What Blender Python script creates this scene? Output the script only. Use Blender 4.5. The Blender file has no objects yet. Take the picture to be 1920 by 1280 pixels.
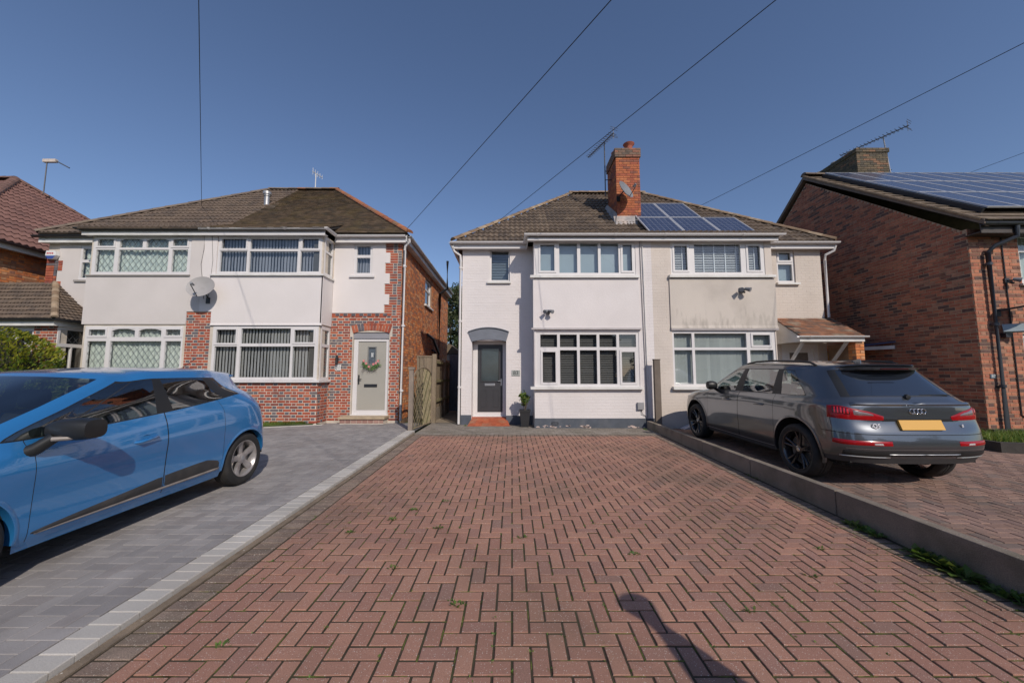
import bpy, bmesh, math, random
from mathutils import Vector, Matrix
random.seed(7)
R=math.radians
scene=bpy.context.scene
COL=scene.collection

# ------------------------------------------------------------------ camera
CAMH=1.54; PITCH=math.atan(62/700.0)
cam_data=bpy.data.cameras.new('camera'); cam=bpy.data.objects.new('camera',cam_data); COL.objects.link(cam)
cam.location=(0,0,CAMH); cam.rotation_euler=(math.pi/2+PITCH,0,0)
cam_data.sensor_width=36; cam_data.lens=36*700/1920.0; cam_data.clip_start=0.05; cam_data.clip_end=3000
scene.camera=cam
# ------------------------------------------------------------------ world, sun, exposure
SUN_EL=35.0
sun_h=Vector((0.46,-0.888,0)).normalized()
sun_dir=(sun_h*math.cos(R(SUN_EL))+Vector((0,0,math.sin(R(SUN_EL))))).normalized()
world=bpy.data.worlds.new('World'); scene.world=world; world.use_nodes=True
wn=world.node_tree.nodes; wl=world.node_tree.links
bg=wn['Background']; sky=wn.new('ShaderNodeTexSky'); sky.sky_type='NISHITA'; sky.sun_disc=False
sky.sun_elevation=R(SUN_EL); sky.sun_rotation=math.atan2(sun_h.x,sun_h.y)
sky.air_density=1.0; sky.dust_density=0.5; sky.ozone_density=4.0
tint=wn.new('ShaderNodeMix'); tint.data_type='RGBA'; tint.blend_type='MULTIPLY'; tint.inputs[0].default_value=1.0; tint.inputs[7].default_value=(1.02,0.955,0.985,1)
wl.new(sky.outputs[0],tint.inputs[6]); wl.new(tint.outputs[2],bg.inputs[0]); bg.inputs[1].default_value=0.108
sl=bpy.data.lights.new('sun','SUN'); sl.energy=3.15; sl.angle=R(0.53); sl.color=(1.0,0.90,0.79)
so=bpy.data.objects.new('sun',sl); COL.objects.link(so); so.rotation_euler=sun_dir.to_track_quat('Z','Y').to_euler(); so.location=(10,-20,30)
scene.view_settings.view_transform='Standard'; scene.view_settings.look='None'
scene.view_settings.exposure=0.06; scene.view_settings.gamma=1.0
scene.view_settings.use_curve_mapping=False

# ------------------------------------------------------------------ materials
MC={}
def srgb(h):
    h=h.lstrip('#'); v=[int(h[i:i+2],16)/255 for i in (0,2,4)]
    return tuple((c/12.92 if c<=0.04045 else ((c+0.055)/1.055)**2.4) for c in v)
def mat(name,col,rough=0.8,var=0.12,scale=6.0,bump=0.0,bscale=60.0,metal=0.0,coat=0.0,spec=0.5,dirt=None,dirt_amt=0.5,dirt_scale=1.2,fine=0.0,fscale=220.0,stretch=None,flake=0.0,speck=None):
    if name in MC: return MC[name]
    m=bpy.data.materials.new(name); m.use_nodes=True; MC[name]=m
    n=m.node_tree.nodes; l=m.node_tree.links; p=n['Principled BSDF']
    p.inputs['Roughness'].default_value=rough; p.inputs['Metallic'].default_value=metal
    p.inputs['Coat Weight'].default_value=coat; p.inputs['Coat IOR'].default_value=1.75 if coat>=1.0 and metal>0.1 else 1.5; p.inputs['Coat Roughness'].default_value=0.04
    p.inputs['Specular IOR Level'].default_value=spec
    g=n.new('ShaderNodeNewGeometry'); pos=g.outputs['Position']
    if stretch:
        mp=n.new('ShaderNodeMapping'); mp.inputs['Scale'].default_value=stretch; l.new(pos,mp.inputs['Vector']); pos=mp.outputs[0]
    base=None
    rgb=n.new('ShaderNodeRGB'); rgb.outputs[0].default_value=(*col,1); cur=rgb.outputs[0]
    def noise(sc,det=4.0,vec=None):
        t=n.new('ShaderNodeTexNoise'); t.inputs['Scale'].default_value=sc; t.inputs['Detail'].default_value=det; l.new(vec or pos,t.inputs['Vector']); return t.outputs['Fac']
    def mulvar(cur,fac,lo,hi,a=0.3,b=0.7):
        mr=n.new('ShaderNodeMapRange'); mr.inputs['From Min'].default_value=a; mr.inputs['From Max'].default_value=b
        mr.inputs['To Min'].default_value=lo; mr.inputs['To Max'].default_value=hi; l.new(fac,mr.inputs['Value'])
        mx=n.new('ShaderNodeMix'); mx.data_type='RGBA'; mx.blend_type='MULTIPLY'; mx.inputs[0].default_value=1.0
        l.new(cur,mx.inputs[6]); l.new(mr.outputs[0],mx.inputs[7]); return mx.outputs[2]
    if var>0: cur=mulvar(cur,noise(scale),1-var,1+var)
    if fine>0: cur=mulvar(cur,noise(fscale,2.0),1-fine,1+fine)
    if dirt is not None:
        mr=n.new('ShaderNodeMapRange'); mr.inputs['From Min'].default_value=0.48; mr.inputs['From Max'].default_value=0.72
        mr.inputs['To Min'].default_value=0.0; mr.inputs['To Max'].default_value=dirt_amt; l.new(noise(dirt_scale,7.0),mr.inputs['Value'])
        mx=n.new('ShaderNodeMix'); mx.data_type='RGBA'; l.new(mr.outputs[0],mx.inputs[0]); l.new(cur,mx.inputs[6]); mx.inputs[7].default_value=(*dirt,1); cur=mx.outputs[2]
    if speck is not None:
        vt=n.new('ShaderNodeTexVoronoi'); vt.inputs['Scale'].default_value=speck[1]; l.new(pos,vt.inputs['Vector'])
        sm=n.new('ShaderNodeSeparateColor'); l.new(vt.outputs['Color'],sm.inputs[0])
        c1=n.new('ShaderNodeMath'); c1.operation='GREATER_THAN'; c1.inputs[1].default_value=1-speck[2]; l.new(sm.outputs[0],c1.inputs[0])
        c2=n.new('ShaderNodeMath'); c2.operation='LESS_THAN'; c2.inputs[1].default_value=0.42; l.new(vt.outputs['Distance'],c2.inputs[0])
        c3=n.new('ShaderNodeMath'); c3.operation='MULTIPLY'; l.new(c1.outputs[0],c3.inputs[0]); l.new(c2.outputs[0],c3.inputs[1])
        c4=n.new('ShaderNodeMath'); c4.operation='MULTIPLY'; c4.inputs[1].default_value=0.75; l.new(c3.outputs[0],c4.inputs[0])
        mx=n.new('ShaderNodeMix'); mx.data_type='RGBA'; l.new(c4.outputs[0],mx.inputs[0]); l.new(cur,mx.inputs[6]); mx.inputs[7].default_value=(*speck[0],1); cur=mx.outputs[2]
    l.new(cur,p.inputs['Base Color'])
    if bump>0:
        b=n.new('ShaderNodeBump'); b.inputs['Strength'].default_value=bump; b.inputs['Distance'].default_value=0.01
        l.new(noise(bscale,5.0),b.inputs['Height']); l.new(b.outputs[0],p.inputs['Normal'])
    return m
def glass(name,tint=(0.75,0.8,0.8),refl=1.0,wave=0.06,base=0.085):
    if name in MC: return MC[name]
    m=bpy.data.materials.new(name); m.use_nodes=True; MC[name]=m
    n=m.node_tree.nodes; l=m.node_tree.links; n.remove(n['Principled BSDF']); out=n['Material Output']
    tr=n.new('ShaderNodeBsdfTransparent'); tr.inputs[0].default_value=(*tint,1)
    gl=n.new('ShaderNodeBsdfGlossy'); gl.inputs['Roughness'].default_value=0.015; gl.inputs[0].default_value=(refl,refl,refl,1)
    lw=n.new('ShaderNodeLayerWeight'); lw.inputs[0].default_value=0.5
    pw=n.new('ShaderNodeMath'); pw.operation='POWER'; pw.inputs[1].default_value=4.0; l.new(lw.outputs['Facing'],pw.inputs[0])
    fr=n.new('ShaderNodeMath'); fr.operation='MULTIPLY_ADD'; fr.inputs[1].default_value=0.85; fr.inputs[2].default_value=base; l.new(pw.outputs[0],fr.inputs[0])
    if wave>0:
        t=n.new('ShaderNodeTexNoise'); t.inputs['Scale'].default_value=1.6; g=n.new('ShaderNodeNewGeometry'); l.new(g.outputs['Position'],t.inputs['Vector'])
        b=n.new('ShaderNodeBump'); b.inputs['Strength'].default_value=wave; b.inputs['Distance'].default_value=0.05; l.new(t.outputs[0],b.inputs['Height'])
        l.new(b.outputs[0],gl.inputs['Normal'])
    mx=n.new('ShaderNodeMixShader'); l.new(fr.outputs[0],mx.inputs[0]); l.new(tr.outputs[0],mx.inputs[1]); l.new(gl.outputs[0],mx.inputs[2]); l.new(mx.outputs[0],out.inputs[0])
    return m

# ------------------------------------------------------------------ object helpers
WL={}   # world location of parents (translation only)
def wloc(o): return WL.get(o.name,Vector((0,0,0))) if o is not None else Vector((0,0,0))
def link(o,parent=None):
    COL.objects.link(o)
    if parent is not None: o.parent=parent
    return o
def thing(name,label,cat,loc=(0,0,0),group=None,rot=None):
    o=bpy.data.objects.new(name,None); COL.objects.link(o); o.location=loc; o.empty_display_size=0.1
    if rot: o.rotation_euler=rot
    WL[o.name]=Vector(loc); o['label']=label; o['category']=cat
    if group: o['group']=group
    return o
def tag(o,label=None,cat=None,group=None,kind=None):
    if label: o['label']=label
    if cat: o['category']=cat
    if group: o['group']=group
    if kind: o['kind']=kind
    return o
class Fr:
    """local frame: u along the wall, d outwards, z up"""
    def __init__(s,O,u,n): s.O=Vector(O); s.u=Vector(u).normalized(); s.n=Vector(n).normalized(); s.w=Vector((0,0,1)) if abs(s.n.z)<1e-6 else s.n.cross(s.u)
    def __call__(s,u,d,z): return s.O+s.u*u+s.n*d+s.w*z
    def mat(s,u,d,z):
        p=s(u,d,z); return Matrix(((s.u.x,s.n.x,s.w.x,p.x),(s.u.y,s.n.y,s.w.y,p.y),(s.u.z,s.n.z,s.w.z,p.z),(0,0,0,1)))
def front(Y): return Fr((0,Y,0),(1,0,0),(0,-1,0))
IDF=None
class MB:
    def __init__(s,fr=None): s.v=[]; s.f=[]; s.m=[]; s.fr=fr
    def P(s,p): return tuple(s.fr(*p)) if s.fr else tuple(p)
    def add(s,vs,fs,mi=0):
        o=len(s.v); s.v+= [s.P(p) for p in vs]; s.f+=[tuple(o+i for i in f) for f in fs]; s.m+=[mi]*len(fs); return s
    def box(s,a0,a1,b0,b1,c0,c1,mi=0):
        vs=[(a0,b0,c0),(a1,b0,c0),(a1,b1,c0),(a0,b1,c0),(a0,b0,c1),(a1,b0,c1),(a1,b1,c1),(a0,b1,c1)]
        return s.add(vs,[(0,3,2,1),(4,5,6,7),(0,1,5,4),(1,2,6,5),(2,3,7,6),(3,0,4,7)],mi)
    def quad(s,a,b,c,d,mi=0): return s.add([a,b,c,d],[(0,1,2,3)],mi)
    def poly(s,pts,mi=0): return s.add(pts,[tuple(range(len(pts)))],mi)
    def prism(s,pts,vec,mi=0):
        k=len(pts); q=[tuple(Vector(p)+Vector(vec)) for p in pts]
        fs=[tuple(range(k))[::-1],tuple(range(k,2*k))]+[(i,(i+1)%k,k+(i+1)%k,k+i) for i in range(k)]
        return s.add(list(pts)+q,fs,mi)
    def tube(s,pts,r,seg=8,mi=0,cap=True,r1=None):
        pts=[Vector(s.P(p)) for p in pts]; fr=s.fr; s.fr=None; n=len(pts); vs=[]
        up=Vector((0,0,1))
        for i,p in enumerate(pts):
            t=(pts[min(i+1,n-1)]-pts[max(i-1,0)]).normalized()
            a=t.cross(up)
            if a.length<1e-3: a=t.cross(Vector((1,0,0)))
            a.normalize(); b=t.cross(a)
            rr=r if r1 is None else r+(r1-r)*i/(n-1)
            for k in range(seg):
                an=2*math.pi*k/seg; vs.append(tuple(p+a*math.cos(an)*rr+b*math.sin(an)*rr))
        fs=[(i*seg+k,i*seg+(k+1)%seg,(i+1)*seg+(k+1)%seg,(i+1)*seg+k) for i in range(n-1) for k in range(seg)]
        if cap: fs+=[tuple(range(seg))[::-1],tuple(range((n-1)*seg,n*seg))]
        s.add(vs,fs,mi); s.fr=fr; return s
    def lathe(s,prof,c,seg=16,axis='z',mi=0):
        vs=[];n=len(prof)
        for r,h in prof:
            for k in range(seg):
                a=2*math.pi*k/seg; x,y=r*math.cos(a),r*math.sin(a)
                if axis=='z': p=(c[0]+x,c[1]+y,c[2]+h)
                elif axis=='y': p=(c[0]+x,c[1]+h,c[2]+y)
                else: p=(c[0]+h,c[1]+x,c[2]+y)
                vs.append(p)
        fs=[(i*seg+k,i*seg+(k+1)%seg,(i+1)*seg+(k+1)%seg,(i+1)*seg+k) for i in range(n-1) for k in range(seg)]
        return s.add(vs,fs,mi)
    def panel(s,outer,holes,d0,d1,mi=0,hm=None):
        """flat slab (u0,u1,z0,z1) with rectangular holes, between depth d0 and d1"""
        u0,u1,z0,z1=outer
        us=sorted(set([u0,u1]+[min(max(h[i],u0),u1) for h in holes for i in (0,1)])); zs=sorted(set([z0,z1]+[min(max(h[i],z0),z1) for h in holes for i in (2,3)]))
        nu,nz=len(us)-1,len(zs)-1
        def solid(i,j):
            if i<0 or j<0 or i>=nu or j>=nz: return False
            cu,cz=(us[i]+us[i+1])/2,(zs[j]+zs[j+1])/2
            return not any(h[0]<cu<h[1] and h[2]<cz<h[3] for h in holes)
        for j in range(nz):
            i=0
            while i<nu:
                if solid(i,j):
                    k=i
                    while k+1<nu and solid(k+1,j): k+=1
                    a,b=us[i],us[k+1]
                    s.quad((a,d1,zs[j]),(b,d1,zs[j]),(b,d1,zs[j+1]),(a,d1,zs[j+1]),mi)
                    i=k+1
                else: i+=1
        for i in range(nu):
            for j in range(nz):
                if not solid(i,j): continue
                a,b,c,e=us[i],us[i+1],zs[j],zs[j+1]
                if not solid(i-1,j): s.quad((a,d0,c),(a,d1,c),(a,d1,e),(a,d0,e),mi)
                if not solid(i+1,j): s.quad((b,d1,c),(b,d0,c),(b,d0,e),(b,d1,e),mi)
                if not solid(i,j-1): s.quad((a,d0,c),(b,d0,c),(b,d1,c),(a,d1,c),mi)
                if not solid(i,j+1): s.quad((a,d1,e),(b,d1,e),(b,d0,e),(a,d0,e),mi)
        return s
    def build(s,name,mats,parent=None,smooth=False,local=False,bevel=0.0,keep=False):
        me=bpy.data.meshes.new(name); off=Vector((0,0,0)) if local else wloc(parent)
        me.from_pydata([(p[0]-off.x,p[1]-off.y,p[2]-off.z) for p in s.v],[],s.f)
        if not isinstance(mats,(list,tuple)): mats=[mats]
        for m in mats: me.materials.append(m)
        me.polygons.foreach_set('material_index',s.m)
        bm=bmesh.new(); bm.from_mesh(me); 
        if bevel>0 or smooth: bmesh.ops.remove_doubles(bm,verts=bm.verts,dist=1e-5)
        if not keep: bmesh.ops.recalc_face_normals(bm,faces=bm.faces)
        if bevel>0: bmesh.ops.bevel(bm,geom=[e for e in bm.edges if e.is_manifold and e.calc_face_angle(0)>0.6],offset=bevel,segments=2,affect='EDGES',profile=0.6)
        bm.to_mesh(me); bm.free()
        if smooth:
            for p in me.polygons: p.use_smooth=True
            me.set_sharp_from_angle(angle=R(smooth if smooth>1 else 40))
        me.update()
        o=bpy.data.objects.new(name,me); link(o,parent); WL[o.name]=Vector(off) if not local else Vector((0,0,0))
        return o
def struct(o): o['kind']='structure'; return o

# ------------------------------------------------------------------ repeated small pieces
PM={}
def block_shape(w,l,h,ch=0.0):
    """block centred in x,y, top at z=0 in its own frame (x,y footprint, z up)"""
    a,b=w/2,l/2
    if ch<=0:
        return [(-a,-b,-h),(a,-b,-h),(a,b,-h),(-a,b,-h),(-a,-b,0),(a,-b,0),(a,b,0),(-a,b,0)],[(4,5,6,7),(0,1,5,4),(1,2,6,5),(2,3,7,6),(3,0,4,7)]
    c,d=a-ch,b-ch
    v=[(-a,-b,-h),(a,-b,-h),(a,b,-h),(-a,b,-h),(-a,-b,-ch),(a,-b,-ch),(a,b,-ch),(-a,b,-ch),(-c,-d,0),(c,-d,0),(c,d,0),(-c,d,0)]
    return v,[(8,9,10,11),(4,5,9,8),(5,6,10,9),(6,7,11,10),(7,4,8,11),(0,1,5,4),(1,2,6,5),(2,3,7,6),(3,0,4,7)]
def wave_shape(w,l,h,n=9):
    """interlocking double roll tile: x across, y up the slope, z out"""
    v=[];f=[]
    for i in range(n):
        t=i/(n-1); x=-w/2+w*t; z=h*(0.5-0.5*math.cos(4*math.pi*t))
        v+=[(x,-l/2,z+0.022),(x,l/2,z-0.012),(x,-l/2,-0.02)]
    for i in range(n-1):
        a=3*i; f+=[(a,a+3,a+4,a+1),(a+2,a+5,a+3,a)]
    return v,f
def pieces(name,parent,items,variants,limit=300,smooth=False,minpx=2.5):
    """items: (shape_key, shape_fn, world Matrix, variant index, size). biggest in view become objects, the rest one stuff mesh"""
    vis=[];rest=[]
    cp,sp=math.cos(PITCH),math.sin(PITCH)
    items=[(a,b,c,vi%len(variants),e) for a,b,c,vi,e in items]
    for it in items:
        M=it[2]; p=M.translation; n=M.to_3x3()@Vector((0,0,1)); d=p.y*cp+(p.z-CAMH)*sp
        score=-1
        if d>0.3:
            x=700*p.x/d; y=700*((p.z-CAMH)*cp-p.y*sp)/d
            vd=(Vector((0,0,CAMH))-p); L=vd.length; c=max(n.dot(vd)/L,0)
            if abs(x)<975 and abs(y)<655 and c>0.02: score=it[4]*c/(L*L)
        (vis if score>0 else rest).append((score,it))
    vis.sort(key=lambda t:-t[0]); rest=[t for t in rest]+vis[limit:]; vis=vis[:limit]
    off=wloc(parent)
    for sc,(key,fn,M,vi,_) in vis:
        k=(key,vi,variants[vi].name,smooth)
        if k not in PM:
            v,f=fn(); me=bpy.data.meshes.new(name); me.from_pydata(v,[],f); me.materials.append(variants[vi])
            if smooth:
                for q in me.polygons: q.use_smooth=True
                me.set_sharp_from_angle(angle=R(50))
            PM[k]=me
        o=bpy.data.objects.new(name,PM[k]); COL.objects.link(o); o.parent=parent
        o.matrix_local=Matrix.Translation(-off)@M
    if rest:
        V=[];F=[];MI=[]; cache={}
        for sc,(key,fn,M,vi,_) in rest:
            if key not in cache: cache[key]=fn()
            v,f=cache[key]; o=len(V); V+=[tuple(M@Vector(p)-off) for p in v]; F+=[tuple(o+i for i in q) for q in f]; MI+=[vi]*len(f)
        me=bpy.data.meshes.new(name+'s'); me.from_pydata(V,[],F)
        for m in variants: me.materials.append(m)
        me.polygons.foreach_set('material_index',MI)
        if smooth:
            for q in me.polygons: q.use_smooth=True
            me.set_sharp_from_angle(angle=R(50))
        o=bpy.data.objects.new(name+'s',me); link(o,parent); o['kind']='stuff'
def pick(w):
    r=random.random()*sum(w)
    for i,x in enumerate(w):
        r-=x
        if r<=0: return i
    return len(w)-1
def brick_items(fr,rects,holes,bond='flemish',weights=None,hweights=None,z0=0.0,course=0.075,proud=0.004,zlim=None,bl=0.215,poly=None,jit=0.0015,J=0.010):
    """bricks on frame fr within rects (u0,u1,z0,z1) minus holes. returns items"""
    out=[]; bl=bl+0.010-J
    hdr=0.1125-J
    rows=sorted(set(int(math.floor((r[2]-z0)/course+1e-6))+k for r in rects for k in range(int(math.ceil((r[3]-r[2])/course))+1)))
    for k in rows:
        za=z0+k*course; zb=za+course-J
        for (u0,u1,r0,r1) in rects:
            if za<r0-0.03 or zb>r1+0.03: continue
            # cells
            pos=u0-(0 if k%2==0 else (bl+J)/2 if bond=='stretcher' else (bl+J)*0.5+ (hdr+J)*0.5 -0.0)
            t=0 if k%2==0 else 0
            while pos<u1:
                if bond=='flemish': L=bl if t%2==0 else hdr
                else: L=bl
                ishdr=(bond=='flemish' and t%2==1)
                if bond=='stretcher' and hweights is not None and random.random()<0.0: ishdr=True
                a,b=max(pos,u0),min(pos+L,u1)
                zm=(za+zb)/2
                segs=[(a,b)]
                for h in holes:
                    if h[2]-0.02<zm<h[3]+0.02:
                        ns=[]
                        for (p,q) in segs:
                            if q<=h[0] or p>=h[1]: ns.append((p,q)); continue
                            if p<h[0]: ns.append((p,h[0]-0.004))
                            if q>h[1]: ns.append((h[1]+0.004,q))
                        segs=ns
                if poly is not None:
                    lo,hi=poly(zb); segs=[(max(p,lo),min(q,hi)) for p,q in segs]
                for (p,q) in segs:
                    if q-p<0.025: continue
                    w=round(q-p,3); vi=pick(hweights if ishdr and hweights else weights)
                    d=proud+random.uniform(-jit,jit)
                    M=fr.mat((p+q)/2,d,(za+zb)/2)
                    # local: x=u, y=w(z), z=n
                    M=M@Matrix(((1,0,0,0),(0,0,1,0),(0,1,0,0),(0,0,0,1)))
                    hh=round(zb-za,3)
                    out.append((('brk',w,hh),(lambda w=w,hh=hh:block_shape(w,hh,0.012,0.002)),M,vi,w*hh))
                pos+=L+J; t+=1
    return out
def text_obj(txt,size,fr,u,d,z,m,parent,name='numeral',align='CENTER',ext=0.002):
    cu=bpy.data.curves.new(name,'FONT'); cu.body=txt; cu.size=size; cu.extrude=ext; cu.align_x=align; cu.align_y='CENTER'
    t=bpy.data.objects.new('tmp',cu); COL.objects.link(t)
    dg=bpy.context.evaluated_depsgraph_get(); me=bpy.data.meshes.new_from_object(t.evaluated_get(dg)); bpy.data.objects.remove(t)
    me.materials.clear(); me.materials.append(m)
    o=bpy.data.objects.new(name,me); COL.objects.link(o); o.parent=parent
    M=fr.mat(u,d,z)@Matrix(((1,0,0,0),(0,0,1,0),(0,1,0,0),(0,0,0,1)))
    # need +x along u, +y up, +z outwards
    o.matrix_local=Matrix.Translation(-wloc(parent))@M
    return o
# ================================================================== GROUND
S=0.0229; YF=8.74; ZF=S*YF
def gz(y): return S*y if y<YF else ZF
soil=mat('soil_joint',(0.048,0.036,0.022),0.95,0.4,9,0.5,80,dirt=(0.06,0.068,0.02),dirt_amt=0.8,dirt_scale=5)
grass_m=mat('lawn_soil',(0.06,0.09,0.025),0.95,0.3,3,0.4,60)
conc=mat('concrete_path',(0.23,0.205,0.175),0.9,0.16,2.2,0.5,90,dirt=(0.13,0.115,0.085),dirt_amt=0.7,dirt_scale=1.6,fine=0.2,fscale=150)
asph=mat('road_asphalt',(0.05,0.05,0.052),0.9,0.15,5,0.4,150)
walltop=mat('wall_concrete',(0.235,0.195,0.155),0.9,0.2,2.2,0.5,110,dirt=(0.095,0.085,0.055),dirt_amt=0.8,dirt_scale=2.6,fine=0.24,speck=((0.34,0.31,0.26),60,0.06))
def sheet(name,m,x0,x1,y0,y1,off,kind='structure'):
    ys=sorted(set([y for y in (y0,YF,y1) if y0<=y<=y1])); mb=MB()
    for a,b in zip(ys[:-1],ys[1:]): mb.quad((x0,a,gz(a)+off),(x1,a,gz(a)+off),(x1,b,gz(b)+off),(x0,b,gz(b)+off))
    o=mb.build(name,m); o['kind']=kind; return o
g=MB()
for (a,b,za,zb) in ((-900,-3.2,-0.12,-0.12),(-3.2,YF,-0.12,ZF-0.06),(YF,900,ZF-0.06,ZF-0.06)):
    g.quad((-900,a,za),(900,a,za),(900,b,zb),(-900,b,zb))
struct(g.build('ground',grass_m))
rd=MB(); rd.quad((-200,-13,-0.10),(200,-13,-0.10),(200,-5.6,-0.10),(-200,-5.6,-0.10)); struct(rd.build('road',asph))
pv=MB(); pv.box(-200,200,-5.6,-3.2,-0.2,0.0); struct(pv.build('pavement',conc))

# ---- block paving
def hues(prefix,cols,**k): return [mat('%s_%d'%(prefix,i),c,**k) for i,c in enumerate(cols)]
red_v=hues('red_block',[(0.35,0.182,0.130),(0.365,0.192,0.136),(0.325,0.168,0.122),(0.31,0.168,0.128),(0.375,0.202,0.142),(0.27,0.158,0.122)],rough=0.88,var=0.10,scale=1.3,bump=0.45,bscale=240,fine=0.34,fscale=330,dirt=(0.155,0.105,0.075),dirt_amt=0.85,dirt_scale=0.6,speck=((0.62,0.55,0.50),170,0.07))
dark_v=hues('mossy_block',[(0.215,0.155,0.12),(0.24,0.18,0.14),(0.19,0.14,0.112)],rough=0.92,var=0.18,scale=9,bump=0.6,bscale=200,fine=0.35,fscale=200,speck=((0.55,0.50,0.43),150,0.09),dirt=(0.11,0.095,0.065),dirt_amt=0.5,dirt_scale=6)
grey_v=hues('grey_block',[(0.275,0.26,0.253),(0.30,0.284,0.275),(0.25,0.238,0.234),(0.315,0.296,0.284),(0.265,0.246,0.238)],rough=0.82,var=0.13,scale=3.5,bump=0.3,bscale=200,fine=0.14,fscale=300,dirt=(0.16,0.14,0.13),dirt_amt=0.5,dirt_scale=1.1)
pale_v=hues('pale_kerb',[(0.45,0.43,0.395),(0.50,0.475,0.435),(0.42,0.395,0.36)],rough=0.85,var=0.08,scale=4,bump=0.3,bscale=160,fine=0.10,dirt=(0.26,0.24,0.20),dirt_amt=0.45,dirt_scale=2)
brown_v=hues('brown_block',[(0.25,0.155,0.12),(0.28,0.18,0.14),(0.225,0.145,0.12),(0.30,0.19,0.15),(0.20,0.145,0.122)],rough=0.9,var=0.14,scale=1.6,bump=0.5,bscale=220,fine=0.24,fscale=240,dirt=(0.09,0.08,0.06),dirt_amt=0.6,dirt_scale=0.9)
def lay(x,y,off,jz=0.0025,tilt=0.005):
    s=S if y<YF else 0.0
    M=Matrix.Translation((x,y,gz(y)+off+random.uniform(-jz,jz)))@Matrix.Rotation(math.atan(s)+random.uniform(-tilt,tilt),4,'X')@Matrix.Rotation(random.uniform(-tilt,tilt),4,'Y')@Matrix.Rotation(random.uniform(-0.006,0.006),4,'Z')
    return M
def herring(x0,x1,y0,y1,off,joint,ch,weights,ox=0.0,oy=0.0,u=0.1,region=None,th=0.05,jz=0.0025):
    out=[]
    nx=int((x1-x0)/u)+4; ny=int((y1-y0)/u)+4
    for j in range(-2,ny):
        for i in range(-2,nx):
            c=(i-j)%4
            if c==0: a,b,p,q=i,i+2,j,j+1
            elif c==3: a,b,p,q=i,i+1,j,j+2
            else: continue
            X0,X1,Y0,Y1=x0+ox+a*u,x0+ox+b*u,y0+oy+p*u,y0+oy+q*u
            X0,X1,Y0,Y1=max(X0,x0),min(X1,x1),max(Y0,y0),min(Y1,y1)
            if X1-X0<0.03 or Y1-Y0<0.03: continue
            cx,cy=(X0+X1)/2,(Y0+Y1)/2
            if region and not region(cx,cy): continue
            w,l=round(X1-X0-joint,3),round(Y1-Y0-joint,3)
            out.append((('blk',w,l,ch,th),(lambda w=w,l=l:block_shape(w,l,th,ch)),lay(cx,cy,off,jz),pick(weights(cx,cy) if callable(weights) else weights),w*l))
    return out
def course(x0,x1,y0,y1,along,step,off,joint,ch,weights,th=0.06,jz=0.002):
    out=[]
    if along=='y':
        y=y0
        while y<y1-0.02:
            l=min(step,y1-y); w=round(x1-x0-joint,3); ll=round(l-joint,3)
            out.append((('blk',w,ll,ch,th),(lambda w=w,ll=ll:block_shape(w,ll,th,ch)),lay((x0+x1)/2,y+l/2,off,jz),pick(weights),w*ll)); y+=step
    else:
        x=x0
        while x<x1-0.02:
            l=min(step,x1-x); w=round(l-joint,3); ll=round(y1-y0-joint,3)
            out.append((('blk',w,ll,ch,th),(lambda w=w,ll=ll:block_shape(w,ll,th,ch)),lay(x+l/2,(y0+y1)/2,off,jz),pick(weights),w*ll)); x+=step
    return out
Y0=0.6
# middle driveway of red blocks
drv=sheet('driveway',soil,-2.23,3.42,-3.2,8.38,-0.0055)
def redw(x,y):
    e=0.0
    if x<-1.7 or x>2.6: e=0.8
    d=math.hypot((x-0.3)/1.3,(y-6.0)/2.0); e+=1.2*max(0,1-d)
    if x>1.2 and y<4: e+=1.0
    return [3,3,3+e,1.5+1.8*e,2,0.15+0.6*e,0,0,0]
pieces('paving_block',drv,herring(-2.0,3.14,Y0,8.36,0.0,0.0135,0.0028,redw,jz=0.0032),red_v+dark_v)
it=course(-2.205,-2.008,Y0,8.36,'y',0.1,0.0,0.011,0.004,[1,1,1])
it+=course(3.148,3.345,Y0,8.36,'y',0.1,-0.003,0.011,0.006,[1,1,1])
it+=course(-2.2,3.34,8.37,8.56,'x',0.1,-0.002,0.009,0.005,[1,1,1])
pieces('border_block',drv,it,dark_v,limit=180)
stp=MB()
for a,b in ((-3.2,YF),): 
    stp.add([(-2.272,a,gz(a)+0.004),(-2.214,a,gz(a)+0.004),(-2.214,b,gz(b)+0.004),(-2.272,b,gz(b)+0.004),(-2.272,a,gz(a)-0.1),(-2.214,a,gz(a)-0.1),(-2.214,b,gz(b)-0.1),(-2.272,b,gz(b)-0.1)],[(0,1,2,3),(0,4,5,1),(1,5,6,2),(2,6,7,3),(3,7,4,0)])
o=stp.build('edging_strip',mat('edging_strip',(0.20,0.155,0.11),0.9,0.25,8,0.5,90,fine=0.2),drv)
# left grey driveway
LO=0.03
ldr=sheet('grey_driveway',mat('grey_joint',(0.10,0.098,0.098),0.95,0.2,6),-9.6,-2.28,-3.2,10.40,LO-0.012)
def lreg(x,y): return (y<10.3) and not (y>8.05+(-(x+5.2))*0.0 and x<-5.62 - (y-8.0)*0.0 and y>7.9)
def lreg(x,y):
    # the lawn bites in at the far left corner behind the car
    return not (y>lawn_edge(x) and x<-4.95)
def lawn_edge(x): return 9.95-(-4.95-x)*0.42
pieces('paving_block',ldr,herring(-9.5,-2.49,Y0,10.3,LO,0.004,0.003,[3,3,3,1.5,2],region=lreg,jz=0.0012),grey_v)
pieces('kerb_block',ldr,course(-2.478,-2.278,Y0-1.0,8.9,'y',0.113,LO+0.008,0.004,0.005,[2,2,1],th=0.12,jz=0.001)+course(-5.0,-3.2,10.2,10.3,'x',0.2,LO+0.006,0.004,0.004,[1,1,1]),pale_v,limit=120)
ke=MB(); n=12
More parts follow.
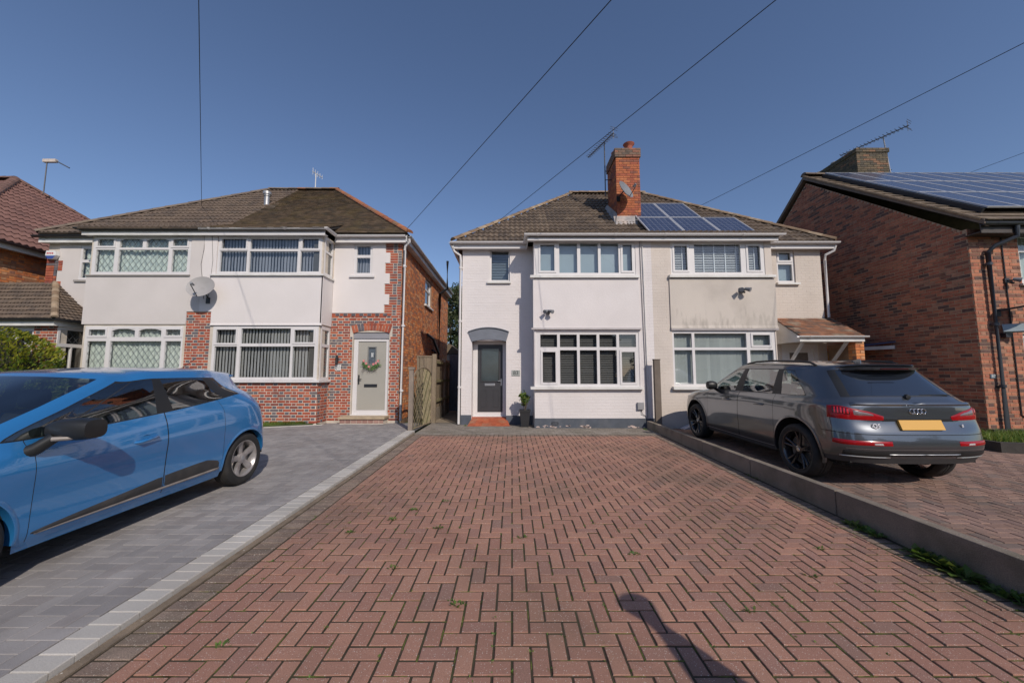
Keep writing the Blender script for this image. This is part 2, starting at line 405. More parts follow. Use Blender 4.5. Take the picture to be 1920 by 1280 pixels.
for i in range(n):
    xa=-4.95-i*0.4; xb=xa-0.396; ya,yb=lawn_edge(xa),lawn_edge(xb)
    ke.prism([(xa,ya-0.06,gz(ya)+LO+0.015),(xb,yb-0.06,gz(yb)+LO+0.015),(xb,yb+0.06,gz(yb)+LO+0.015),(xa,ya+0.06,gz(ya)+LO+0.015)],(0,0,-0.12))
ke.build('lawn_edging',pale_v[1],ldr)
lw=MB(); lw.poly([(-4.98,10.0,0.24),(-4.98,9.95,0.23),(-9.8,7.9,0.2),(-9.8,9.86,0.28),(-5.1,9.86,0.28)]); struct(lw.build('lawn',grass_m))
# right driveway
rdr=sheet('brown_driveway',soil,3.46,9.6,-3.2,9.5,-0.006)
pieces('paving_block',rdr,herring(3.5,9.5,Y0,9.4,0.002,0.010,0.003,[3,3,2,2,2],region=lambda x,y: y<9.1 or x<9.5),brown_v)
# path in front of the middle house
p=MB()
ys=[8.56,YF,10.9]
p.quad((-2.23,8.565,gz(8.565)-0.004),(3.42,8.565,gz(8.565)-0.004),(3.42,YF,ZF-0.004),(-2.23,YF,ZF-0.004)); p.quad((-2.23,YF,ZF-0.004),(3.42,YF,ZF-0.004),(3.42,10.9,ZF-0.004),(-2.23,10.9,ZF-0.004))
pth=struct(p.build('front_path',conc))
sett_v=hues('grey_sett',[(0.235,0.205,0.172),(0.265,0.235,0.20),(0.21,0.183,0.152)],rough=0.93,var=0.16,scale=5,bump=0.6,bscale=170,fine=0.3,fscale=170,dirt=(0.13,0.12,0.085),dirt_amt=0.6,dirt_scale=2.5)
it=[]
for k in range(9):
    y=8.575+k*0.108
    it+=[t for t in course(-2.2+(0.1 if k%2 else 0),3.34,y,y+0.105,'x',0.2,0.002,0.007,0.004,[1,1,1],th=0.02) if not (y>9.45 and t[2].translation.x>0.5)]
for k in range(9,13):
    y=8.575+k*0.108
    it+=course(-2.2,0.5,y,y+0.105,'x',0.2,0.002,0.007,0.004,[1,1,1],th=0.02)
pieces('paving_block',pth,it,sett_v,limit=200)
p=MB(); p.quad((-2.3,10.6,ZF+0.004),(-1.36,10.6,ZF+0.004),(-1.36,22,ZF+0.004),(-2.3,22,ZF+0.004)); struct(p.build('side_path',mat('side_path',(0.26,0.21,0.15),0.95,0.2,3,0.4,90)))

# ---- low concrete wall between the middle and right driveway
wl_=thing('boundary_wall','low concrete wall between the red and brown block driveways, beside the grey car','wall',(3.4,5,0))
segs=[(-1.6,0.6),(0.6,2.55),(2.56,4.02),(4.03,5.42),(5.43,6.75),(6.76,8.1),(8.11,9.5)]
for a,b in segs:
    def top(y): return 0.30+0.0093*y
    m=MB(); x0,x1=3.375,3.475
    m.add([(x0,a,gz(a)-0.1),(x1,a,gz(a)-0.1),(x1,b,gz(b)-0.1),(x0,b,gz(b)-0.1),(x0,a,top(a)),(x1,a,top(a)),(x1,b,top(b)),(x0,b,top(b))],[(0,3,2,1),(4,5,6,7),(0,1,5,4),(1,2,6,5),(2,3,7,6),(3,0,4,7)])
    dxx=random.uniform(-0.004,0.004); dzz=random.uniform(-0.004,0.004); m.v=[(x+dxx,y,z+dzz) for x,y,z in m.v]
    m.build('concrete_panel',walltop,wl_,bevel=0.009)
po=MB(); po.box(3.53,3.68,9.28,9.38,0.15,1.90); po.box(3.52,3.69,9.27,9.39,1.90,1.925)
po=po.build('fence_post',mat('post_concrete',(0.16,0.13,0.105),0.9,0.15,4,0.4,120),bevel=0.006); tag(po,'slim grey-brown concrete post against the cream wall beyond the low boundary wall','post')
# ================================================================== HOUSE TOOLS
upvc=mat('white_upvc',(0.66,0.64,0.63),0.35,0.03,3,spec=0.4)
upvc_old=mat('white_upvc_aged',(0.66,0.65,0.62),0.45,0.08,4,dirt=(0.35,0.33,0.29),dirt_amt=0.35,dirt_scale=2.5)
blackp=mat('black_plastic',(0.022,0.024,0.028),0.4,0.1,5)
paint83=mat('white_masonry_paint',(0.69,0.65,0.635),0.85,0.035,1.4,0.35,45,dirt=(0.60,0.56,0.54),dirt_amt=0.35,dirt_scale=1.0,fine=0.03,fscale=60)
paint85=mat('cream_masonry_paint',(0.60,0.535,0.475),0.88,0.05,1.6,0.4,50,dirt=(0.50,0.44,0.38),dirt_amt=0.5,dirt_scale=0.9,fine=0.04,fscale=60)
rend81=mat('white_render',(0.695,0.655,0.635),0.85,0.03,1.5,0.4,70,dirt=(0.62,0.585,0.555),dirt_amt=0.3,dirt_scale=0.8,fine=0.03)
rend79=mat('off_white_render',(0.60,0.56,0.535),0.85,0.04,1.5,0.4,70,dirt=(0.52,0.49,0.455),dirt_amt=0.4,dirt_scale=0.8,fine=0.03)
plinth_m=mat('slate_grey_paint',(0.075,0.088,0.11),0.7,0.15,5,0.4,60,dirt=(0.15,0.15,0.16),dirt_amt=0.4,dirt_scale=3)
room_m=mat('room_dark',(0.10,0.095,0.09),0.9,0.1,1)
glass_m=glass('window_glass',(0.86,0.90,0.90))
lead_m=mat('lead',(0.10,0.11,0.12),0.5,0.1,5)
morta=mat('mortar_light',(0.56,0.50,0.42),0.95,0.15,4,0.3,120)
mortb=mat('mortar_dark',(0.40,0.285,0.195),0.95,0.2,4,0.3,120)
mort81=mat('mortar_side',(0.26,0.165,0.105),0.95,0.25,4,0.3,120)
bt=dict(rough=0.88,var=0.2,scale=9,bump=0.4,bscale=130,fine=0.16,fscale=140)
br81=hues('rustic_brick',[(0.36,0.085,0.045),(0.30,0.070,0.042),(0.40,0.115,0.060),(0.24,0.075,0.055),(0.115,0.105,0.12),(0.15,0.125,0.13)],**bt)
br87=hues('multi_brick',[(0.40,0.145,0.085),(0.34,0.12,0.072),(0.44,0.175,0.10),(0.22,0.10,0.07),(0.13,0.075,0.062),(0.37,0.185,0.12)],**bt)
brside=hues('orange_brick',[(0.60,0.205,0.07),(0.50,0.165,0.065),(0.40,0.175,0.09),(0.56,0.29,0.15),(0.30,0.14,0.09),(0.64,0.26,0.095)],**bt)
def window(parent,fr,outer,panes,d=-0.02,fm=None,gm=None,sash=(),backing=None,sill=None,bar=0.06,depth=0.9,lattice=None,name='window',arch=(),pane_name='pane'):
    fm=fm or upvc; gm=gm or glass_m
    w=MB(fr); w.panel(outer,panes,d-bar,d)
    o=w.build(name,fm,parent,bevel=0.0)
    for k in sash:
        p=panes[k]; s=MB(fr); e=0.038; s.panel((p[0]-e,p[1]+e,p[2]-e,p[3]+e),[(p[0]+0.012,p[1]-0.012,p[2]+0.012,p[3]-0.012)],d,d+0.016); s.build('sash',fm,o)
    for p in panes:
        g=MB(fr); g.quad((p[0],d-0.035,p[2]),(p[1],d-0.035,p[2]),(p[1],d-0.035,p[3]),(p[0],d-0.035,p[3])); g.build(pane_name,gm,o,keep=True)
    if arch:
        c=MB(fr); n=6
        for k in arch:
            p=panes[k]; h=(p[1]-p[0])*0.085; mid=(p[0]+p[1])/2; hw=(p[1]-p[0])/2
            for sg in (-1,1):
                pts=[(mid+sg*hw,d-0.008,p[3])]+[(mid+sg*hw*(1-i/n),d-0.008,p[3]-h*(1-i/n)**2.2) for i in range(n+1)]
                c.poly(pts)
        c.build('arched_head',fm,o)
    if lattice:
        l=MB(fr)
        for pi in lattice[0]:
            p=panes[pi]; st=lattice[1]; sl=lattice[2]; W=p[1]-p[0]; H=p[3]-p[2]; q=lattice[3]
            k=-int(H/sl/st)-2
            while k*st<W+H/sl+st:
                for sg in (1,-1):
                    # line: u=p0+k*st+ sg*(z-z0)/sl
                    a=p[0]+k*st; 
                    if sg<0: a=a
                    zA,zB=p[2],p[3]; uA=a; uB=a+sg*(zB-zA)/sl
                    # clip in u
                    t0,t1=0.0,1.0; du=uB-uA
                    for (bd,sn) in ((p[0],1),(p[1],-1)):
                        fa=(uA-bd)*sn; fb=(uB-bd)*sn
                        if fa<0 and fb<0: t1=-1
                        elif fa<0: t0=max(t0,fa/(fa-fb))
                        elif fb<0: t1=min(t1,fa/(fa-fb))
                    if t1>t0+0.01:
                        A=(uA+du*t0,zA+(zB-zA)*t0); B=(uA+du*t1,zA+(zB-zA)*t1)
                        dx,dz=B[0]-A[0],B[1]-A[1]; L=math.hypot(dx,dz); nx,nz=-dz/L*q,dx/L*q; dd=d-0.030
                        l.quad((A[0]-nx,dd,A[1]-nz),(A[0]+nx,dd,A[1]+nz),(B[0]+nx,dd,B[1]+nz),(B[0]-nx,dd,B[1]-nz))
                k+=1
        l.build('leading',lead_m,o)
    u0,u1,z0,z1=outer
    if backing:
        kind,bm_=backing[0],backing[1]; b=MB(fr); dd=d-0.14
        random.seed(int(abs(u0*100))+3)
        if kind=='vertical':
            u=u0+0.05
            while u<u1-0.04:
                a=random.uniform(0.30,0.48); c=0.043
                b.quad((u-c*math.cos(a),dd-c*math.sin(a),z0+0.03),(u+c*math.cos(a),dd+c*math.sin(a),z0+0.03),(u+c*math.cos(a),dd+c*math.sin(a),z1-0.03),(u-c*math.cos(a),dd-c*math.sin(a),z1-0.03)); u+=0.085
            o2=b.build('vertical_blind',bm_,o)
        elif kind=='venetian':
            z=z0+0.05
            while z<z1-0.02:
                t=random.uniform(-0.002,0.002)+0.0185
                b.box(u0+0.04,u1-0.04,dd-0.024,dd+0.024,z,z+0.002) if False else b.quad((u0+0.04,dd+0.02,z-t),(u1-0.04,dd+0.02,z-t),(u1-0.04,dd-0.02,z+t),(u0+0.04,dd-0.02,z+t)); z+=0.046
            for uu in backing[2] if len(backing)>2 else (): b.box(uu-0.012,uu+0.012,dd+0.021,dd+0.024,z0+0.03,z1-0.02)
            o2=b.build('venetian_blind',bm_,o)
        elif kind=='net':
            n=int((u1-u0)/0.022); pts=[]
            for i in range(n+1):
                u=u0+0.03+(u1-u0-0.06)*i/n; pts.append((u,dd+0.022*math.sin(i*0.95+0.5*math.sin(i*0.37))+0.01*math.sin(i*0.21)))
            vs=[(u,y,z0+0.02) for u,y in pts]+[(u,y,z1-0.02) for u,y in pts]
            b.add(vs,[(i,i+1,n+2+i,n+1+i) for i in range(n)]); o2=b.build('net_curtain',bm_,o,smooth=60)
        elif kind=='flat':
            b.quad((u0+0.03,dd,z0+0.03),(u1-0.03,dd,z0+0.03),(u1-0.03,dd,z1-0.03),(u0+0.03,dd,z1-0.03)); o2=b.build('frosted_film',bm_,o)
    rm=MB(fr); dB=d-depth; dF=d-bar-0.002; a,b_,c,e=u0-0.0,u1+0.0,z0,z1
    rm.quad((a,dB,c),(b_,dB,c),(b_,dB,e),(a,dB,e)); rm.quad((a,dF,c),(a,dB,c),(a,dB,e),(a,dF,e)); rm.quad((b_,dF,c),(b_,dB,c),(b_,dB,e),(b_,dF,e)); rm.quad((a,dF,c),(b_,dF,c),(b_,dB,c),(a,dB,c)); rm.quad((a,dF,e),(b_,dF,e),(b_,dB,e),(a,dB,e))
    rm.build('room_lining',room_m,o)
    if sill:
        su0,su1,sz0,sz1,pr,sm=sill; s=MB(fr); s.add([(su0,-0.05,sz0),(su1,-0.05,sz0),(su1,pr,sz0),(su0,pr,sz0),(su0,-0.05,sz1+0.008),(su1,-0.05,sz1+0.008),(su1,pr,sz1-0.008),(su0,pr,sz1-0.008)],[(0,3,2,1),(4,5,6,7),(0,1,5,4),(1,2,6,5),(2,3,7,6),(3,0,4,7)]); s.build('sill',sm,o,bevel=0.004)
    return o
def poly_iv(pts,v):
    xs=[]
    n=len(pts)
    for i in range(n):
        (a,b),(c,d)=pts[i],pts[(i+1)%n]
        if (b-v)*(d-v)<0: xs.append(a+(c-a)*(v-b)/(d-b))
    return (min(xs),max(xs)) if len(xs)>=2 else None
def roof_plane(parent,pts,variants,weights,kind='wave',w=0.30,ex=0.33,under=None,limit=300,name='roof',hgt=0.030,tile='roof_tile',thick=0.05,items_only=False,wfun=None):
    """pts: world points eave-left, eave-right, ... counter clockwise seen from outside"""
    P=[Vector(p) for p in pts]; u=(P[1]-P[0]).normalized(); n=u.cross(P[2]-P[1]); 
    if n.length<1e-6: n=u.cross(P[-1]-P[0])
    n.normalize()
    if n.z<0: n=-n
    fr=Fr(P[0],u,n); W=n.cross(u); fr.w=W
    q=[((p-P[0]).dot(u),(p-P[0]).dot(W)) for p in P]
    o=None
    if not items_only:
        m=MB(); m.prism([tuple(p-n*0.01) for p in P],tuple(-n*thick)); o=m.build(name,under or mat('roof_felt',(0.05,0.045,0.04),0.9,0.1,3),parent)
    its=[]; vmax=max(b for a,b in q); r=0; L=ex+ (0.05 if kind=='wave' else 0.03)
    while r*ex<vmax-0.04:
        va=r*ex-0.03; vm=va+ex*0.5
        iv=poly_iv(q,min(max(vm,0.01),vmax-0.01))
        if iv:
            a,b=iv; off=0 if (kind=='wave' or r%2==0) else w/2
            t=math.floor((a-off)/w)*w+off
            while t<b:
                p0,p1=max(t,a-0.02),min(t+w,b+0.02)
                if p1-p0>0.04:
                    cu=(p0+p1)/2; jit=random.uniform(-0.004,0.004)
                    LL=min(L,vmax-va+0.02)
                    M=fr.mat(cu,0.016+random.uniform(0,0.003),va+LL/2+jit)@Matrix(((1,0,0,0),(0,0,1,0),(0,1,0,0),(0,0,0,1)))
                    if kind=='wave':
                        fac=(p1-p0)/w; kk=('wv',round(fac,2),round(LL,3),hgt)
                        fn=(lambda fac=fac,LL=LL:wave_shape(w*fac,LL,hgt))
                        M=M@Matrix.Rotation(random.uniform(-0.008,0.008),4,'Z')
                    else:
                        ww=round(p1-p0-0.004,3); kk=('ft',ww,round(LL,3),hgt)
                        fn=(lambda ww=ww,LL=LL:flat_tile(ww,LL,hgt)); M=M@Matrix.Rotation(random.uniform(-0.012,0.012),4,'Z')@Matrix.Rotation(random.uniform(-0.02,0.02),4,'X')
                    vi=pick(wfun(M.translation) if wfun else weights)
                    its.append((kk,fn,M,vi,w*ex))
                t+=w
        r+=1
    if items_only: return its
    pieces(tile,o,its,variants,limit=limit)
    return o
def flat_tile(w,l,h):
    a,b=w/2,l/2
    return [(-a,-b,0.004),(a,-b,0.004),(a,b,-0.012),(-a,b,-0.012),(-a,-b,h+0.004),(a,-b,h+0.004),(a,b,-0.006),(-a,b,-0.006)],[(4,5,6,7),(0,1,5,4),(1,2,6,5),(3,0,4,7)]
def hip_shape(r,l,n=6):
    v=[];f=[]
    for e,rr in ((-l/2,r*1.05),(l/2,r*0.95)):
        for i in range(n+1):
            a=math.pi*i/n; v.append((rr*math.cos(a),e,rr*math.sin(a)*0.75))
    for i in range(n): f.append((i,i+1,n+2+i,n+1+i))
    f.append(tuple(range(n+1)))
    return v,f
def ridge(parent,p,q,variants,r=0.12,l=0.34,name='ridge_tile',weights=None,nrm=None):
    p=Vector(p);q=Vector(q); D=(q-p); L=D.length; D.normalize(); up=nrm or Vector((0,0,1)); x=D.cross(up).normalized(); z=x.cross(D)
    n=max(1,round(L/l)); its=[]
    for i in range(n):
        c=p+D*(L*(i+0.5)/n); M=Matrix(((x.x,D.x,z.x,c.x),(x.y,D.y,z.y,c.y),(x.z,D.z,z.z,c.z+random.uniform(-0.004,0.004)),(0,0,0,1)))
        its.append((('hip',r,round(L/n+0.015,3)),(lambda r=r,l=L/n+0.015:hip_shape(r,l)),M,pick(weights or [1]*len(variants)),0.05))
    pieces(name,parent,its,variants,limit=60,smooth=False)
def gutter(parent,pts,m,r=0.057,name='gutter',joints=2.0):
    g=MB(); V=[Vector(p) for p in pts]
    # half round trough: profile swept along the polyline
    prof=[(math.cos(a)*r,math.sin(a)*r) for a in [math.pi+math.pi*i/8 for i in range(9)]]
    prof2=[(math.cos(a)*(r-0.006),math.sin(a)*(r-0.006)) for a in [2*math.pi-math.pi*i/8 for i in range(9)]]
    pr=prof+prof2; k=len(pr); vs=[]
    for i,p in enumerate(V):
        t0=(V[i]-V[i-1]).normalized() if i>0 else (V[1]-V[0]).normalized(); t1=(V[i+1]-V[i]).normalized() if i<len(V)-1 else t0
        b=(t0+t1).normalized(); side=Vector((b.y,-b.x,0)).normalized(); c=max(0.4,t0.dot(b))
        for (a,z) in pr: vs.append(tuple(p+side*(a/c)+Vector((0,0,z))))
    fs=[(i*k+j,i*k+(j+1)%k,(i+1)*k+(j+1)%k,(i+1)*k+j) for i in range(len(V)-1) for j in range(k)]
    fs+=[tuple(range(k)),tuple(range((len(V)-1)*k,len(V)*k))]
    g.add(vs,fs)
    for a,b in zip(V[:-1],V[1:]):
        L=(b-a).length; D=(b-a).normalized(); n=int(L/joints)
        for i in range(n+1):
            c=a+D*min(L-0.06,0.3+i*joints); side=Vector((D.y,-D.x,0))
            q=[]
            for s in (-0.035,0.035):
                for j in range(9):
                    an=math.pi+math.pi*j/8; q.append(tuple(c+D*s+side*math.cos(an)*(r+0.006)+Vector((0,0,math.sin(an)*(r+0.006)))))
            g.add(q,[(j,j+1,10+j,9+j) for j in range(8)])
    return g.build(name,m,parent,smooth=35)
def downpipe(parent,pts,m,r=0.034,clips=(),nm='downpipe',cd=(0,1,0)):
    g=MB(); g.tube(pts,r,10)
    for z in clips:
        c=pts[-1] if True else 0
        g.tube([(pts[-1][0],pts[-1][1],z-0.03),(pts[-1][0],pts[-1][1],z+0.03)],r+0.009,10); g.box(pts[-1][0]-0.05,pts[-1][0]+0.05,pts[-1][1]+0.0,pts[-1][1]+r+0.03,z-0.015,z+0.015)
    return g.build(nm,m,parent,smooth=40)
def chimney_stack(parent,x0,x1,y0,y1,z0,z1,variants,weights,mort,bond='stretcher',corbel=3,zc=None,faces=('f','l','r'),capm=None,limit=150,cap_variants=None):
    m=MB(); m.box(x0+0.004,x1-0.004,y0+0.004,y1-0.004,z0,z1-0.01); c=m.build('chimney',mort,parent)
    its=[]
    zt=z1-corbel*0.075*1.0
    fs=[]
    def addf(fr,W,za,zb,off):
        return brick_items(fr,[(0,W,za,zb)],[],bond,weights,weights,z0=z0,proud=0.006+off)
    for (xa,xb,ya,yb,za,zb,off) in ((x0,x1,y0,y1,z0,zt,0),(x0-0.035,x1+0.035,y0-0.035,y1+0.035,zt+0.01,z1,0)):
        its+=addf(Fr((xa,ya,0),(1,0,0),(0,-1,0)),xb-xa,za,zb,0)
        its+=addf(Fr((xa,yb,0),(0,-1,0),(-1,0,0)),yb-ya,za,zb,0)
        its+=addf(Fr((xb,ya,0),(0,1,0),(1,0,0)),yb-ya,za,zb,0)
        its+=addf(Fr((xb,yb,0),(-1,0,0),(0,1,0)),xb-xa,za,zb,0)
    lo=[i for i in its if i[2].translation.z<zt]; hi=[i for i in its if i[2].translation.z>=zt]
    pieces('brick',c,lo,variants,limit=limit)
    pieces('capping_brick',c,hi,cap_variants or variants,limit=60)
    k=MB(); k.box(x0-0.03,x1+0.03,y0-0.03,y1+0.03,zt+0.012,z1-0.012); k.add([(x0-0.03,y0-0.03,z1-0.012),(x1+0.03,y0-0.03,z1-0.012),(x1+0.03,y1+0.03,z1-0.012),(x0-0.03,y1+0.03,z1-0.012),(x0+0.12,y0+0.12,z1+0.05),(x1-0.12,y0+0.12,z1+0.05),(x1-0.12,y1-0.12,z1+0.05),(x0+0.12,y1-0.12,z1+0.05)],[(4,5,6,7),(0,1,5,4),(1,2,6,5),(2,3,7,6),(3,0,4,7)]); k.build('flaunching',capm or mort,c)
    return c
def dish(name,label,c,aim,r,m,wallpt,group=None):
    """satellite dish: shallow bowl facing 'aim', on a bracket to wallpt"""
    t=thing(name,label,'satellite dish',wallpt,group)
    aim=Vector(aim).normalized(); x=aim.cross(Vector((0,0,1))).normalized(); z=x.cross(aim); c=Vector(c); b=MB(); n=24; vs=[]; rings=[0,0.4,0.75,1.0]
    def rim(q,a,dd): return tuple(c+x*math.cos(a)*r*q*1.0+z*math.sin(a)*r*q*0.88-aim*(0.22*r*(1-q*q))+aim*dd)
    for dd in (0,-0.012):
        vs.append(rim(0,0,dd))
        for q in rings[1:]:
            for k in range(n): vs.append(rim(q,2*math.pi*k/n,dd))
    N=1+3*n; fs=[]
    for o in (0,N):
        fs+=[(o,o+1+k,o+1+(k+1)%n) for k in range(n)]
        for j in range(2): fs+=[(o+1+j*n+k,o+1+(j+1)*n+k,o+1+(j+1)*n+(k+1)%n,o+1+j*n+(k+1)%n) for k in range(n)]
    fs+=[(1+2*n+k,1+2*n+(k+1)%n,N+1+2*n+(k+1)%n,N+1+2*n+k) for k in range(n)]
    b.add(vs,fs); b.build('reflector',m,t,smooth=50)
    a=MB(); f=c+aim*(0.62*r*1.5)-z*r*0.25; a.tube([tuple(c-z*r*0.86),tuple(f-z*0.04)],0.011,6); a.build('feed_arm',blackp,t)
    l=MB(); l.tube([tuple(f),tuple(f-aim*0.11)],0.032,10,r1=0.022); l.tube([tuple(f-aim*0.05-z*0.07),tuple(f-aim*0.05)],0.018,8); l.build('receiver',m if False else mat('lnb_grey',(0.25,0.26,0.27),0.5),t,smooth=40)
    w=MB(); back=c-aim*0.24*r; w.tube([tuple(back),tuple(back-aim*0.06),tuple(Vector(wallpt)+Vector((0,0,0.04))),tuple(wallpt)],0.019,8); w.box(wallpt[0]-0.05,wallpt[0]+0.05,wallpt[1]-0.02,wallpt[1]+0.01,wallpt[2]-0.08,wallpt[2]+0.08); w.build('bracket',blackp,t)
    return t
def aerial(name,label,base,top,boomdir,L,n,el,m,group=None,vert=False,reflector=True,brk=None,mastm=None):
    t=thing(name,label,'aerial',base,group)
    k=MB(); k.tube([base,top],0.019,8); k.build('mast',mastm or m,t)
    b=Vector(boomdir).normalized(); c=Vector(top); s=b.cross(Vector((0,0,1))).normalized(); up=s.cross(b)
    e=MB(); e.tube([tuple(c-b*L*0.35),tuple(c+b*L*0.65)],0.016,6); e.build('boom',m,t)
    e=MB()
    for i in range(n):
        p=c-b*L*0.30+b*L*0.94*(i/(n-1)); h=el*(1-0.35*i/(n-1)); d=s if not vert else up
        e.tube([tuple(p-d*h+up*0.015),tuple(p+d*h+up*0.015)],0.009,5)
        if i%1==0 and not vert: e.tube([tuple(p-s*h*0.55-up*0.03),tuple(p+s*h*0.55-up*0.03)],0.005,4)
    e.build('directors',m,t)
    if reflector:
        e=MB(); p=c-b*L*0.33
        for z in (-0.16,-0.10,0.10,0.16): e.tube([tuple(p+up*z-s*el*0.95-b*abs(z)*0.3),tuple(p+up*z+s*el*0.95-b*abs(z)*0.3)],0.006,5)
        e.tube([tuple(p-up*0.18),tuple(p+up*0.18)],0.008,5); e.build('reflector_grid',m,t)
    if brk:
        e=MB()
        for z in brk[1]: e.tube([(base[0],base[1],z),(brk[0][0],brk[0][1],z)],0.012,6)
        e.build('bracket',blackp,t)
    return t
# ================================================================== HOUSES
tileR=hues('grey_roll_tile',[(0.115,0.085,0.062),(0.14,0.103,0.074),(0.095,0.072,0.055),(0.165,0.125,0.09)],rough=0.92,var=0.22,scale=7,bump=0.5,bscale=90,fine=0.22,fscale=120,dirt=(0.17,0.125,0.085),dirt_amt=0.5,dirt_scale=2.6)
tile79=hues('brown_roll_tile',[(0.12,0.088,0.066),(0.14,0.103,0.076),(0.10,0.076,0.06)],rough=0.92,var=0.18,scale=7,bump=0.4,bscale=90,fine=0.2,fscale=120,dirt=(0.16,0.12,0.085),dirt_amt=0.4,dirt_scale=2.2)
tile81=hues('mossy_plain_tile',[(0.12,0.086,0.057),(0.145,0.103,0.066),(0.092,0.072,0.052),(0.17,0.12,0.078)],rough=0.95,var=0.25,scale=5,bump=0.6,bscale=80,fine=0.28,fscale=110,dirt=(0.17,0.125,0.05),dirt_amt=0.6,dirt_scale=1.8)
tile77=hues('red_brown_pantile',[(0.165,0.085,0.07),(0.19,0.10,0.082),(0.145,0.077,0.066)],rough=0.9,var=0.12,scale=5,bump=0.3,bscale=80,fine=0.12)
tile87=hues('brown_flat_tile',[(0.17,0.13,0.09),(0.14,0.105,0.075)],rough=0.92,var=0.2,scale=5,bump=0.4,bscale=80)
tilec=hues('canopy_tile',[(0.30,0.145,0.085),(0.25,0.13,0.085),(0.20,0.12,0.085),(0.30,0.22,0.16),(0.07,0.06,0.05)],rough=0.93,var=0.25,scale=6,bump=0.5,bscale=80,fine=0.2)
hip_b=hues('buff_ridge',[(0.27,0.19,0.12),(0.22,0.15,0.095),(0.33,0.25,0.17)],rough=0.92,var=0.2,scale=6,bump=0.4,bscale=80,dirt=(0.12,0.095,0.06),dirt_amt=0.6,dirt_scale=4)
hip_r=hues('terracotta_ridge',[(0.36,0.135,0.06),(0.31,0.11,0.055),(0.27,0.13,0.07)],rough=0.92,var=0.2,scale=6,bump=0.4,bscale=80,dirt=(0.16,0.12,0.06),dirt_amt=0.6,dirt_scale=3)
hip_d=hues('dark_ridge',[(0.15,0.115,0.09),(0.18,0.14,0.105)],rough=0.92,var=0.2,scale=6,bump=0.4,bscale=80)
hip_77=hues('brown_ridge',[(0.16,0.09,0.07),(0.19,0.105,0.08)],rough=0.92,var=0.2,scale=6)
curt=mat('net_fabric',(0.62,0.66,0.60),0.9,0.06,3); curtg=mat('pale_green_net',(0.60,0.66,0.60),0.9,0.05,3)
slat81=mat('blind_fabric',(0.50,0.48,0.47),0.8,0.05,2); slat81u=mat('blind_fabric_upper',(0.36,0.37,0.42),0.8,0.05,2); ven83=mat('venetian_grey',(0.17,0.16,0.155),0.5,0.05,2); shut=mat('white_shutter',(0.70,0.72,0.74),0.5,0.03,2)
frost=mat('frosted_sky_glazing',(0.30,0.37,0.41),0.35,0.06,1.2)  # frosted glass, with the bluish sky reflection put into its colour
steel=mat('galvanised_steel',(0.42,0.42,0.42),0.45,0.15,8,metal=0.6)
darkgrey=mat('satellite_grey',(0.20,0.21,0.225),0.55,0.08,5); lightgrey=mat('weathered_grey',(0.36,0.345,0.335),0.6,0.12,5,dirt=(0.2,0.2,0.19),dirt_amt=0.4,dirt_scale=5)
potm=mat('clay_pot',(0.36,0.11,0.07),0.85,0.15,8,0.3,90)
alu=mat('aerial_alloy',(0.11,0.11,0.115),0.5,0.1,5,metal=0.4); mastm=mat('mast_grey',(0.35,0.35,0.36),0.5,0.1,4,metal=0.3)
whitewall=lambda m,k: [m]
def boxwalls(parent,x0,x1,y0,y1,z0,z1,m,t=0.25,left=True,right=True):
    b=MB()
    if left: b.box(x0,x0+t,y0+0.281,y1,z0,z1)
    if right: b.box(x1-t,x1,y0+0.281,y1,z0,z1)
    b.box(x0+t,x1-t,y1-t,y1,z0,z1); return b.build('outer_wall',m,parent)
# ---------------------------------------------------------------- 83, white rendered house in the middle
H83=thing('semi_detached_house','white painted semi-detached house number 83 with dark grey door and tall brick chimney','house',(1.1,10.2,ZF),'semi-detached houses')
f=front(10.22); fb=front(9.58)
w=MB(f).panel((-1.385,0.60,0.10,5.12),[(-0.62,-0.06,4.13,5.045),(-1.10,-0.16,0.0,2.47)],-0.28,0).build('wall',paint83,H83)
pw=[1]
its=brick_items(f,[(-1.385,0.56,0.42,5.1)],[(-0.66,-0.02,4.02,5.09),(-1.12,-0.14,0.0,2.47),(-1.22,-0.06,2.40,2.83)],'stretcher',[1],z0=0.21,proud=0.0026,jit=0.0010)
pieces('brick',w,its,[paint83],limit=220)
boxwalls(H83,-1.385,3.66,10.22,17.6,0.1,5.12,paint83,right=False)
lo=(0.62,3.27,1.235,2.63); up=(0.60,3.245,4.135,5.05)
wb=MB(fb).panel((0.576,3.66,0.10,5.08),[lo,up],-0.28,0).build('bay_wall',paint83,H83)
its=brick_items(fb,[(0.576,3.30,0.455,1.14)],[],'stretcher',[1],z0=0.21,proud=0.0026,jit=0.0010)+brick_items(fb,[(3.33,3.66,0.455,5.0)],[],'stretcher',[1],z0=0.21,proud=0.0026,jit=0.0010)
pieces('brick',wb,its,[paint83],limit=120)
s=MB(); s.box(0.577,0.827,9.861,10.215,0.1,5.08); s.build('bay_side',paint83,H83)
p=MB(fb); p.box(0.545,3.315,0.0,0.035,2.735,4.03); p.build('rendered_panel',paint83,H83,bevel=0.008)
p=MB(fb); p.box(0.50,3.325,0.0,0.07,2.69,2.733); p.build('drip_ledge',mat('grey_white_trim',(0.45,0.42,0.42),0.8,0.1,4),H83)
pp=MB(fb); pp.box(0.566,3.66,0,0.012,0.10,0.44); pp.build('plinth',plinth_m,H83,bevel=0.004)
for a,b,c in ((-1.395,-1.10,0.455),(-0.16,0.565,0.44)):
    pp=MB(f); pp.box(a,b,0,0.012,0.10,c); pp.build('plinth',plinth_m,H83,bevel=0.004)
av=MB(fb); av.panel((1.00,1.17,0.28,0.345),[(1.012,1.158,0.292,0.333)],0.012,0.022); av.build('air_vent',blackp,H83)
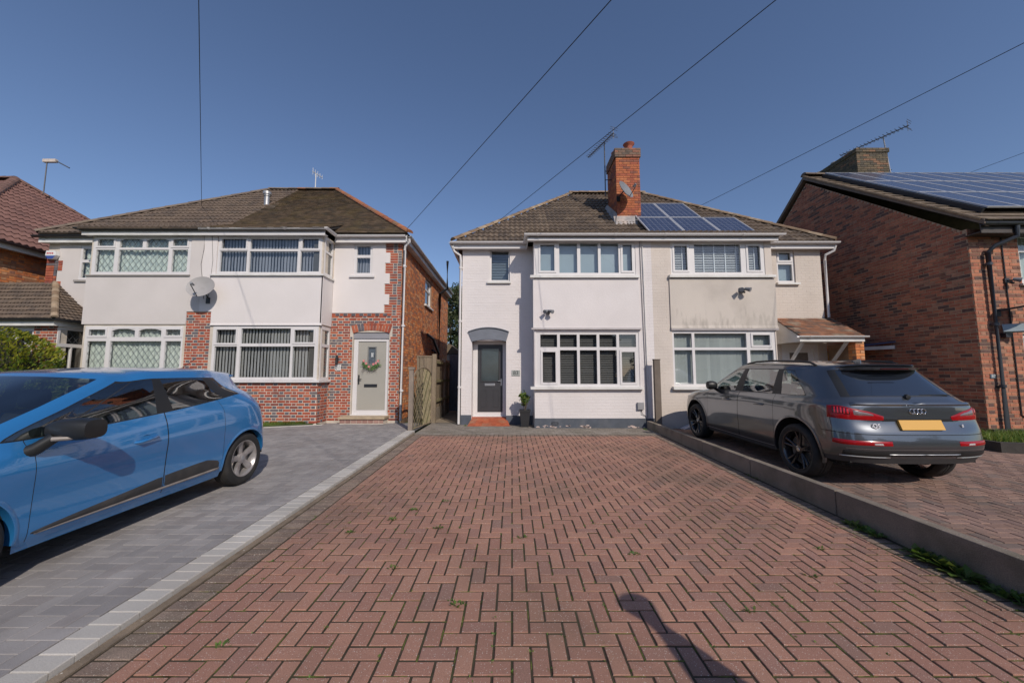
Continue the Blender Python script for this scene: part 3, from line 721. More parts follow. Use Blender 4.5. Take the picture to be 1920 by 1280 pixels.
# flaking paint at the foot of the bay
random.seed(31); fl=MB(fb)
for i in range(26):
    cx=random.choice([random.uniform(0.65,1.6),random.uniform(0.75,0.9),random.uniform(1.75,1.95),random.uniform(2.9,3.5),random.uniform(3.0,3.3)]); cz=0.215+random.random()**2*0.05; rr=random.uniform(0.012,0.05)
    pts=[(cx+rr*1.6*math.cos(a)*random.uniform(.6,1.2),0.0145,cz+rr*0.45*math.sin(a)*random.uniform(.6,1.2)) for a in [k*math.pi/4 for k in range(8)]]; fl.poly(pts)
fl=fl.build('flaked_paint',mat('exposed_render',(0.55,0.43,0.38),0.9,0.2,20),H83); fl['kind']='stuff'
wu=window(H83,fb,up,[(0.735,1.125,4.235,4.96),(1.245,1.715,4.195,4.995),(1.80,2.265,4.195,4.995),(2.335,2.805,4.195,4.995),(2.90,3.165,4.235,4.96)],d=-0.015,sash=(0,4),backing=('flat',frost),sill=(0.47,3.31,4.04,4.115,0.10,upvc_old))
wl2=window(H83,fb,lo,[(0.73,1.165,2.245,2.57),(1.235,1.675,2.245,2.57),(1.745,2.185,2.245,2.57),(2.255,2.695,2.245,2.57),(2.765,3.20,2.245,2.57),(0.775,1.13,1.33,2.13),(1.235,1.675,1.30,2.165),(1.745,2.185,1.30,2.165),(2.255,2.695,1.30,2.165),(2.805,3.165,1.33,2.13)],d=-0.015,sash=(5,9),backing=('venetian',ven83,[1.2,1.7,2.2,2.7]),sill=(0.47,3.33,1.165,1.232,0.11,upvc_old))
window(H83,f,(-0.62,-0.06,4.13,5.045),[(-0.575,-0.10,4.17,5.005)],d=-0.05,backing=('venetian',mat('venetian_blue',(0.28,0.33,0.38),0.4,0.05,2)),sill=(-0.69,-0.03,4.06,4.125,0.07,upvc_old))
# entrance recess, arch, door, tiled step
fd=front(10.52)
r=MB(f); r.quad((-1.10,-0.28,0.3),(-1.10,-0.31,0.3),(-1.10,-0.31,2.5),(-1.10,-0.28,2.5)); 
d=MB(fd); d.panel((-1.10,-0.16,0.30,2.50),[(-0.966,-0.262,0.50,2.385)],-0.07,0.0); dfm=d.build('door_frame',upvc,H83,bevel=0.004)
doorm=mat('anthracite_door',(0.042,0.042,0.046),0.42,0.06,3,fine=0.06)
d=MB(fd); d.panel((-0.962,-0.266,0.505,2.38),[(-0.86,-0.37,1.36,2.27)],-0.06,-0.012); dr=d.build('door',doorm,H83,bevel=0.003)
g=MB(fd); g.quad((-0.86,-0.03,1.36),(-0.37,-0.03,1.36),(-0.37,-0.03,2.27),(-0.86,-0.03,2.27)); g.build('pane',mat('obscure_glass',(0.035,0.05,0.06),0.12,0.2,3,spec=0.8),dr)
g=MB(fd); g.panel((-0.885,-0.345,1.335,2.295),[(-0.858,-0.372,1.362,2.268)],-0.012,0.004); g.build('glazing_bead',doorm,dr,bevel=0.004)
g=MB(fd); g.box(-0.765,-0.475,-0.012,0.006,1.225,1.29); g.build('letterbox',mat('brushed_steel',(0.55,0.55,0.56),0.3,0.04,5,metal=0.9),dr,bevel=0.004)
for a,b in ((-0.87,-0.70),(-0.53,-0.36)):
    g=MB(fd); g.panel((a,b,0.64,1.12),[(a+0.022,b-0.022,0.662,1.098)],-0.012,-0.004); g.build('door_panel',doorm,dr,bevel=0.003)
g=MB(fd); g.box(-0.318,-0.286,-0.012,0.004,1.23,1.42); g.box(-0.40,-0.300,0.02,0.035,1.355,1.375); g.tube([(-0.302,0,1.365),(-0.302,0.03,1.365)],0.008); g.build('door_handle',MC['brushed_steel'],dr)
d=MB(fd); d.box(-1.09,-0.17,-0.02,0.05,0.30,0.395); d.build('door_sill',upvc,H83,bevel=0.004)
# rendered arch
a=MB(f); n=14; topz=lambda t:2.70+0.115*(1-(2*t-1)**2); botz=lambda t:2.445+0.055*(1-(2*t-1)**2)
T_=[(-1.205+1.12*i/n,topz(i/n)) for i in range(n+1)]; B_=[(-1.10+0.94*i/n,botz(i/n)) for i in range(n+1)]
for i in range(n):
    vs=[(B_[i][0],-0.28,B_[i][1]),(B_[i+1][0],-0.28,B_[i+1][1]),(B_[i+1][0],0.028,B_[i+1][1]),(B_[i][0],0.028,B_[i][1]),(T_[i][0],0,T_[i][1]),(T_[i+1][0],0,T_[i+1][1]),(T_[i+1][0],0.028,T_[i+1][1]),(T_[i][0],0.028,T_[i][1])]
    a.add(vs,[(0,3,2,1),(3,7,6,2),(7,4,5,6)]+([(0,4,7,3)] if i==0 else [])+([(1,2,6,5)] if i==n-1 else []))
a.build('door_arch',mat('arch_grey',(0.16,0.175,0.205),0.8,0.08,4,0.3,60),H83)
a=MB(f)
for i in range(n): a.box(T_[i][0]-0.012,T_[i+1][0]+0.001,0.0,0.05,0,0) if False else a.add([(T_[i][0],0,T_[i][1]),(T_[i+1][0],0,T_[i+1][1]),(T_[i+1][0],0.06,T_[i+1][1]),(T_[i][0],0.06,T_[i][1]),(T_[i][0],0,T_[i][1]+0.022),(T_[i+1][0],0,T_[i+1][1]+0.022),(T_[i+1][0],0.06,T_[i+1][1]+0.022),(T_[i][0],0.06,T_[i][1]+0.022)],[(0,3,2,1),(4,5,6,7),(3,7,6,2)])
a.build('arch_ledge',MC['arch_grey'],H83)
stm=hues('quarry_tile',[(0.42,0.105,0.045),(0.38,0.09,0.04),(0.34,0.11,0.06)],rough=0.6,var=0.18,scale=8,fine=0.12,dirt=(0.30,0.19,0.11),dirt_amt=0.6,dirt_scale=4)
st=MB(); st.add([(-1.10,10.5,0.1),(-0.16,10.5,0.1),(-0.06,9.88,0.1),(-1.16,9.88,0.1),(-1.10,10.5,0.385),(-0.16,10.5,0.385),(-0.16,10.30,0.345),(-1.10,10.30,0.345),(-0.06,9.88,0.215),(-1.16,9.88,0.215)],[(4,7,6,5),(7,9,8,6),(3,2,8,9),(1,5,6,8,2),(0,3,9,7,4)])
sto=st.build('door_step',stm[1],H83)
its=[]
for j in range(3):
    for i in range(6):
        t0,t1=j/3,(j+1)/3; ya,yb=10.30-(0.42)*t0,10.30-0.42*t1; za,zb=0.345-0.13*t0,0.345-0.13*t1
        xa=-1.10-0.06*(t0+t1)/2; xb=-0.16+0.10*(t0+t1)/2; cx=xa+(xb-xa)*(i+0.5)/6; ww=round((xb-xa)/6-0.006,2); 
        M=Matrix.Translation((cx,(ya+yb)/2,(za+zb)/2+0.006))@Matrix.Rotation(math.atan(0.13/0.42),4,'X'); its.append((('q',ww),(lambda ww=ww:block_shape(ww,0.136,0.012,0.002)),M,pick([2,2,1]),0.02))
pieces('step_tile',sto,its,stm,limit=40)
# house number plate, lamp box, security light
n83=thing('number_plate','small grey plate with house number 83 beside the dark front door','house sign',(0.13,10.21,1.60))
q=MB(f); q.box(-0.01,0.22,0.002,0.016,1.50,1.66); q.build('plate',mat('slate_plate',(0.33,0.35,0.33),0.5,0.1,10),n83,bevel=0.004)
text_obj('83',0.15,f,0.105,0.017,1.582,mat('sign_ink',(0.03,0.035,0.04),0.5,0.0),n83)
def floodlight(name,label,fr,u,z,d=0.0,tw=1,group=None,s=1.0):
    t=thing(name,label,'security light',tuple(fr(u,d,z)),group)
    m=MB(fr); m.box(u-0.05*s,u+0.05*s,d,d+0.035,z-0.05*s,z+0.05*s); m.tube([(u,d+0.03,z),(u+0.02,d+0.10*s,z-0.02)],0.016*s,8); m.build('mount',blackp,t)
    m=MB(fr); m.lathe([(0.0,0),(0.035*s,0.0),(0.045*s,0.05*s),(0.05*s,0.13*s),(0.0,0.135*s)],(0,0,0),12,'z'); 
    V=[Vector(v) for v in m.v]; 
    for k in range(tw):
        h=MB(); sgn=(-1)**k; base=fr(u+0.03*sgn,d+0.10*s,z+0.015); aim=(fr.u*(0.6*sgn)+fr.n*0.7-Vector((0,0,0.35))).normalized()
        h.tube([tuple(base),tuple(base+aim*0.12*s)],0.032*s,12,r1=0.052*s); h.build('lamp_head',darkgrey,t,smooth=40)
    h=MB(); base=fr(u+0.0,d+0.08*s,z-0.05*s); h.tube([tuple(base),tuple(base+fr.n*0.05+Vector((0,0,-0.03)))],0.028*s,10,r1=0.02*s); h.build('motion_sensor',blackp,t,smooth=40)
    return t
floodlight('security_light','small grey twin security light on the white house, between its upper and lower windows',fb,0.93,3.15,0.036,2,'security lights')
# roof of the pair, gutters
RS=0.85; ey=10.02; ez=5.20; rz=8.43; ry=13.82
def rp(x,y): return (x,y,ez+RS*(y-ey))
roofR=dict(variants=tileR,weights=[3,3,2,1.3],w=0.30,ex=0.30,hgt=0.036)
rA=roof_plane(H83,[rp(-1.60,ey),rp(3.66,ey),rp(3.66,ry),rp(2.26,ry)],limit=300,**roofR)
un=MC['roof_felt']
m=MB(); m.poly([(-1.60,ey,ez-0.01),(2.26,ry,rz-0.01),(-1.60,17.62,ez-0.01)]); m.quad((-1.6,17.62,ez-0.01),(3.66,17.62,ez-0.01),(3.66,ry,rz-0.01),(2.26,ry,rz-0.01)); m.build('rear_roof',tileR[0],H83)
sp=[(0.42,9.34,5.115),(3.66,9.34,5.115),(3.66,10.54,5.645),(0.42,10.54,5.645)]
roof_plane(H83,[(0.42,9.34,5.13),(3.66,9.34,5.13),(3.66,10.56,5.68),(0.42,10.56,5.68)],limit=70,name='bay_roof',**{**roofR,'ex':0.26})
ck=MB(); ck.poly([(0.43,9.38,5.08),(0.43,10.02,5.10),(0.43,10.5,5.60),(0.43,9.38,5.12)]); ck.build('roof_cheek',upvc_old,H83)
ridge(H83,(-1.62,ey,ez+0.03),(2.26,ry,rz+0.03),hip_b,name='hip_tile',r=0.11,weights=[2,2,0.6])
ridge(H83,(2.2,ry,rz+0.05),(3.66,ry,rz+0.05),hip_b,r=0.12,weights=[2,2,1])
def eaves(parent,segs,gm,fm,zt,side=None):
    m=MB()
    for (x0,x1,yf,yb) in segs:
        m.box(x0,x1,yf,yf+0.02,zt-0.15,zt+0.03); m.box(x0,x1,yf+0.021,yb,zt-0.128,zt-0.11)
    return m.build('fascia',fm,parent)
eaves(H83,[(-1.60,0.42,10.03,10.22),(0.42,3.66,9.40,9.58)],None,upvc,5.15)
sd=MB(); sd.box(-1.62,-1.60,10.0,17.6,5.0,5.18); sd.box(0.40,0.42,9.40,10.03,5.0,5.18); sd.build('side_fascia',upvc_old,H83)
gutter(H83,[(-1.70,9.965,5.165),(0.37,9.965,5.165),(0.37,9.34,5.150),(3.66,9.34,5.150)],upvc)
gutter(H83,[(-1.68,17.5,5.14),(-1.68,9.97,5.16)],upvc_old)
downpipe(H83,[(-1.66,10.03,5.08),(-1.60,10.07,4.93),(-1.44,10.16,4.84),(-1.43,10.17,4.7),(-1.43,10.17,0.22)],upvc,0.034,clips=(1.2,3.0,4.5))
chimney_stack(H83,3.28,4.02,11.25,12.25,5.9,8.68,hues('chimney_brick',[(0.42,0.13,0.055),(0.34,0.095,0.05),(0.46,0.165,0.07),(0.24,0.09,0.06)],**bt),[3,3,2,1],mort81,corbel=4,cap_variants=hues('weathered_brick',[(0.19,0.125,0.09),(0.26,0.12,0.08),(0.13,0.10,0.08)],**bt))
# ---------------------------------------------------------------- 85, cream half with solar panels
H85=thing('semi_detached_house','cream painted semi-detached house with solar panels and tiled door canopy, behind the parked grey car','house',(6.2,10.2,ZF),'semi-detached houses')
lo=(4.13,6.79,1.245,2.675); up=(4.17,6.64,4.14,5.025)
wb=MB(fb).panel((3.66,6.82,0.10,5.08),[lo,up],-0.28,0).build('bay_wall',paint85,H85)
its=brick_items(fb,[(3.66,4.10,0.30,5.0),(3.70,6.80,0.30,1.15)],[],'stretcher',[1],z0=0.21,proud=0.0024,jit=0.0009)
pieces('brick',wb,its,[paint85],limit=160)
w=MB(f).panel((6.80,8.64,0.10,5.12),[(7.41,7.92,4.09,5.03),(7.40,8.40,0.1,2.36)],-0.28,0).build('wall',paint85,H85)
its=brick_items(f,[(6.84,8.63,0.30,5.0)],[(7.37,7.96,4.0,5.1),(7.38,8.42,0.1,2.38)],'stretcher',[1],z0=0.21,proud=0.0024,jit=0.0009)
pieces('brick',w,its,[paint85],limit=160)
boxwalls(H85,3.66,8.64,10.22,17.6,0.1,5.12,paint85,left=False)
s=MB(); s.box(6.57,6.819,9.861,10.215,0.1,5.08); s.build('bay_side',paint85,H85)
stainp=mat('stained_render',(0.575,0.52,0.46),0.9,0.05,1.2,0.4,60,dirt=(0.35,0.31,0.27),dirt_amt=0.4,dirt_scale=1.3)
_n=stainp.node_tree.nodes; _l=stainp.node_tree.links; _p=_n['Principled BSDF']; _src=_p.inputs['Base Color'].links[0].from_socket
_g=_n.new('ShaderNodeNewGeometry'); _mp=_n.new('ShaderNodeMapping'); _mp.inputs['Scale'].default_value=(9,1,2.2); _l.new(_g.outputs['Position'],_mp.inputs['Vector'])
_t=_n.new('ShaderNodeTexNoise'); _t.inputs['Scale'].default_value=1.3; _t.inputs['Detail'].default_value=8; _l.new(_mp.outputs[0],_t.inputs['Vector'])
_s=_n.new('ShaderNodeSeparateXYZ'); _l.new(_g.outputs['Position'],_s.inputs[0])
_m=_n.new('ShaderNodeMapRange'); _m.inputs['From Min'].default_value=3.55; _m.inputs['From Max'].default_value=2.75; _m.inputs['To Min'].default_value=-0.16; _m.inputs['To Max'].default_value=0.12; _l.new(_s.outputs[2],_m.inputs['Value'])
_a=_n.new('ShaderNodeMath'); _a.operation='ADD'; _l.new(_t.outputs[0],_a.inputs[0]); _l.new(_m.outputs[0],_a.inputs[1])
_r=_n.new('ShaderNodeMapRange'); _r.inputs['From Min'].default_value=0.54; _r.inputs['From Max'].default_value=0.80; _r.inputs['To Max'].default_value=0.5; _l.new(_a.outputs[0],_r.inputs['Value'])
_x=_n.new('ShaderNodeMix'); _x.data_type='RGBA'; _l.new(_r.outputs[0],_x.inputs[0]); _l.new(_src,_x.inputs[6]); _x.inputs[7].default_value=(0.26,0.235,0.20,1); _l.new(_x.outputs[2],_p.inputs['Base Color'])
p=MB(fb); p.box(4.10,6.85,0.0,0.035,2.80,4.03); p.add([(4.10,0,2.72),(6.87,0,2.72),(6.87,0.06,2.72),(4.10,0.06,2.72),(4.10,0,2.80),(6.85,0,2.80),(6.85,0.035,2.80),(4.10,0.035,2.80)],[(0,3,2,1),(0,1,5,4),(1,2,6,5),(2,3,7,6),(3,0,4,7)]); p.build('rendered_panel',stainp,H85)
p=MB(fb); p.box(4.10,6.86,0.0,0.05,2.68,2.718); p.build('drip_ledge',MC['grey_white_trim'],H85)
window(H85,fb,up,[(4.26,4.62,4.25,4.93),(4.80,6.02,4.21,4.97),(6.20,6.54,4.25,4.93)],d=-0.015,sash=(0,2),backing=('venetian',shut,[4.53,5.1,5.38,5.68,5.97,6.45]),sill=(4.09,6.85,4.05,4.125,0.10,upvc_old))
window(H85,fb,lo,[(4.18,4.64,2.235,2.60),(4.71,6.05,2.235,2.60),(6.20,6.66,2.28,2.57),(4.18,4.64,1.30,2.17),(4.71,6.05,1.30,2.17),(6.13,6.73,1.30,2.17)],d=-0.015,sash=(2,),backing=('vertical',mat('pale_blind',(0.50,0.52,0.50),0.8,0.05,2)),sill=(4.08,6.86,1.16,1.24,0.11,upvc_old))
window(H85,f,(7.41,7.92,4.09,5.03),[(7.49,7.84,4.72,4.96),(7.47,7.86,4.15,4.62)],d=-0.04,sash=(0,),backing=('flat',frost),sill=(7.36,7.99,4.02,4.085,0.08,upvc_old))
m=MB(f); m.panel((7.40,8.40,0.25,2.36),[(7.52,8.28,0.35,2.26)],-0.12,-0.02); m.build('door_frame',upvc,H85)
m=MB(f); m.panel((7.52,8.28,0.35,2.26),[(7.64,8.16,1.2,2.14)],-0.10,-0.05); dd=m.build('door',upvc,H85)
m=MB(f); m.quad((7.64,-0.07,1.2),(8.16,-0.07,1.2),(8.16,-0.07,2.14),(7.64,-0.07,2.14)); m.build('pane',mat('brown_obscure_glass',(0.14,0.11,0.09),0.25,0.2,6),dd)
# canopy over the door
cn=[(7.20,9.30,2.50),(8.78,9.30,2.50),(8.78,10.21,3.08),(7.20,10.21,3.08)]
roof_plane(H85,cn,tilec,[3,2,2,1,0.8],kind='flat',w=0.17,ex=0.12,hgt=0.014,name='canopy_roof',under=upvc_old,limit=120)
m=MB(); m.box(7.18,8.80,9.27,9.29,2.36,2.47); m.box(7.18,7.20,9.295,10.21,2.36,2.50); m.add([(7.195,9.30,2.42),(7.195,10.21,2.42),(7.195,10.21,3.04),(7.21,9.30,2.42),(7.21,10.21,2.42),(7.21,10.21,3.04)],[(0,1,2),(3,4,5)]); m.quad((7.2,9.3,2.40),(8.78,9.3,2.40),(8.78,10.21,2.40),(7.2,10.21,2.40)); m.build('canopy_soffit',upvc_old,H85)
gutter(H85,[(7.12,9.24,2.50),(8.86,9.24,2.50)],upvc,0.05)
for x in (7.34,8.45):
    m=MB(); m.add([(x,9.38,2.36),(x+0.06,9.38,2.36),(x+0.06,9.46,2.36),(x,9.46,2.36),(x,10.14,1.55),(x+0.06,10.14,1.55),(x+0.06,10.21,1.55),(x,10.21,1.55)],[(0,3,2,1),(4,5,6,7),(0,1,5,4),(1,2,6,5),(2,3,7,6),(3,0,4,7)]); m.build('canopy_bracket',upvc_old,H85)
# roof
roof_plane(H85,[rp(3.66,ey),rp(8.90,ey),rp(5.04,ry),rp(3.66,ry)],limit=300,**roofR)
m=MB(); m.poly([(8.90,ey,ez-0.01),(5.04,ry,rz-0.01),(8.90,17.62,ez-0.01)]); m.quad((8.9,17.62,ez-0.01),(3.66,17.62,ez-0.01),(3.66,ry,rz-0.01),(5.04,ry,rz-0.01)); m.build('rear_roof',tileR[0],H85)
roof_plane(H85,[(3.66,9.34,5.13),(6.90,9.34,5.13),(6.90,10.56,5.68),(3.66,10.56,5.68)],limit=60,name='bay_roof',**{**roofR,'ex':0.26})
ridge(H85,(8.92,ey,ez+0.03),(5.04,ry,rz+0.03),hip_b,name='hip_tile',r=0.11,weights=[1,1,2])
ridge(H85,(3.66,ry,rz+0.05),(5.10,ry,rz+0.05),hip_b,r=0.12,weights=[1,1,2])
eaves(H85,[(3.66,6.90,9.40,9.58),(6.90,8.92,10.03,10.22)],None,upvc,5.15)
gutter(H85,[(3.66,9.34,5.150),(6.98,9.34,5.150),(6.98,9.965,5.165),(8.98,9.965,5.165)],upvc)
downpipe(H85,[(8.93,10.02,5.1),(8.90,10.06,4.95),(8.72,10.14,4.85),(8.72,10.17,4.7),(8.72,10.17,3.1)],upvc,0.034)
floodlight('security_light','black twin security light high on the cream rendered panel',fb,5.95,3.72,0.036,2,'security lights',1.15)
# solar panels
cellm=bpy.data.materials.new('solar_cells'); cellm.use_nodes=True; MC['solar_cells']=cellm
nn=cellm.node_tree.nodes; ll=cellm.node_tree.links; pb=nn['Principled BSDF']; pb.inputs['Roughness'].default_value=0.22; pb.inputs['Specular IOR Level'].default_value=0.6
tc=nn.new('ShaderNodeTexCoord'); bt_=nn.new('ShaderNodeTexBrick'); bt_.offset=0.0; bt_.inputs['Scale'].default_value=1.0; bt_.inputs['Brick Width'].default_value=0.152; bt_.inputs['Row Height'].default_value=0.159; bt_.inputs['Mortar Size'].default_value=0.004
bt_.inputs['Color1'].default_value=(0.028,0.038,0.080,1); bt_.inputs['Color2'].default_value=(0.040,0.052,0.098,1); bt_.inputs['Mortar'].default_value=(0.26,0.28,0.33,1)
ll.new(tc.outputs['Object'],bt_.inputs['Vector']); ll.new(bt_.outputs[0],pb.inputs['Base Color'])
alum=mat('panel_frame_alloy',(0.55,0.56,0.58),0.4,0.05,5,metal=0.4)
def solar(name,label,fr,u0,v0,w,h,d,group,parent=None):
    t=thing(name,label,'solar panel',tuple(fr(u0,d,v0)),group)
    m=MB(fr); m.panel((u0,u0+w,v0,v0+h),[(u0+0.03,u0+w-0.03,v0+0.03,v0+h-0.03)],d,d+0.035); m.build('panel_frame',alum,t)
    me=bpy.data.meshes.new('cells'); me.from_pydata([(0,0,0),(w-0.06,0,0),(w-0.06,h-0.06,0),(0,h-0.06,0)],[],[(0,1,2,3)]); me.materials.append(cellm)
    o=bpy.data.objects.new('cells',me); COL.objects.link(o); o.parent=t
    o.matrix_local=Matrix.Translation(-wloc(t))@fr.mat(u0+0.03,d+0.028,v0+0.03)@Matrix(((1,0,0,0),(0,0,1,0),(0,1,0,0),(0,0,0,1)))
    return t
aR=math.atan(RS); frR=Fr((0,ey,ez),(1,0,0),(0,-math.sin(aR),math.cos(aR))); frR.w=Vector((0,math.cos(aR),math.sin(aR)))
where=['lowest row, left end beside the chimney','lowest row, middle','lowest row, right end','upper row, right behind the chimney','upper row, right end']
k=0
for r_,n_ in ((0,3),(1,2)):
    for i in range(n_):
        solar('solar_panel','blue solar panel on the cream house roof, '+where[k],frR,3.84+i*1.0,0.02+r_*1.56,0.985,1.54,0.15,'solar panels on the cream house'); k+=1
# chimney pots, dish, aerial on 83
for i,(x,y,h,r) in enumerate(((3.47,11.95,0.26,0.12),(3.80,11.55,0.30,0.115))):
    m=MB(); 
    if i==0: m.lathe([(r*0.9,0),(r,0.05),(r*0.95,h*0.8),(r*1.1,h*0.9),(r*1.1,h),(r*0.8,h),(r*0.75,0.1)],(x,y,8.70),16)
    else: m.lathe([(r,0),(r*1.05,0.05),(r*0.9,h*0.6),(r*1.1,h*0.75),(r*1.55,h*0.95),(r*1.6,h),(r*1.3,h),(r*0.8,h*0.7),(r*0.75,0.1)],(x,y,8.70),16)
    m.build('chimney_pot',potm,H83,smooth=40)
lf=MB(); lf.add([(3.16,11.0,5.98),(4.12,11.0,5.98),(4.12,11.25,6.45),(3.16,11.25,6.45)],[(0,1,2,3)]); lf.add([(3.16,11.0,6.06),(3.26,11.2,6.5),(3.26,12.3,7.3),(3.10,12.3,7.1)],[(0,1,2,3)])
lf.v=[(x,y,z+0.02) for x,y,z in lf.v]; lf.build('lead_flashing',mat('pale_mortar_fillet',(0.33,0.31,0.30),0.7,0.25,8,dirt=(0.5,0.38,0.30),dirt_amt=0.6,dirt_scale=4),H83)
dish('satellite_dish','grey satellite dish on the tall brick chimney of the middle house',(3.46,10.84,7.12),(0.62,-0.70,0.36),0.33,darkgrey,(3.32,11.24,7.0),'satellite dishes')
aerial('tv_aerial','dark multi-element television aerial on a mast beside the tall brick chimney',(3.06,11.75,7.35),(3.06,11.75,9.22),(-0.37,0.93,0.0),1.45,14,0.15,alu,'television aerials',brk=((3.28,11.75),(7.9,8.2)))
# ---------------------------------------------------------------- 81
H81=thing('semi_detached_house','semi-detached house with white render over red brick and pale grey-green front door, number 81','house',(-5.6,10.4,ZF),'semi-detached houses')
Ym=10.42; Yb=9.85; PX=-8.33
f1=front(Ym); f1b=front(Yb)
W81=[5,4,2.4,1.6,0.8,0.5]; H81w=[0.6,0.6,0.3,0.8,4,2.5]
lo=(-7.93,-5.13,1.40,2.83); up=(-7.95,-5.14,4.225,5.29)
wb=MB(f1b).panel((PX,-5.104,0.10,5.32),[lo,up],-0.28,0).build('bay_wall',morta,H81)
its=brick_items(f1b,[(PX,-5.10,0.28,1.32),(PX,-8.02,1.33,3.20)],[],'flemish',W81,H81w,z0=0.28,proud=0.005,J=0.0145)
pieces('brick',wb,its,br81,limit=300)
m=MB(f1b); m.panel((-8.00,-5.06,2.90,4.165),[],0.0,0.03); m.add([(-8.0,0,2.84),(-5.05,0,2.84),(-5.05,0.055,2.84),(-8.0,0.055,2.84),(-8.0,0,2.90),(-5.06,0,2.90),(-5.06,0.03,2.90),(-8.0,0.03,2.90)],[(0,3,2,1),(0,1,5,4),(1,2,6,5),(2,3,7,6),(3,0,4,7)]); m.build('rendered_panel',rend81,H81)
m=MB(f1b); m.panel((PX,-7.96,4.16,5.32),[],0.0,0.0302); m.panel((PX,-8.00,3.21,4.16),[],0.0,0.0302); m.build('render',rend81,H81)
fs=Fr((-5.10,Yb,0),(0,1,0),(1,0,0))
wsd=MB(fs).panel((0.003,0.57,0.10,5.32),[(0.05,0.53,1.40,2.83),(0.05,0.53,4.225,5.29)],-0.06,0).build('bay_side',morta,H81)
pieces('brick',wsd,brick_items(fs,[(0.0,0.56,0.28,1.32)],[],'flemish',W81,H81w,z0=0.28,proud=0.005,J=0.0145),br81,limit=40)
m=MB(fs); m.panel((-0.03,0.555,2.87,4.165),[],0.001,0.03); m.build('rendered_panel',rend81,H81)
vb=('vertical',slat81)
window(H81,f1b,up,[(-7.86,-7.18,4.92,5.21),(-7.08,-5.80+0.02,4.92,5.21),(-5.68,-5.22,4.92,5.21),(-7.88,-7.16,4.30,4.86),(-7.09,-5.79,4.28,4.86),(-5.71,-5.20,4.30,4.86)],d=0.01,sash=(0,2),backing=('vertical',slat81u),sill=(-8.07,-5.04,4.17,4.222,0.09,upvc_old))
window(H81,f1b,lo,[(-7.84,-7.30,2.36,2.74),(-7.18,-5.87,2.36,2.76),(-5.77,-5.24,2.38,2.73),(-7.86,-7.27,1.47,2.28),(-7.19,-5.85,1.47,2.28),(-5.80,-5.22,1.47,2.28)],d=0.01,sash=(0,2),backing=vb,sill=(-8.05,-5.02,1.335,1.395,0.09,upvc))
window(H81,fs,(0.05,0.53,4.225,5.29),[(0.11,0.48,4.92,5.22),(0.11,0.48,4.30,4.86)],d=0.012,backing=('vertical',slat81u),sill=(-0.06,0.565,4.17,4.222,0.07,upvc_old),depth=0.3,name='side_window')
window(H81,fs,(0.05,0.53,1.40,2.83),[(0.11,0.48,2.36,2.74),(0.11,0.48,1.47,2.28)],d=0.012,backing=vb,sill=(-0.06,0.565,1.335,1.395,0.07,upvc),depth=0.3,name='side_window')
# main front
holes=[(-4.51,-3.98,4.36,5.27),(-4.455,-3.44,0.1,2.72)]
wm=MB(f1).panel((-5.10,-3.144,0.10,5.35),holes,-0.28,0).build('wall',morta,H81)
archc=(-3.945,); 
bh=[(-4.47,-3.43,0.1,2.66)]
rects=[(-5.095,-3.145,0.28,3.19)]
its=brick_items(f1,rects,[(-4.47,-3.43,0.1,2.64),(-4.54,-3.36,2.60,2.90)],'flemish',W81,H81w,z0=0.28,proud=0.005,J=0.0145)
# quoins toothed into the render
for k in range(28):
    za=3.205+k*0.075; 
    if za+0.07>5.32: break
    xl=-3.60 if (k//4)%2==0 else -3.47
    its+=brick_items(f1,[(xl,-3.145,za,za+0.064)],[],'flemish',W81,H81w,z0=za,proud=0.005,J=0.0145)[:4]
pieces('brick',wm,[i for i in its if not (i[2].translation.z>3.2 and i[2].translation.x<-3.62)],br81,limit=300)
# string course of projecting headers and arch of upright bricks
it2=[]
x=-5.08; k=0
while x<-3.5:
    M=f1.mat(x+0.05,0.02 if k%2 else 0.008,3.215)@Matrix(((1,0,0,0),(0,0,1,0),(0,1,0,0),(0,0,0,1))); it2.append((('hd',),(lambda:block_shape(0.10,0.065,0.03,0.003)),M,(4 if k%2 else 0),0.01)); x+=0.112; k+=1
for i in range(13):
    t=(i+0.5)/13; ang=(t-0.5)*0.62; cx=-3.945+math.sin(ang)*1.80; cz=2.985-1.80+math.cos(ang)*1.80-0.125+0.02
    M=f1.mat(cx,0.012,cz)@Matrix.Rotation(ang,4,Vector((0,1,0)))@Matrix(((1,0,0,0),(0,0,1,0),(0,1,0,0),(0,0,0,1)))
    it2.append((('vs',),(lambda:block_shape(0.073,0.215,0.03,0.003)),M,pick([3,2,2,1,1,0]),0.02))
pieces('arch_brick',wm,it2,br81,limit=60)
m=MB(f1); m.panel((-5.065,-3.615,3.265,5.33),[(-4.51,-3.98,4.36,5.27)],0.0,0.022)
for k in range(28):
    za=3.205+k*0.075
    if (k//4)%2==1 and za>3.2 and za<5.28: m.box(-3.6145,-3.48,0,0.022,za,za+0.075)
m.build('render',rend81,H81)
window(H81,f1,(-4.51,-3.98,4.36,5.27),[(-4.43,-4.05,4.94,5.20),(-4.43,-4.05,4.42,4.86)],d=0.0,backing=('vertical',slat81u),sill=(-4.60,-3.90,4.28,4.34,0.08,upvc))
boxwalls(H81,PX,-3.14,Ym,18.0,0.1,5.35,morta,left=False,right=False)
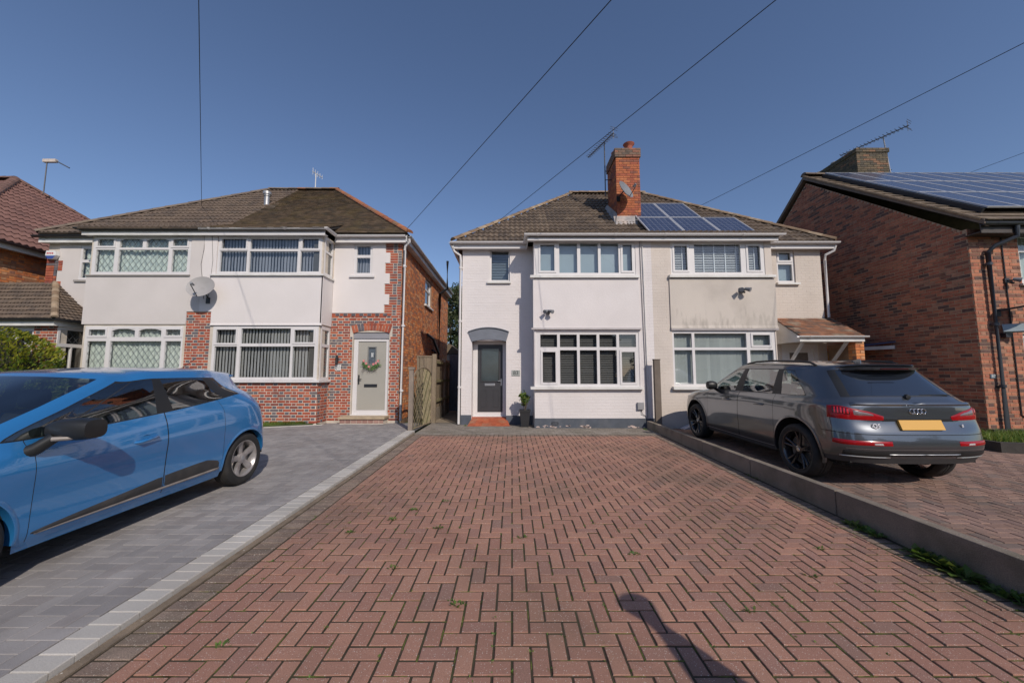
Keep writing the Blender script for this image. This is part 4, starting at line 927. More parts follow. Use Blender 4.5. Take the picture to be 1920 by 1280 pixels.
# door
ag=mat('sage_grey_door',(0.36,0.345,0.30),0.5,0.03,2)
m=MB(f1); m.panel((-4.445,-3.445,0.42,2.56),[(-4.325,-3.535,0.56,2.47)],-0.16,-0.06); 
n=10; aa=[(-4.445+1.0*i/n,2.56+0.10*(1-(2*i/n-1)**2)) for i in range(n+1)]
for i in range(n): m.add([(aa[i][0],-0.05,2.56),(aa[i+1][0],-0.05,2.56),(aa[i+1][0],-0.05,aa[i+1][1]),(aa[i][0],-0.05,aa[i][1])],[(0,1,2,3)])
m.box(-4.46,-3.43,-0.06,0.02,0.40,0.45)
ag_=MB(f1); ag_.quad((-4.46,-0.03,2.55),(-3.43,-0.03,2.55),(-3.43,-0.03,2.92),(-4.46,-0.03,2.92)); ag_.build('arch_infill',mat('arch_grey2',(0.27,0.27,0.29),0.8,0.08,4),H81)
m.build('door_frame',upvc,H81)
m=MB(f1); m.panel((-4.322,-3.538,0.565,2.465),[(-4.035,-3.835,1.83,2.30)],-0.14,-0.085); dr=m.build('door',ag,H81,bevel=0.003)
m=MB(f1); m.panel((-4.06,-3.81,1.805,2.325),[(-4.03,-3.84,1.835,2.295)],-0.09,-0.07); m.build('glazing_bead',mat('sage_bead',(0.20,0.20,0.19),0.5,0.03,2),dr)
m=MB(f1); m.quad((-4.035,-0.10,1.83),(-3.835,-0.10,1.83),(-3.835,-0.10,2.30),(-4.035,-0.10,2.30)); m.build('pane',mat('decor_glass',(0.10,0.12,0.14),0.15,0.35,12,spec=0.8),dr)
m=MB(f1); m.poly([(-3.935+0.05*math.cos(a)*(1 if k%2 else 0.6),-0.092,2.09+0.09*math.sin(a)*(1 if k%2 else .6)) for k,a in enumerate([i*math.pi/4 for i in range(8)])]); m.build('bevelled_motif',mat('bright_bevel',(0.5,0.52,0.52),0.2,0.1,9),dr)
m=MB(f1); m.box(-4.13,-3.77,-0.085,-0.065,1.195,1.275); m.build('letterbox',blackp,dr,bevel=0.004)
m=MB(f1); m.box(-4.305,-4.27,-0.085,-0.07,1.27,1.53); m.box(-4.30,-4.20,-0.045,-0.03,1.40,1.42); m.tube([(-4.287,-0.08,1.41),(-4.287,-0.035,1.41)],0.009); m.build('door_handle',blackp,dr)
st=MB(); st.box(-4.62,-3.38,10.02,10.42,0.36,0.42); s81=st.build('door_step',mat('buff_stone_step',(0.42,0.33,0.22),0.85,0.15,6,0.3,90),H81,bevel=0.008)
pieces('step_brick',s81,brick_items(Fr((-4.58,10.06,0),(1,0,0),(0,-1,0)),[(0,1.16,0.25,0.355)],[],'stretcher',[1,1],z0=0.25,course=0.11,bl=0.14,proud=0.0),hues('worn_brick',[(0.36,0.22,0.18),(0.30,0.17,0.14)],**bt),limit=20)
m=MB(); m.box(-4.58,-3.42,10.065,10.41,0.1,0.36); m.build('step_base',morta,s81)
# flower swag on the door
fw=thing('flower_swag','small swag of pink flowers and green leaves hanging on the pale grey-green door','door wreath',(-3.93,10.38,1.75))
random.seed(5); l=MB(f1)
for i in range(150):
    a=random.uniform(-1,1); cx=-3.93+a*0.24; cz=1.78+0.10*abs(a)-0.05+random.gauss(0,0.03)-0.03*(1-abs(a)); cy=-0.055+random.uniform(0,0.06); an=random.uniform(0,6.28); L=random.uniform(0.035,0.075); W=0.011
    dx,dz=math.cos(an),math.sin(an); l.add([(cx,cy,cz),(cx+dx*L*.5-dz*W,cy+0.012,cz+dz*L*.5+dx*W),(cx+dx*L,cy,cz+dz*L),(cx+dx*L*.5+dz*W,cy+0.012,cz+dz*L*.5-dx*W)],[(0,1,2,3)])
l.build('foliage',hues('swag_leaf',[(0.08,0.17,0.04)],rough=0.7,var=0.4,scale=30)[0],fw)
l=MB(f1)
for cx,cz in ((-4.13,1.92),(-3.73,1.92),(-3.86,1.83),(-4.06,1.85),(-3.98,1.76),(-3.79,1.86)):
    for k in range(7):
        a=k*0.9; l.poly([(cx,0.01,cz),(cx+0.03*math.cos(a),0.02,cz+0.03*math.sin(a)),(cx+0.036*math.cos(a+.45),0.01,cz+0.036*math.sin(a+.45)),(cx+0.03*math.cos(a+.9),0.02,cz+0.03*math.sin(a+.9))])
l.build('flower',mat('pink_petal',(0.65,0.25,0.24),0.6,0.2,40),fw)
l=MB(f1)
for i in range(14):
    cx=-3.93+random.uniform(-0.22,0.15); l.tube([(cx,-0.02,1.74),(cx+random.uniform(-.08,.08),-0.01,1.60+random.uniform(-.03,.06))],0.003,4)
l.build('twig',mat('twig_brown',(0.09,0.06,0.05),0.8,0.1,5),fw)
wl3=thing('wall_lamp','small black cylindrical wall lamp above the white number 81 plate','wall lamp',(-4.83,10.4,2.0))
m=MB(f1); m.tube([(-4.86,0.07,1.83),(-4.86,0.07,2.07)],0.035,12); m.box(-4.885,-4.835,0.0,0.05,1.90,2.0); m.build('lamp_body',blackp,wl3,smooth=40)
n81=thing('number_plate','white ceramic plate with black number 81 beside the pale grey-green door','house sign',(-4.83,10.4,1.72))
m=MB(f1); m.box(-4.925,-4.765,0.006,0.02,1.66,1.81); m.build('plate',mat('sign_white',(0.72,0.72,0.70),0.4,0.03,5),n81,bevel=0.004)
text_obj('81',0.15,f1,-4.845,0.022,1.735,MC['sign_ink'],n81)
# side wall of 81
fsd=Fr((-3.14,Ym,0),(0,1,0),(1,0,0))
sh=[(2.85,3.95,4.08,5.05)]
sw=MB(fsd).panel((0.283,7.60,0.10,5.40),sh,-0.25,0).build('side_wall',mort81,H81)
its=brick_items(fsd,[(0.0,7.6,0.28,5.38)],sh+[(2.80,4.0,4.0,4.08)],'flemish',[3,3,3,2,2,1.5],[2,2,3,2,3,1],z0=0.28,proud=0.006,jit=0.005)
pieces('brick',sw,its,brside,limit=0)
window(H81,fsd,(2.85,3.95,4.08,5.05),[(2.92,3.88,4.70,4.98),(2.92,3.88,4.15,4.63)],d=-0.05,backing=('flat',frost),sill=(2.78,4.02,4.0,4.07,0.07,upvc_old),name='side_window')
m=MB(); m.tube([(-3.02,15.4,0.6),(-3.02,15.4,4.9),(-2.84,15.4,5.05),(-2.72,15.4,5.1),(-2.72,15.4,6.3)],0.055,10); m.tube([(-3.02,15.4,2.4),(-3.02,14.2,2.9),(-3.09,13.6,3.0)],0.05,10); m.tube([(-3.02,15.35,2.0),(-3.02,14.55,2.45),(-3.09,14.4,2.47)],0.035,8); m.tube([(-3.04,14.6,0.4),(-3.04,14.6,2.4)],0.035,8); m.build('soil_pipe',blackp,H81,smooth=40)
m=MB(); m.tube([(-3.05,13.0,1.9),(-3.05,13.0,1.1)],0.05,8); m.tube([(-3.05,15.9,1.9),(-3.05,15.9,1.1)],0.05,8); m.build('boiler_flue',upvc_old,H81,smooth=40)
# roof of 79/81
e2=10.20; z2=5.50; S2=0.835; r2=14.02; t2=z2+S2*(r2-e2)
rq=lambda x,y:(x,y,z2+S2*(y-e2))
XR=-2.92; XRr=XR-(r2-e2)*1.02; XL=-13.36; XLr=XL+(r2-e2)*1.02
roof_plane(H81,[rq(PX,e2),rq(XR,e2),rq(XRr,r2),rq(PX,r2)],tile81,[3,3,2,1.5],kind='flat',w=0.17,ex=0.115,hgt=0.021,limit=300)
roof_plane(H81,[(PX,9.60,5.40),(-4.98,9.60,5.40),(-4.98,10.72,5.94),(PX,10.72,5.94)],tile81,[3,3,2,1.5],kind='flat',w=0.17,ex=0.115,hgt=0.021,limit=80,name='bay_roof')
m=MB(); m.poly([(XR,e2,z2-0.01),(XRr,r2,t2-0.01),(XR,18.1,z2-0.01)]); m.quad((XR,18.1,z2-0.01),(PX,18.1,z2-0.01),(PX,r2,t2-0.01),(XRr,r2,t2-0.01)); m.build('rear_roof',tile81[0],H81)
ridge(H81,(XR+0.03,e2,z2+0.02),(XRr,r2,t2+0.03),hip_r,name='hip_tile',r=0.11,weights=[3,2,1])
ridge(H81,(PX,r2,t2+0.04),(XRr+0.05,r2,t2+0.04),hip_d+hip_r[2:],r=0.11)
eaves(H81,[(PX,-5.0,9.68,Yb),(-5.0,-2.96,10.24,Ym)],None,upvc,5.40)
gutter(H81,[(PX,9.62,5.43),(-4.93,9.62,5.43),(-4.93,10.18,5.43),(-2.98,10.18,5.43)],upvc)
gutter(H81,[(-2.90,10.2,5.45),(-2.90,18.0,5.47)],upvc_old)
m=MB(); m.box(-3.14,-2.96,10.42,18.0,5.26,5.28); m.box(-2.975,-2.955,10.2,18.05,5.27,5.44); m.build('side_fascia',upvc_old,H81)
downpipe(H81,[(-2.90,10.26,5.36),(-2.90,10.28,5.28),(-3.04,10.34,5.16),(-3.05,10.36,5.05),(-3.05,10.36,0.28)],upvc,0.036,clips=(1.1,2.9,4.6))
# steel flue on the roof
fl=thing('roof_flue','galvanised steel flue pipe standing on the roof above the white house numbered 81','flue',(-8.42,12.35,7.25))
m=MB(); m.tube([(-8.42,12.35,7.1),(-8.42,12.35,7.62)],0.085,14); m.build('pipe',steel,fl,smooth=40)
m=MB(); m.lathe([(0.10,0.0),(0.10,0.05),(0.13,0.06),(0.13,0.15),(0.0,0.17)],(-8.42,12.35,7.64),14); m.build('cowl',steel,fl,smooth=40)
m=MB(frR); m.fr=None; m.add([(-8.85,12.1,7.115),(-8.0,12.1,7.115),(-8.15,12.65,7.57),(-8.7,12.65,7.57)],[(0,1,2,3)]); m.build('flashing',MC['pale_mortar_fillet'],fl)
aerial('tv_aerial','small white television aerial on the ridge of the left semi-detached pair',(-7.85,14.3,8.6),(-7.85,14.3,9.55),(0.3,1,0),0.5,5,0.14,mat('aerial_white',(0.6,0.6,0.6),0.5),'television aerials',vert=True,reflector=False)
dish('satellite_dish','large grey satellite dish above the brick pier between the two left houses',(-8.03,9.45,3.80),(0.10,-0.93,0.30),0.335,lightgrey,(-8.1,9.82,3.50),'satellite dishes')
# ---------------------------------------------------------------- 79
H79=thing('semi_detached_house','semi-detached house with diamond leaded windows and tiled brick porch, behind the blue car','house',(-11,10.4,ZF),'semi-detached houses')
lo=(-11.32,-8.72,1.40,2.82); up=(-11.33,-8.68,4.215,5.27)
wb=MB(f1b).panel((-11.38,PX,0.10,5.32),[lo,up],-0.28,0).build('bay_wall',morta,H79)
pieces('brick',wb,brick_items(f1b,[(-11.38,PX,0.28,1.32),(-8.66,PX,1.33,3.20)],[],'flemish',W81,H81w,z0=0.28,proud=0.005,J=0.0145),br81,limit=120)
m=MB(f1b); m.panel((-11.42,-8.66,2.87,4.165),[],0.0,0.03); m.panel((-8.66,PX,3.21,5.32),[],0.0,0.0302); m.build('render',rend79,H79)
def archpanes(l): return l
pn=[(-11.22,-10.72,4.99,5.20),(-10.60,-9.91,4.96,5.21),(-9.80,-9.14,4.96,5.21),(-9.03,-8.78,4.99,5.20),(-11.25,-10.76,4.29,4.90),(-10.63,-9.16,4.29,4.90),(-9.06,-8.77,4.29,4.90)]
pn=[(-11.22,-10.76,4.99,5.20),(-10.62,-10.0,4.96,5.21),(-9.90,-9.30,4.96,5.21),(-9.18,-8.77,4.99,5.20),(-11.24,-10.74,4.29,4.90),(-10.63,-9.28,4.29,4.90),(-9.18,-8.76,4.29,4.90)]
window(H79,f1b,up,pn,d=0.01,sash=(0,3),arch=(0,1,2,3),backing=('net',curtg),sill=(-11.42,-8.63,4.165,4.21,0.07,mat('sill_grey',(0.3,0.28,0.26),0.8,0.1,5)),lattice=(range(7),0.155,1.35,0.005))
pn=[(a,b,c-4.96+2.53 if c>4.95 else c-4.29+1.47,dz-5.21+2.75 if dz>4.95 else dz-4.90+2.42) for a,b,c,dz in pn]
window(H79,f1b,lo,pn,d=0.01,sash=(0,3),arch=(0,1,2,3),backing=('net',curt),sill=(-11.42,-8.66,1.335,1.395,0.07,MC['sill_grey']),lattice=(range(7),0.155,1.35,0.005))
w7=MB(f1).panel((-13.26,-11.38,0.10,5.35),[(-12.32,-11.50,4.22,5.22)],-0.28,0).build('wall',morta,H79)
m=MB(f1); m.panel((-12.93,-11.38,3.0,5.33),[(-12.32,-11.50,4.22,5.22)],0.0,0.02); m.build('render',rend79,H79)
it=[]
for k in range(62):
    za=0.28+k*0.075; xr=-12.95 if (k//4)%2 else -12.80
    if za<5.25: it+=brick_items(f1,[(-13.25,xr,za,za+0.064)],[],'flemish',W81,H81w,z0=za,proud=0.03)[:3]
pieces('brick',w7,it,br81,limit=100)
window(H79,f1,(-12.32,-11.50,4.22,5.22),[(-12.26,-11.86,4.80,5.12),(-12.26,-11.86,4.28,4.72),(-11.80,-11.56,4.28,5.12)],d=0.015,backing=('net',curtg),sill=(-12.4,-11.45,4.15,4.215,0.07,MC['sill_grey']),lattice=(range(2),0.155,1.35,0.005))
b=MB(); b.box(-13.26,-13.0,10.701,18,0.1,5.35); b.box(-13.0,-3.4,17.75,18.0,0.1,5.35); b.build('outer_wall',mort81,H79)
roof_plane(H79,[rq(XL,e2),rq(PX,e2),rq(PX,r2),rq(XLr,r2)],tile79,[2,2,1],w=0.30,ex=0.30,hgt=0.036,limit=300)
roof_plane(H79,[(-11.50,9.60,5.40),(PX,9.60,5.40),(PX,10.72,5.94),(-11.50,10.72,5.94)],tile79,[2,2,1],w=0.30,ex=0.26,hgt=0.036,limit=60,name='bay_roof')
m=MB(); m.poly([(XL,e2,z2-0.01),(XLr,r2,t2-0.01),(XL,18.1,z2-0.01)]); m.quad((XL,18.1,z2-0.01),(PX,18.1,z2-0.01),(PX,r2,t2-0.01),(XLr,r2,t2-0.01)); m.build('rear_roof',tile79[0],H79)
ridge(H79,(XL-0.03,e2,z2+0.03),(XLr,r2,t2+0.03),hip_d,name='hip_tile',r=0.11)
ridge(H79,(XLr,r2,t2+0.04),(PX,r2,t2+0.04),hip_d,r=0.11)
eaves(H79,[(-11.50,PX,9.68,Yb),(-13.36,-11.50,10.24,Ym)],None,upvc_old,5.40)
gutter(H79,[(-13.46,10.18,5.43),(-11.58,10.18,5.43),(-11.58,9.62,5.43),(PX-0.02,9.62,5.43)],blackp)
# porch
pz=2.98
pw=MB(); pw.box(-12.52,-11.92,9.72,9.95,0.1,2.80); pw.box(-14.6,-13.6,9.72,9.95,0.1,2.8); pw.box(-13.6,-12.52,9.72,9.95,0.1,1.0); pw=pw.build('porch_wall',morta,H79)
fp=front(9.72)
pieces('brick',pw,brick_items(Fr((-12.52,9.72,0),(1,0,0),(0,-1,0)),[(0,0.60,0.28,2.82)],[],'flemish',W81,H81w,z0=0.28,proud=0.005,J=0.0145)+brick_items(Fr((-14.6,9.72,0),(1,0,0),(0,-1,0)),[(0,1.0,0.28,2.82),(1.0,2.08,0.28,1.0)],[],'flemish',W81,H81w,z0=0.28,proud=0.005,J=0.0145),br81,limit=120)
fps=Fr((-11.92,9.95,0),(0,1,0),(1,0,0))
window(H79,fps,(-0.22,0.46,0.3,2.80),[(-0.17,0.41,2.36,2.72),(-0.17,0.10,0.4,2.27),(0.13,0.41,0.4,2.27)],d=0.02,lattice=([0],0.155,1.35,0.005),depth=0.6,name='porch_window')
window(H79,fp,(-13.6,-12.52,1.0,2.80),[(-13.5,-13.1,2.36,2.68),(-13.0,-12.6,2.36,2.68),(-13.5,-13.1,1.1,2.26),(-13.0,-12.6,1.1,2.26)],d=-0.03,lattice=([0,1],0.155,1.35,0.005),depth=0.5,name='porch_window')
m=MB(); m.box(-14.8,-11.83,9.56,9.585,2.80,2.95); m.box(-11.855,-11.83,9.59,10.42,2.80,2.95); m.box(-14.8,-11.855,9.59,10.42,2.80,2.82); m.build('fascia',upvc_old,H79)
A=(-11.75,9.50,pz); B=(-11.62,10.40,pz-0.02); C=(-11.93,10.415,4.05); D=(-12.95,10.415,4.12); E=(-14.9,9.50,pz); F_=(-14.9,10.415,4.12)
roof_plane(H79,[E,A,D,F_],tile79,[2,2,1],w=0.2,ex=0.15,hgt=0.02,limit=90,name='porch_roof')
roof_plane(H79,[A,B,D],tile79,[2,2,1],w=0.2,ex=0.13,hgt=0.02,limit=60,name='porch_roof')
m=MB(); m.poly([B,C,D]); m.build('porch_roof_infill',tile79[1],H79)
ridge(H79,(A[0]+0.02,A[1]-0.02,A[2]+0.03),(D[0],D[1],D[2]+0.02),hip_b,name='hip_tile',r=0.07,l=0.2)
gutter(H79,[(-14.9,9.50,2.97),(-11.72,9.50,2.97),(-11.62,10.38,2.95)],blackp,0.05)
ab=thing('alarm_box','small white and blue burglar alarm box with red print, high on the brick corner left','alarm box',(-13.05,10.4,4.95))
m=MB(f1); m.poly([(-13.17,0.13,5.03),(-12.91,0.13,5.03),(-12.89,0.13,4.90),(-12.97,0.13,4.79),(-13.11,0.13,4.79),(-13.19,0.13,4.90)]); pts=list(m.v); m=MB(); m.prism(pts,(0,0.10,0)); m.build('casing',mat('sign_white',(0.7,0.7,0.7)),ab)
m=MB(f1); m.poly([(-13.18,0.135,4.885),(-12.90,0.135,4.885),(-12.97,0.135,4.795),(-13.11,0.135,4.795)]); m.build('lower_cover',mat('alarm_blue',(0.04,0.08,0.30),0.4,0.05,4),ab)
text_obj('ADT',0.10,f1,-13.04,0.165,4.95,mat('alarm_red',(0.5,0.03,0.04),0.5),ab) if False else None
m=MB(f1)
for i,x in enumerate((-13.13,-13.08,-13.03,-12.98)): m.box(x-0.018,x+0.014,0.13,0.134,4.93,4.975)

m.build('red_print',mat('alarm_red',(0.5,0.05,0.06),0.5),ab)
# ---------------------------------------------------------------- 87, brick gable house on the right
H87=thing('gabled_house','dark red brick house with gable end and large solar array, at the right edge','house',(10,7.9,ZF))
XG=9.92; YG=7.9; YR=16.24; YA=12.07; GE=4.62; GS=0.80
fg=Fr((XG,YR,0),(0,-1,0),(-1,0,0))
def gpoly(z):
    if z<GE: return (0,YR-YG)
    h=(z-GE)/GS; return (h,YR-YG-h)
Wd=YR-YG; ap=GE+GS*Wd/2
m=MB(fg); m.poly([(0,0,0.1),(Wd,0,0.1),(Wd,0,GE),(Wd/2,0,ap),(0,0,GE)]); sw=m.build('gable_wall',mortb,H87)
its=brick_items(fg,[(0,Wd,0.20,ap)],[],'stretcher',[2.6,3,2,2,1.5,1.2],None,z0=0.20,proud=0.006,J=0.013,poly=gpoly,jit=0.003)
pieces('brick',sw,its,br87,limit=300)
f87=front(YG); hs=[(10.99,13.4,3.50,4.60),(10.86,13.4,1.50,2.40)]
fw_=MB(f87).panel((XG+0.004,18,0.1,4.70),hs,-0.28,0).build('front_wall',mortb,H87)
its=brick_items(f87,[(XG,12.2,0.20,4.68)],hs,'flemish',[2.4,2.2,3,1.4,1.6,1.6],[2,2,2,2.5,2,1.5],z0=0.20,proud=0.006)
pieces('brick',fw_,its,br87,limit=300)
window(H87,f87,hs[0],[(11.07,12.1,3.6,4.2),(11.07,12.1,4.27,4.53),(12.2,13.3,3.6,4.53)],d=-0.05,backing=('net',curt),sill=(10.93,13.5,3.44,3.495,0.06,upvc_old))
window(H87,f87,hs[1],[(10.94,12.1,1.58,2.32),(12.2,13.3,1.58,2.32)],d=-0.05,backing=('net',curt),sill=(10.80,13.5,1.43,1.495,0.06,upvc_old))
m=MB(); m.box(17.75,18,YG+0.281,YR,0.1,4.7); m.box(XG+0.01,17.75,YR-0.25,YR,0.1,4.7); m.build('outer_wall',mortb,H87)
ey7=7.52; ez7=4.74; s7=(ap+0.22-ez7)/(YA-ey7); a7=math.atan(s7)
XV=9.85
roof_plane(H87,[(XV,ey7,ez7),(19,ey7,ez7),(19,YA,ap+0.22),(XV,YA,ap+0.22)],tile87,[1,1],kind='flat',w=0.33,ex=0.30,hgt=0.02,limit=60)
m=MB(); m.quad((XV,YA,ap+0.22),(19,YA,ap+0.22),(19,2*YA-ey7,ez7),(XV,2*YA-ey7,ez7)); m.quad((XV,YA,ap+0.14),(19,YA,ap+0.14),(19,2*YA-ey7,ez7-0.08),(XV,2*YA-ey7,ez7-0.08)); m.build('rear_roof',tile87[1],H87)
vm=mat('verge_board',(0.17,0.13,0.10),0.85,0.15,5)
m=MB()
for sgn in (1,-1):
    yE=YA-sgn*(YA-ey7); 
    a=(XV-0.02,yE,ez7-0.09); b=(XV-0.02,YA,ap+0.12); m.add([a,b,(XV-0.02,YA,ap+0.24),(XV-0.02,yE,ez7+0.03),(XV+0.03,yE,ez7-0.09),(XV+0.03,YA,ap+0.12),(XV+0.03,YA,ap+0.24),(XV+0.03,yE,ez7+0.03)],[(0,1,2,3),(4,5,6,7),(0,1,5,4),(3,2,6,7),(0,3,7,4)])
    m.quad((XV,yE,ez7-0.12),(XG,yE,ez7-0.12),(XG,YA,ap+0.10),(XV,YA,ap+0.10))
m.build('verge',vm,H87)
cap=MB(); cap.tube([(XV-0.02,YA-4.5,ez7+0.05),(XV-0.02,YA,ap+0.25)],0.03,6); cap.build('verge_trim',hip_b[0],H87)
ridge(H87,(XV,YA,ap+0.27),(19,YA,ap+0.27),hip_d,r=0.12)
m=MB(); m.box(XV,19,7.60,7.62,4.50,4.72); m.box(XV,19,7.621,7.9,4.52,4.54); m.build('fascia',mat('brown_fascia',(0.05,0.04,0.035),0.6),H87)
gutter(H87,[(XV-0.03,7.54,4.70),(19,7.54,4.70)],mat('dark_gutter',(0.045,0.05,0.06),0.35,0.08,5),0.06)
downpipe(H87,[(10.56,7.56,4.66),(10.56,7.58,4.42),(10.30,7.74,4.28),(10.22,7.82,4.15),(10.22,7.82,0.30)],MC['dark_gutter'],0.042,clips=(1.3,2.6,3.9))
m=MB(); m.tube([(10.62,7.88,4.5),(10.62,7.88,0.7),(10.75,7.88,0.6)],0.012,6); m.build('cable',blackp,H87)
# solar array
fr7=Fr((0,ey7,ez7),(1,0,0),(0,-math.sin(a7),math.cos(a7))); fr7.w=Vector((0,math.cos(a7),math.sin(a7)))
for r_ in range(3):
    for c_ in range(9):
        rw=['lowest','middle','top'][r_]; cw=['first','second','third','fourth','fifth','sixth','seventh','eighth','ninth'][c_]
        solar('solar_panel','solar panel on the brick gabled house, %s row, %s from the gable edge'%(rw,cw),fr7,10.33+c_*0.76,0.50+r_*1.66,0.75,1.64,0.14,'solar panels on the gabled house')
m=MB(fr7); m.box(10.26,10.31,0.03,0.13,0.5,5.45); m.build('array_rail',blackp,H87)
chimney_stack(H87,11.92,13.0,12.3,14.4,8.0,9.33,hues('sooty_brick',[(0.12,0.095,0.06),(0.16,0.115,0.07),(0.09,0.075,0.055),(0.22,0.12,0.07)],**bt),[3,2,2,0.8],mat('sooty_mortar',(0.20,0.18,0.11),0.95,0.2,5),corbel=2)
for x,y in ((12.12,14.1),(12.12,13.4),(12.12,12.7),(12.5,12.6)):
    m=MB(); m.lathe([(0.10,0),(0.11,0.14),(0.0,0.20)],(x,y,9.33),12); m.build('chimney_pot',lightgrey,H87,smooth=50)
aerial('tv_aerial','long television aerial on a pale mast beside the chimney of the brick gabled house',(13.15,12.35,8.0),(12.95,12.35,9.80),(-0.40,0.92,0.0),1.9,18,0.16,alu,'television aerials',mastm=mastm,brk=((13.05,12.5),(8.45,8.6)))
dish('satellite_dish','dark satellite dish high beside the black downpipe on the right brick house',(10.62,7.50,2.98),(0.55,-0.75,0.3),0.26,darkgrey,(10.36,7.88,2.85),'satellite dishes')
fl8=thing('floodlight','square grey floodlight under the dark satellite dish on the right brick house','security light',(10.4,7.88,2.55))
m=MB(); m.add([(10.38,7.85,2.60),(10.72,7.62,2.60),(10.66,7.58,2.44),(10.34,7.80,2.44),(10.40,7.87,2.57),(10.74,7.64,2.57),(10.68,7.61,2.41),(10.36,7.83,2.41)],[(0,1,2,3),(4,7,6,5),(0,4,5,1),(1,5,6,2),(2,6,7,3),(3,7,4,0)]); m.build('lamp_panel',mat('lamp_glassface',(0.30,0.36,0.38),0.3,0.1,5),fl8); m=MB(); m.box(10.38,10.5,7.80,7.9,2.32,2.42); m.build('mount',blackp,fl8)
floodlight('security_light','black security lamp with white arm on the right brick house, near the upper window',f87,10.63,3.55,0.0,1,'security lights')
n87=thing('number_plate','small blue-grey number plate 87 on the corner of the right brick house','house sign',(10.1,7.9,1.5))
m=MB(f87); m.box(10.06,10.18,0.006,0.02,1.46,1.55); m.build('plate',mat('slate_sign',(0.10,0.15,0.19),0.5,0.05,5),n87,bevel=0.003)
text_obj('87',0.085,f87,10.12,0.021,1.505,MC['sign_white'],n87)
# ---------------------------------------------------------------- 77 at the far left
H77=thing('detached_house','orange brick house with dark red-brown tiled hipped roof, at the left edge','house',(-18,13,ZF))
X7=-14.6; f77=Fr((X7,9.4,0),(0,1,0),(1,0,0))
sw=MB(f77).panel((0,8.6,0.1,5.25),[],-0.25,0).build('side_wall',mort81,H77)
pieces('brick',sw,brick_items(f77,[(0,8.6,0.3,5.2)],[],'flemish',[3,3,2,2,1.5,1.5],[2,2,2,2,2,1],z0=0.28,proud=0.006,jit=0.004),brside,limit=0)
m=MB(); m.box(-23,-14.85,9.4,9.65,0.1,5.25); m.box(-23,-14.85,17.75,18,0.1,5.25); m.box(-23.2,-23,9.4,18,0.1,5.25); m.build('outer_wall',mort81,H77)
ea=(-14.28,9.08,5.28); eb=(-14.28,18.32,5.28); apx=(-19.0,13.7,8.95)
roof_plane(H77,[ea,eb,apx],tile77,[2,2,1],w=0.33,ex=0.33,hgt=0.05,limit=300)
m=MB(); m.add([(-28,9.08,5.28),ea,apx,(-28,13.7,8.95),eb,(-28,18.32,5.28)],[(0,1,2,3),(2,4,5,3)]); m.build('rear_roof',tile77[0],H77)
ridge(H77,eb,(apx[0],apx[1],apx[2]+0.04),hip_77,name='hip_tile',r=0.13); ridge(H77,ea,(apx[0],apx[1],apx[2]+0.04),hip_77,name='hip_tile',r=0.13); ridge(H77,(apx[0],apx[1],apx[2]+0.04),(-26,13.7,8.99),hip_77,r=0.14)
m=MB(); m.box(-14.34,-14.30,9.08,18.3,5.08,5.25); m.box(-14.6,-14.34,9.08,18.3,5.12,5.14); m.build('fascia',upvc_old,H77)
gutter(H77,[(-14.22,9.05,5.26),(-14.22,18.3,5.26)],mat('brown_gutter',(0.06,0.045,0.045),0.5),0.055)
ae=thing('tv_aerial','pale boxed television aerial on a thin mast above the far left red-brown roof','aerial',(-18.2,13.9,8.7),'television aerials')
m=MB(); m.tube([(-18.15,13.9,8.5),(-18.15,13.9,9.85)],0.02,6); m.build('mast',alu,ae); m=MB(); m.box(-18.28,-17.78,13.85,13.95,9.78,9.90); m.build('boom_box',mat('aerial_cream',(0.55,0.48,0.42),0.6),ae); m=MB(); m.tube([(-17.8,13.9,9.84),(-17.25,13.9,9.55)],0.022,6); m.build('boom',alu,ae)
# ================================================================== CARS
def pchip(xs,ys):
    n=len(xs); h=[xs[i+1]-xs[i] for i in range(n-1)]; d=[(ys[i+1]-ys[i])/h[i] for i in range(n-1)]; m=[0.0]*n
    for i in range(1,n-1):
        if d[i-1]*d[i]<=0: m[i]=0.0
        else:
            w1=2*h[i]+h[i-1]; w2=h[i]+2*h[i-1]; m[i]=(w1+w2)/(w1/d[i-1]+w2/d[i])
    m[0]=d[0]; m[-1]=d[-1]
    def f(x):
        i=min(max(int(x-xs[0]) if False else next((k for k in range(n-1) if x<=xs[k+1]+1e-12),n-2),0),n-2)
        t=(x-xs[i])/h[i]; t2=t*t;t3=t2*t
        return (2*t3-3*t2+1)*ys[i]+(t3-2*t2+t)*h[i]*m[i]+(-2*t3+3*t2)*ys[i+1]+(t3-t2)*h[i]*m[i+1]
    return f
class Net:
    """control net: rows[v][u]=(x,y,z); smooth surface through all control points, half of a body (x>=0)"""
    def __init__(s,rows):
        s.nv=len(rows); s.nu=len(rows[0]); s.R=[]
        for r in rows:
            ext=[(-r[1][0],r[1][1],r[1][2])]+list(r)+[(-r[-2][0],r[-2][1],r[-2][2])]
            xs=list(range(-1,s.nu+1)); s.R.append([pchip(xs,[p[k] for p in ext]) for k in range(3)])
        s.cache={}
    def col(s,u):
        k=round(u,5)
        if k not in s.cache:
            pts=[[f(u) for f in r] for r in s.R]; last=pts[-2]; ext=pts+[[-last[0],last[1],last[2]]]
            xs=list(range(s.nv+1)); s.cache[k]=[pchip(xs,[p[i] for p in ext]) for i in range(3)]
        return s.cache[k]
    def __call__(s,u,v):
        c=s.col(u); return Vector((max(c[0](v),0) if False else c[0](v),c[1](v),c[2](v)))
    def normal(s,u,v,e=0.02):
        u0,u1=max(u-e,0),min(u+e,s.nu-1); v0,v1=max(v-e,0),min(v+e,s.nv-1)
        a=s(u1,v)-s(u0,v); b=s(u,v1)-s(u,v0); n=b.cross(a)
        if n.length<1e-9: return Vector((0,0,1))
        n.normalize(); return n
def frange(a,b,n): return [a+(b-a)*i/n for i in range(n+1)]
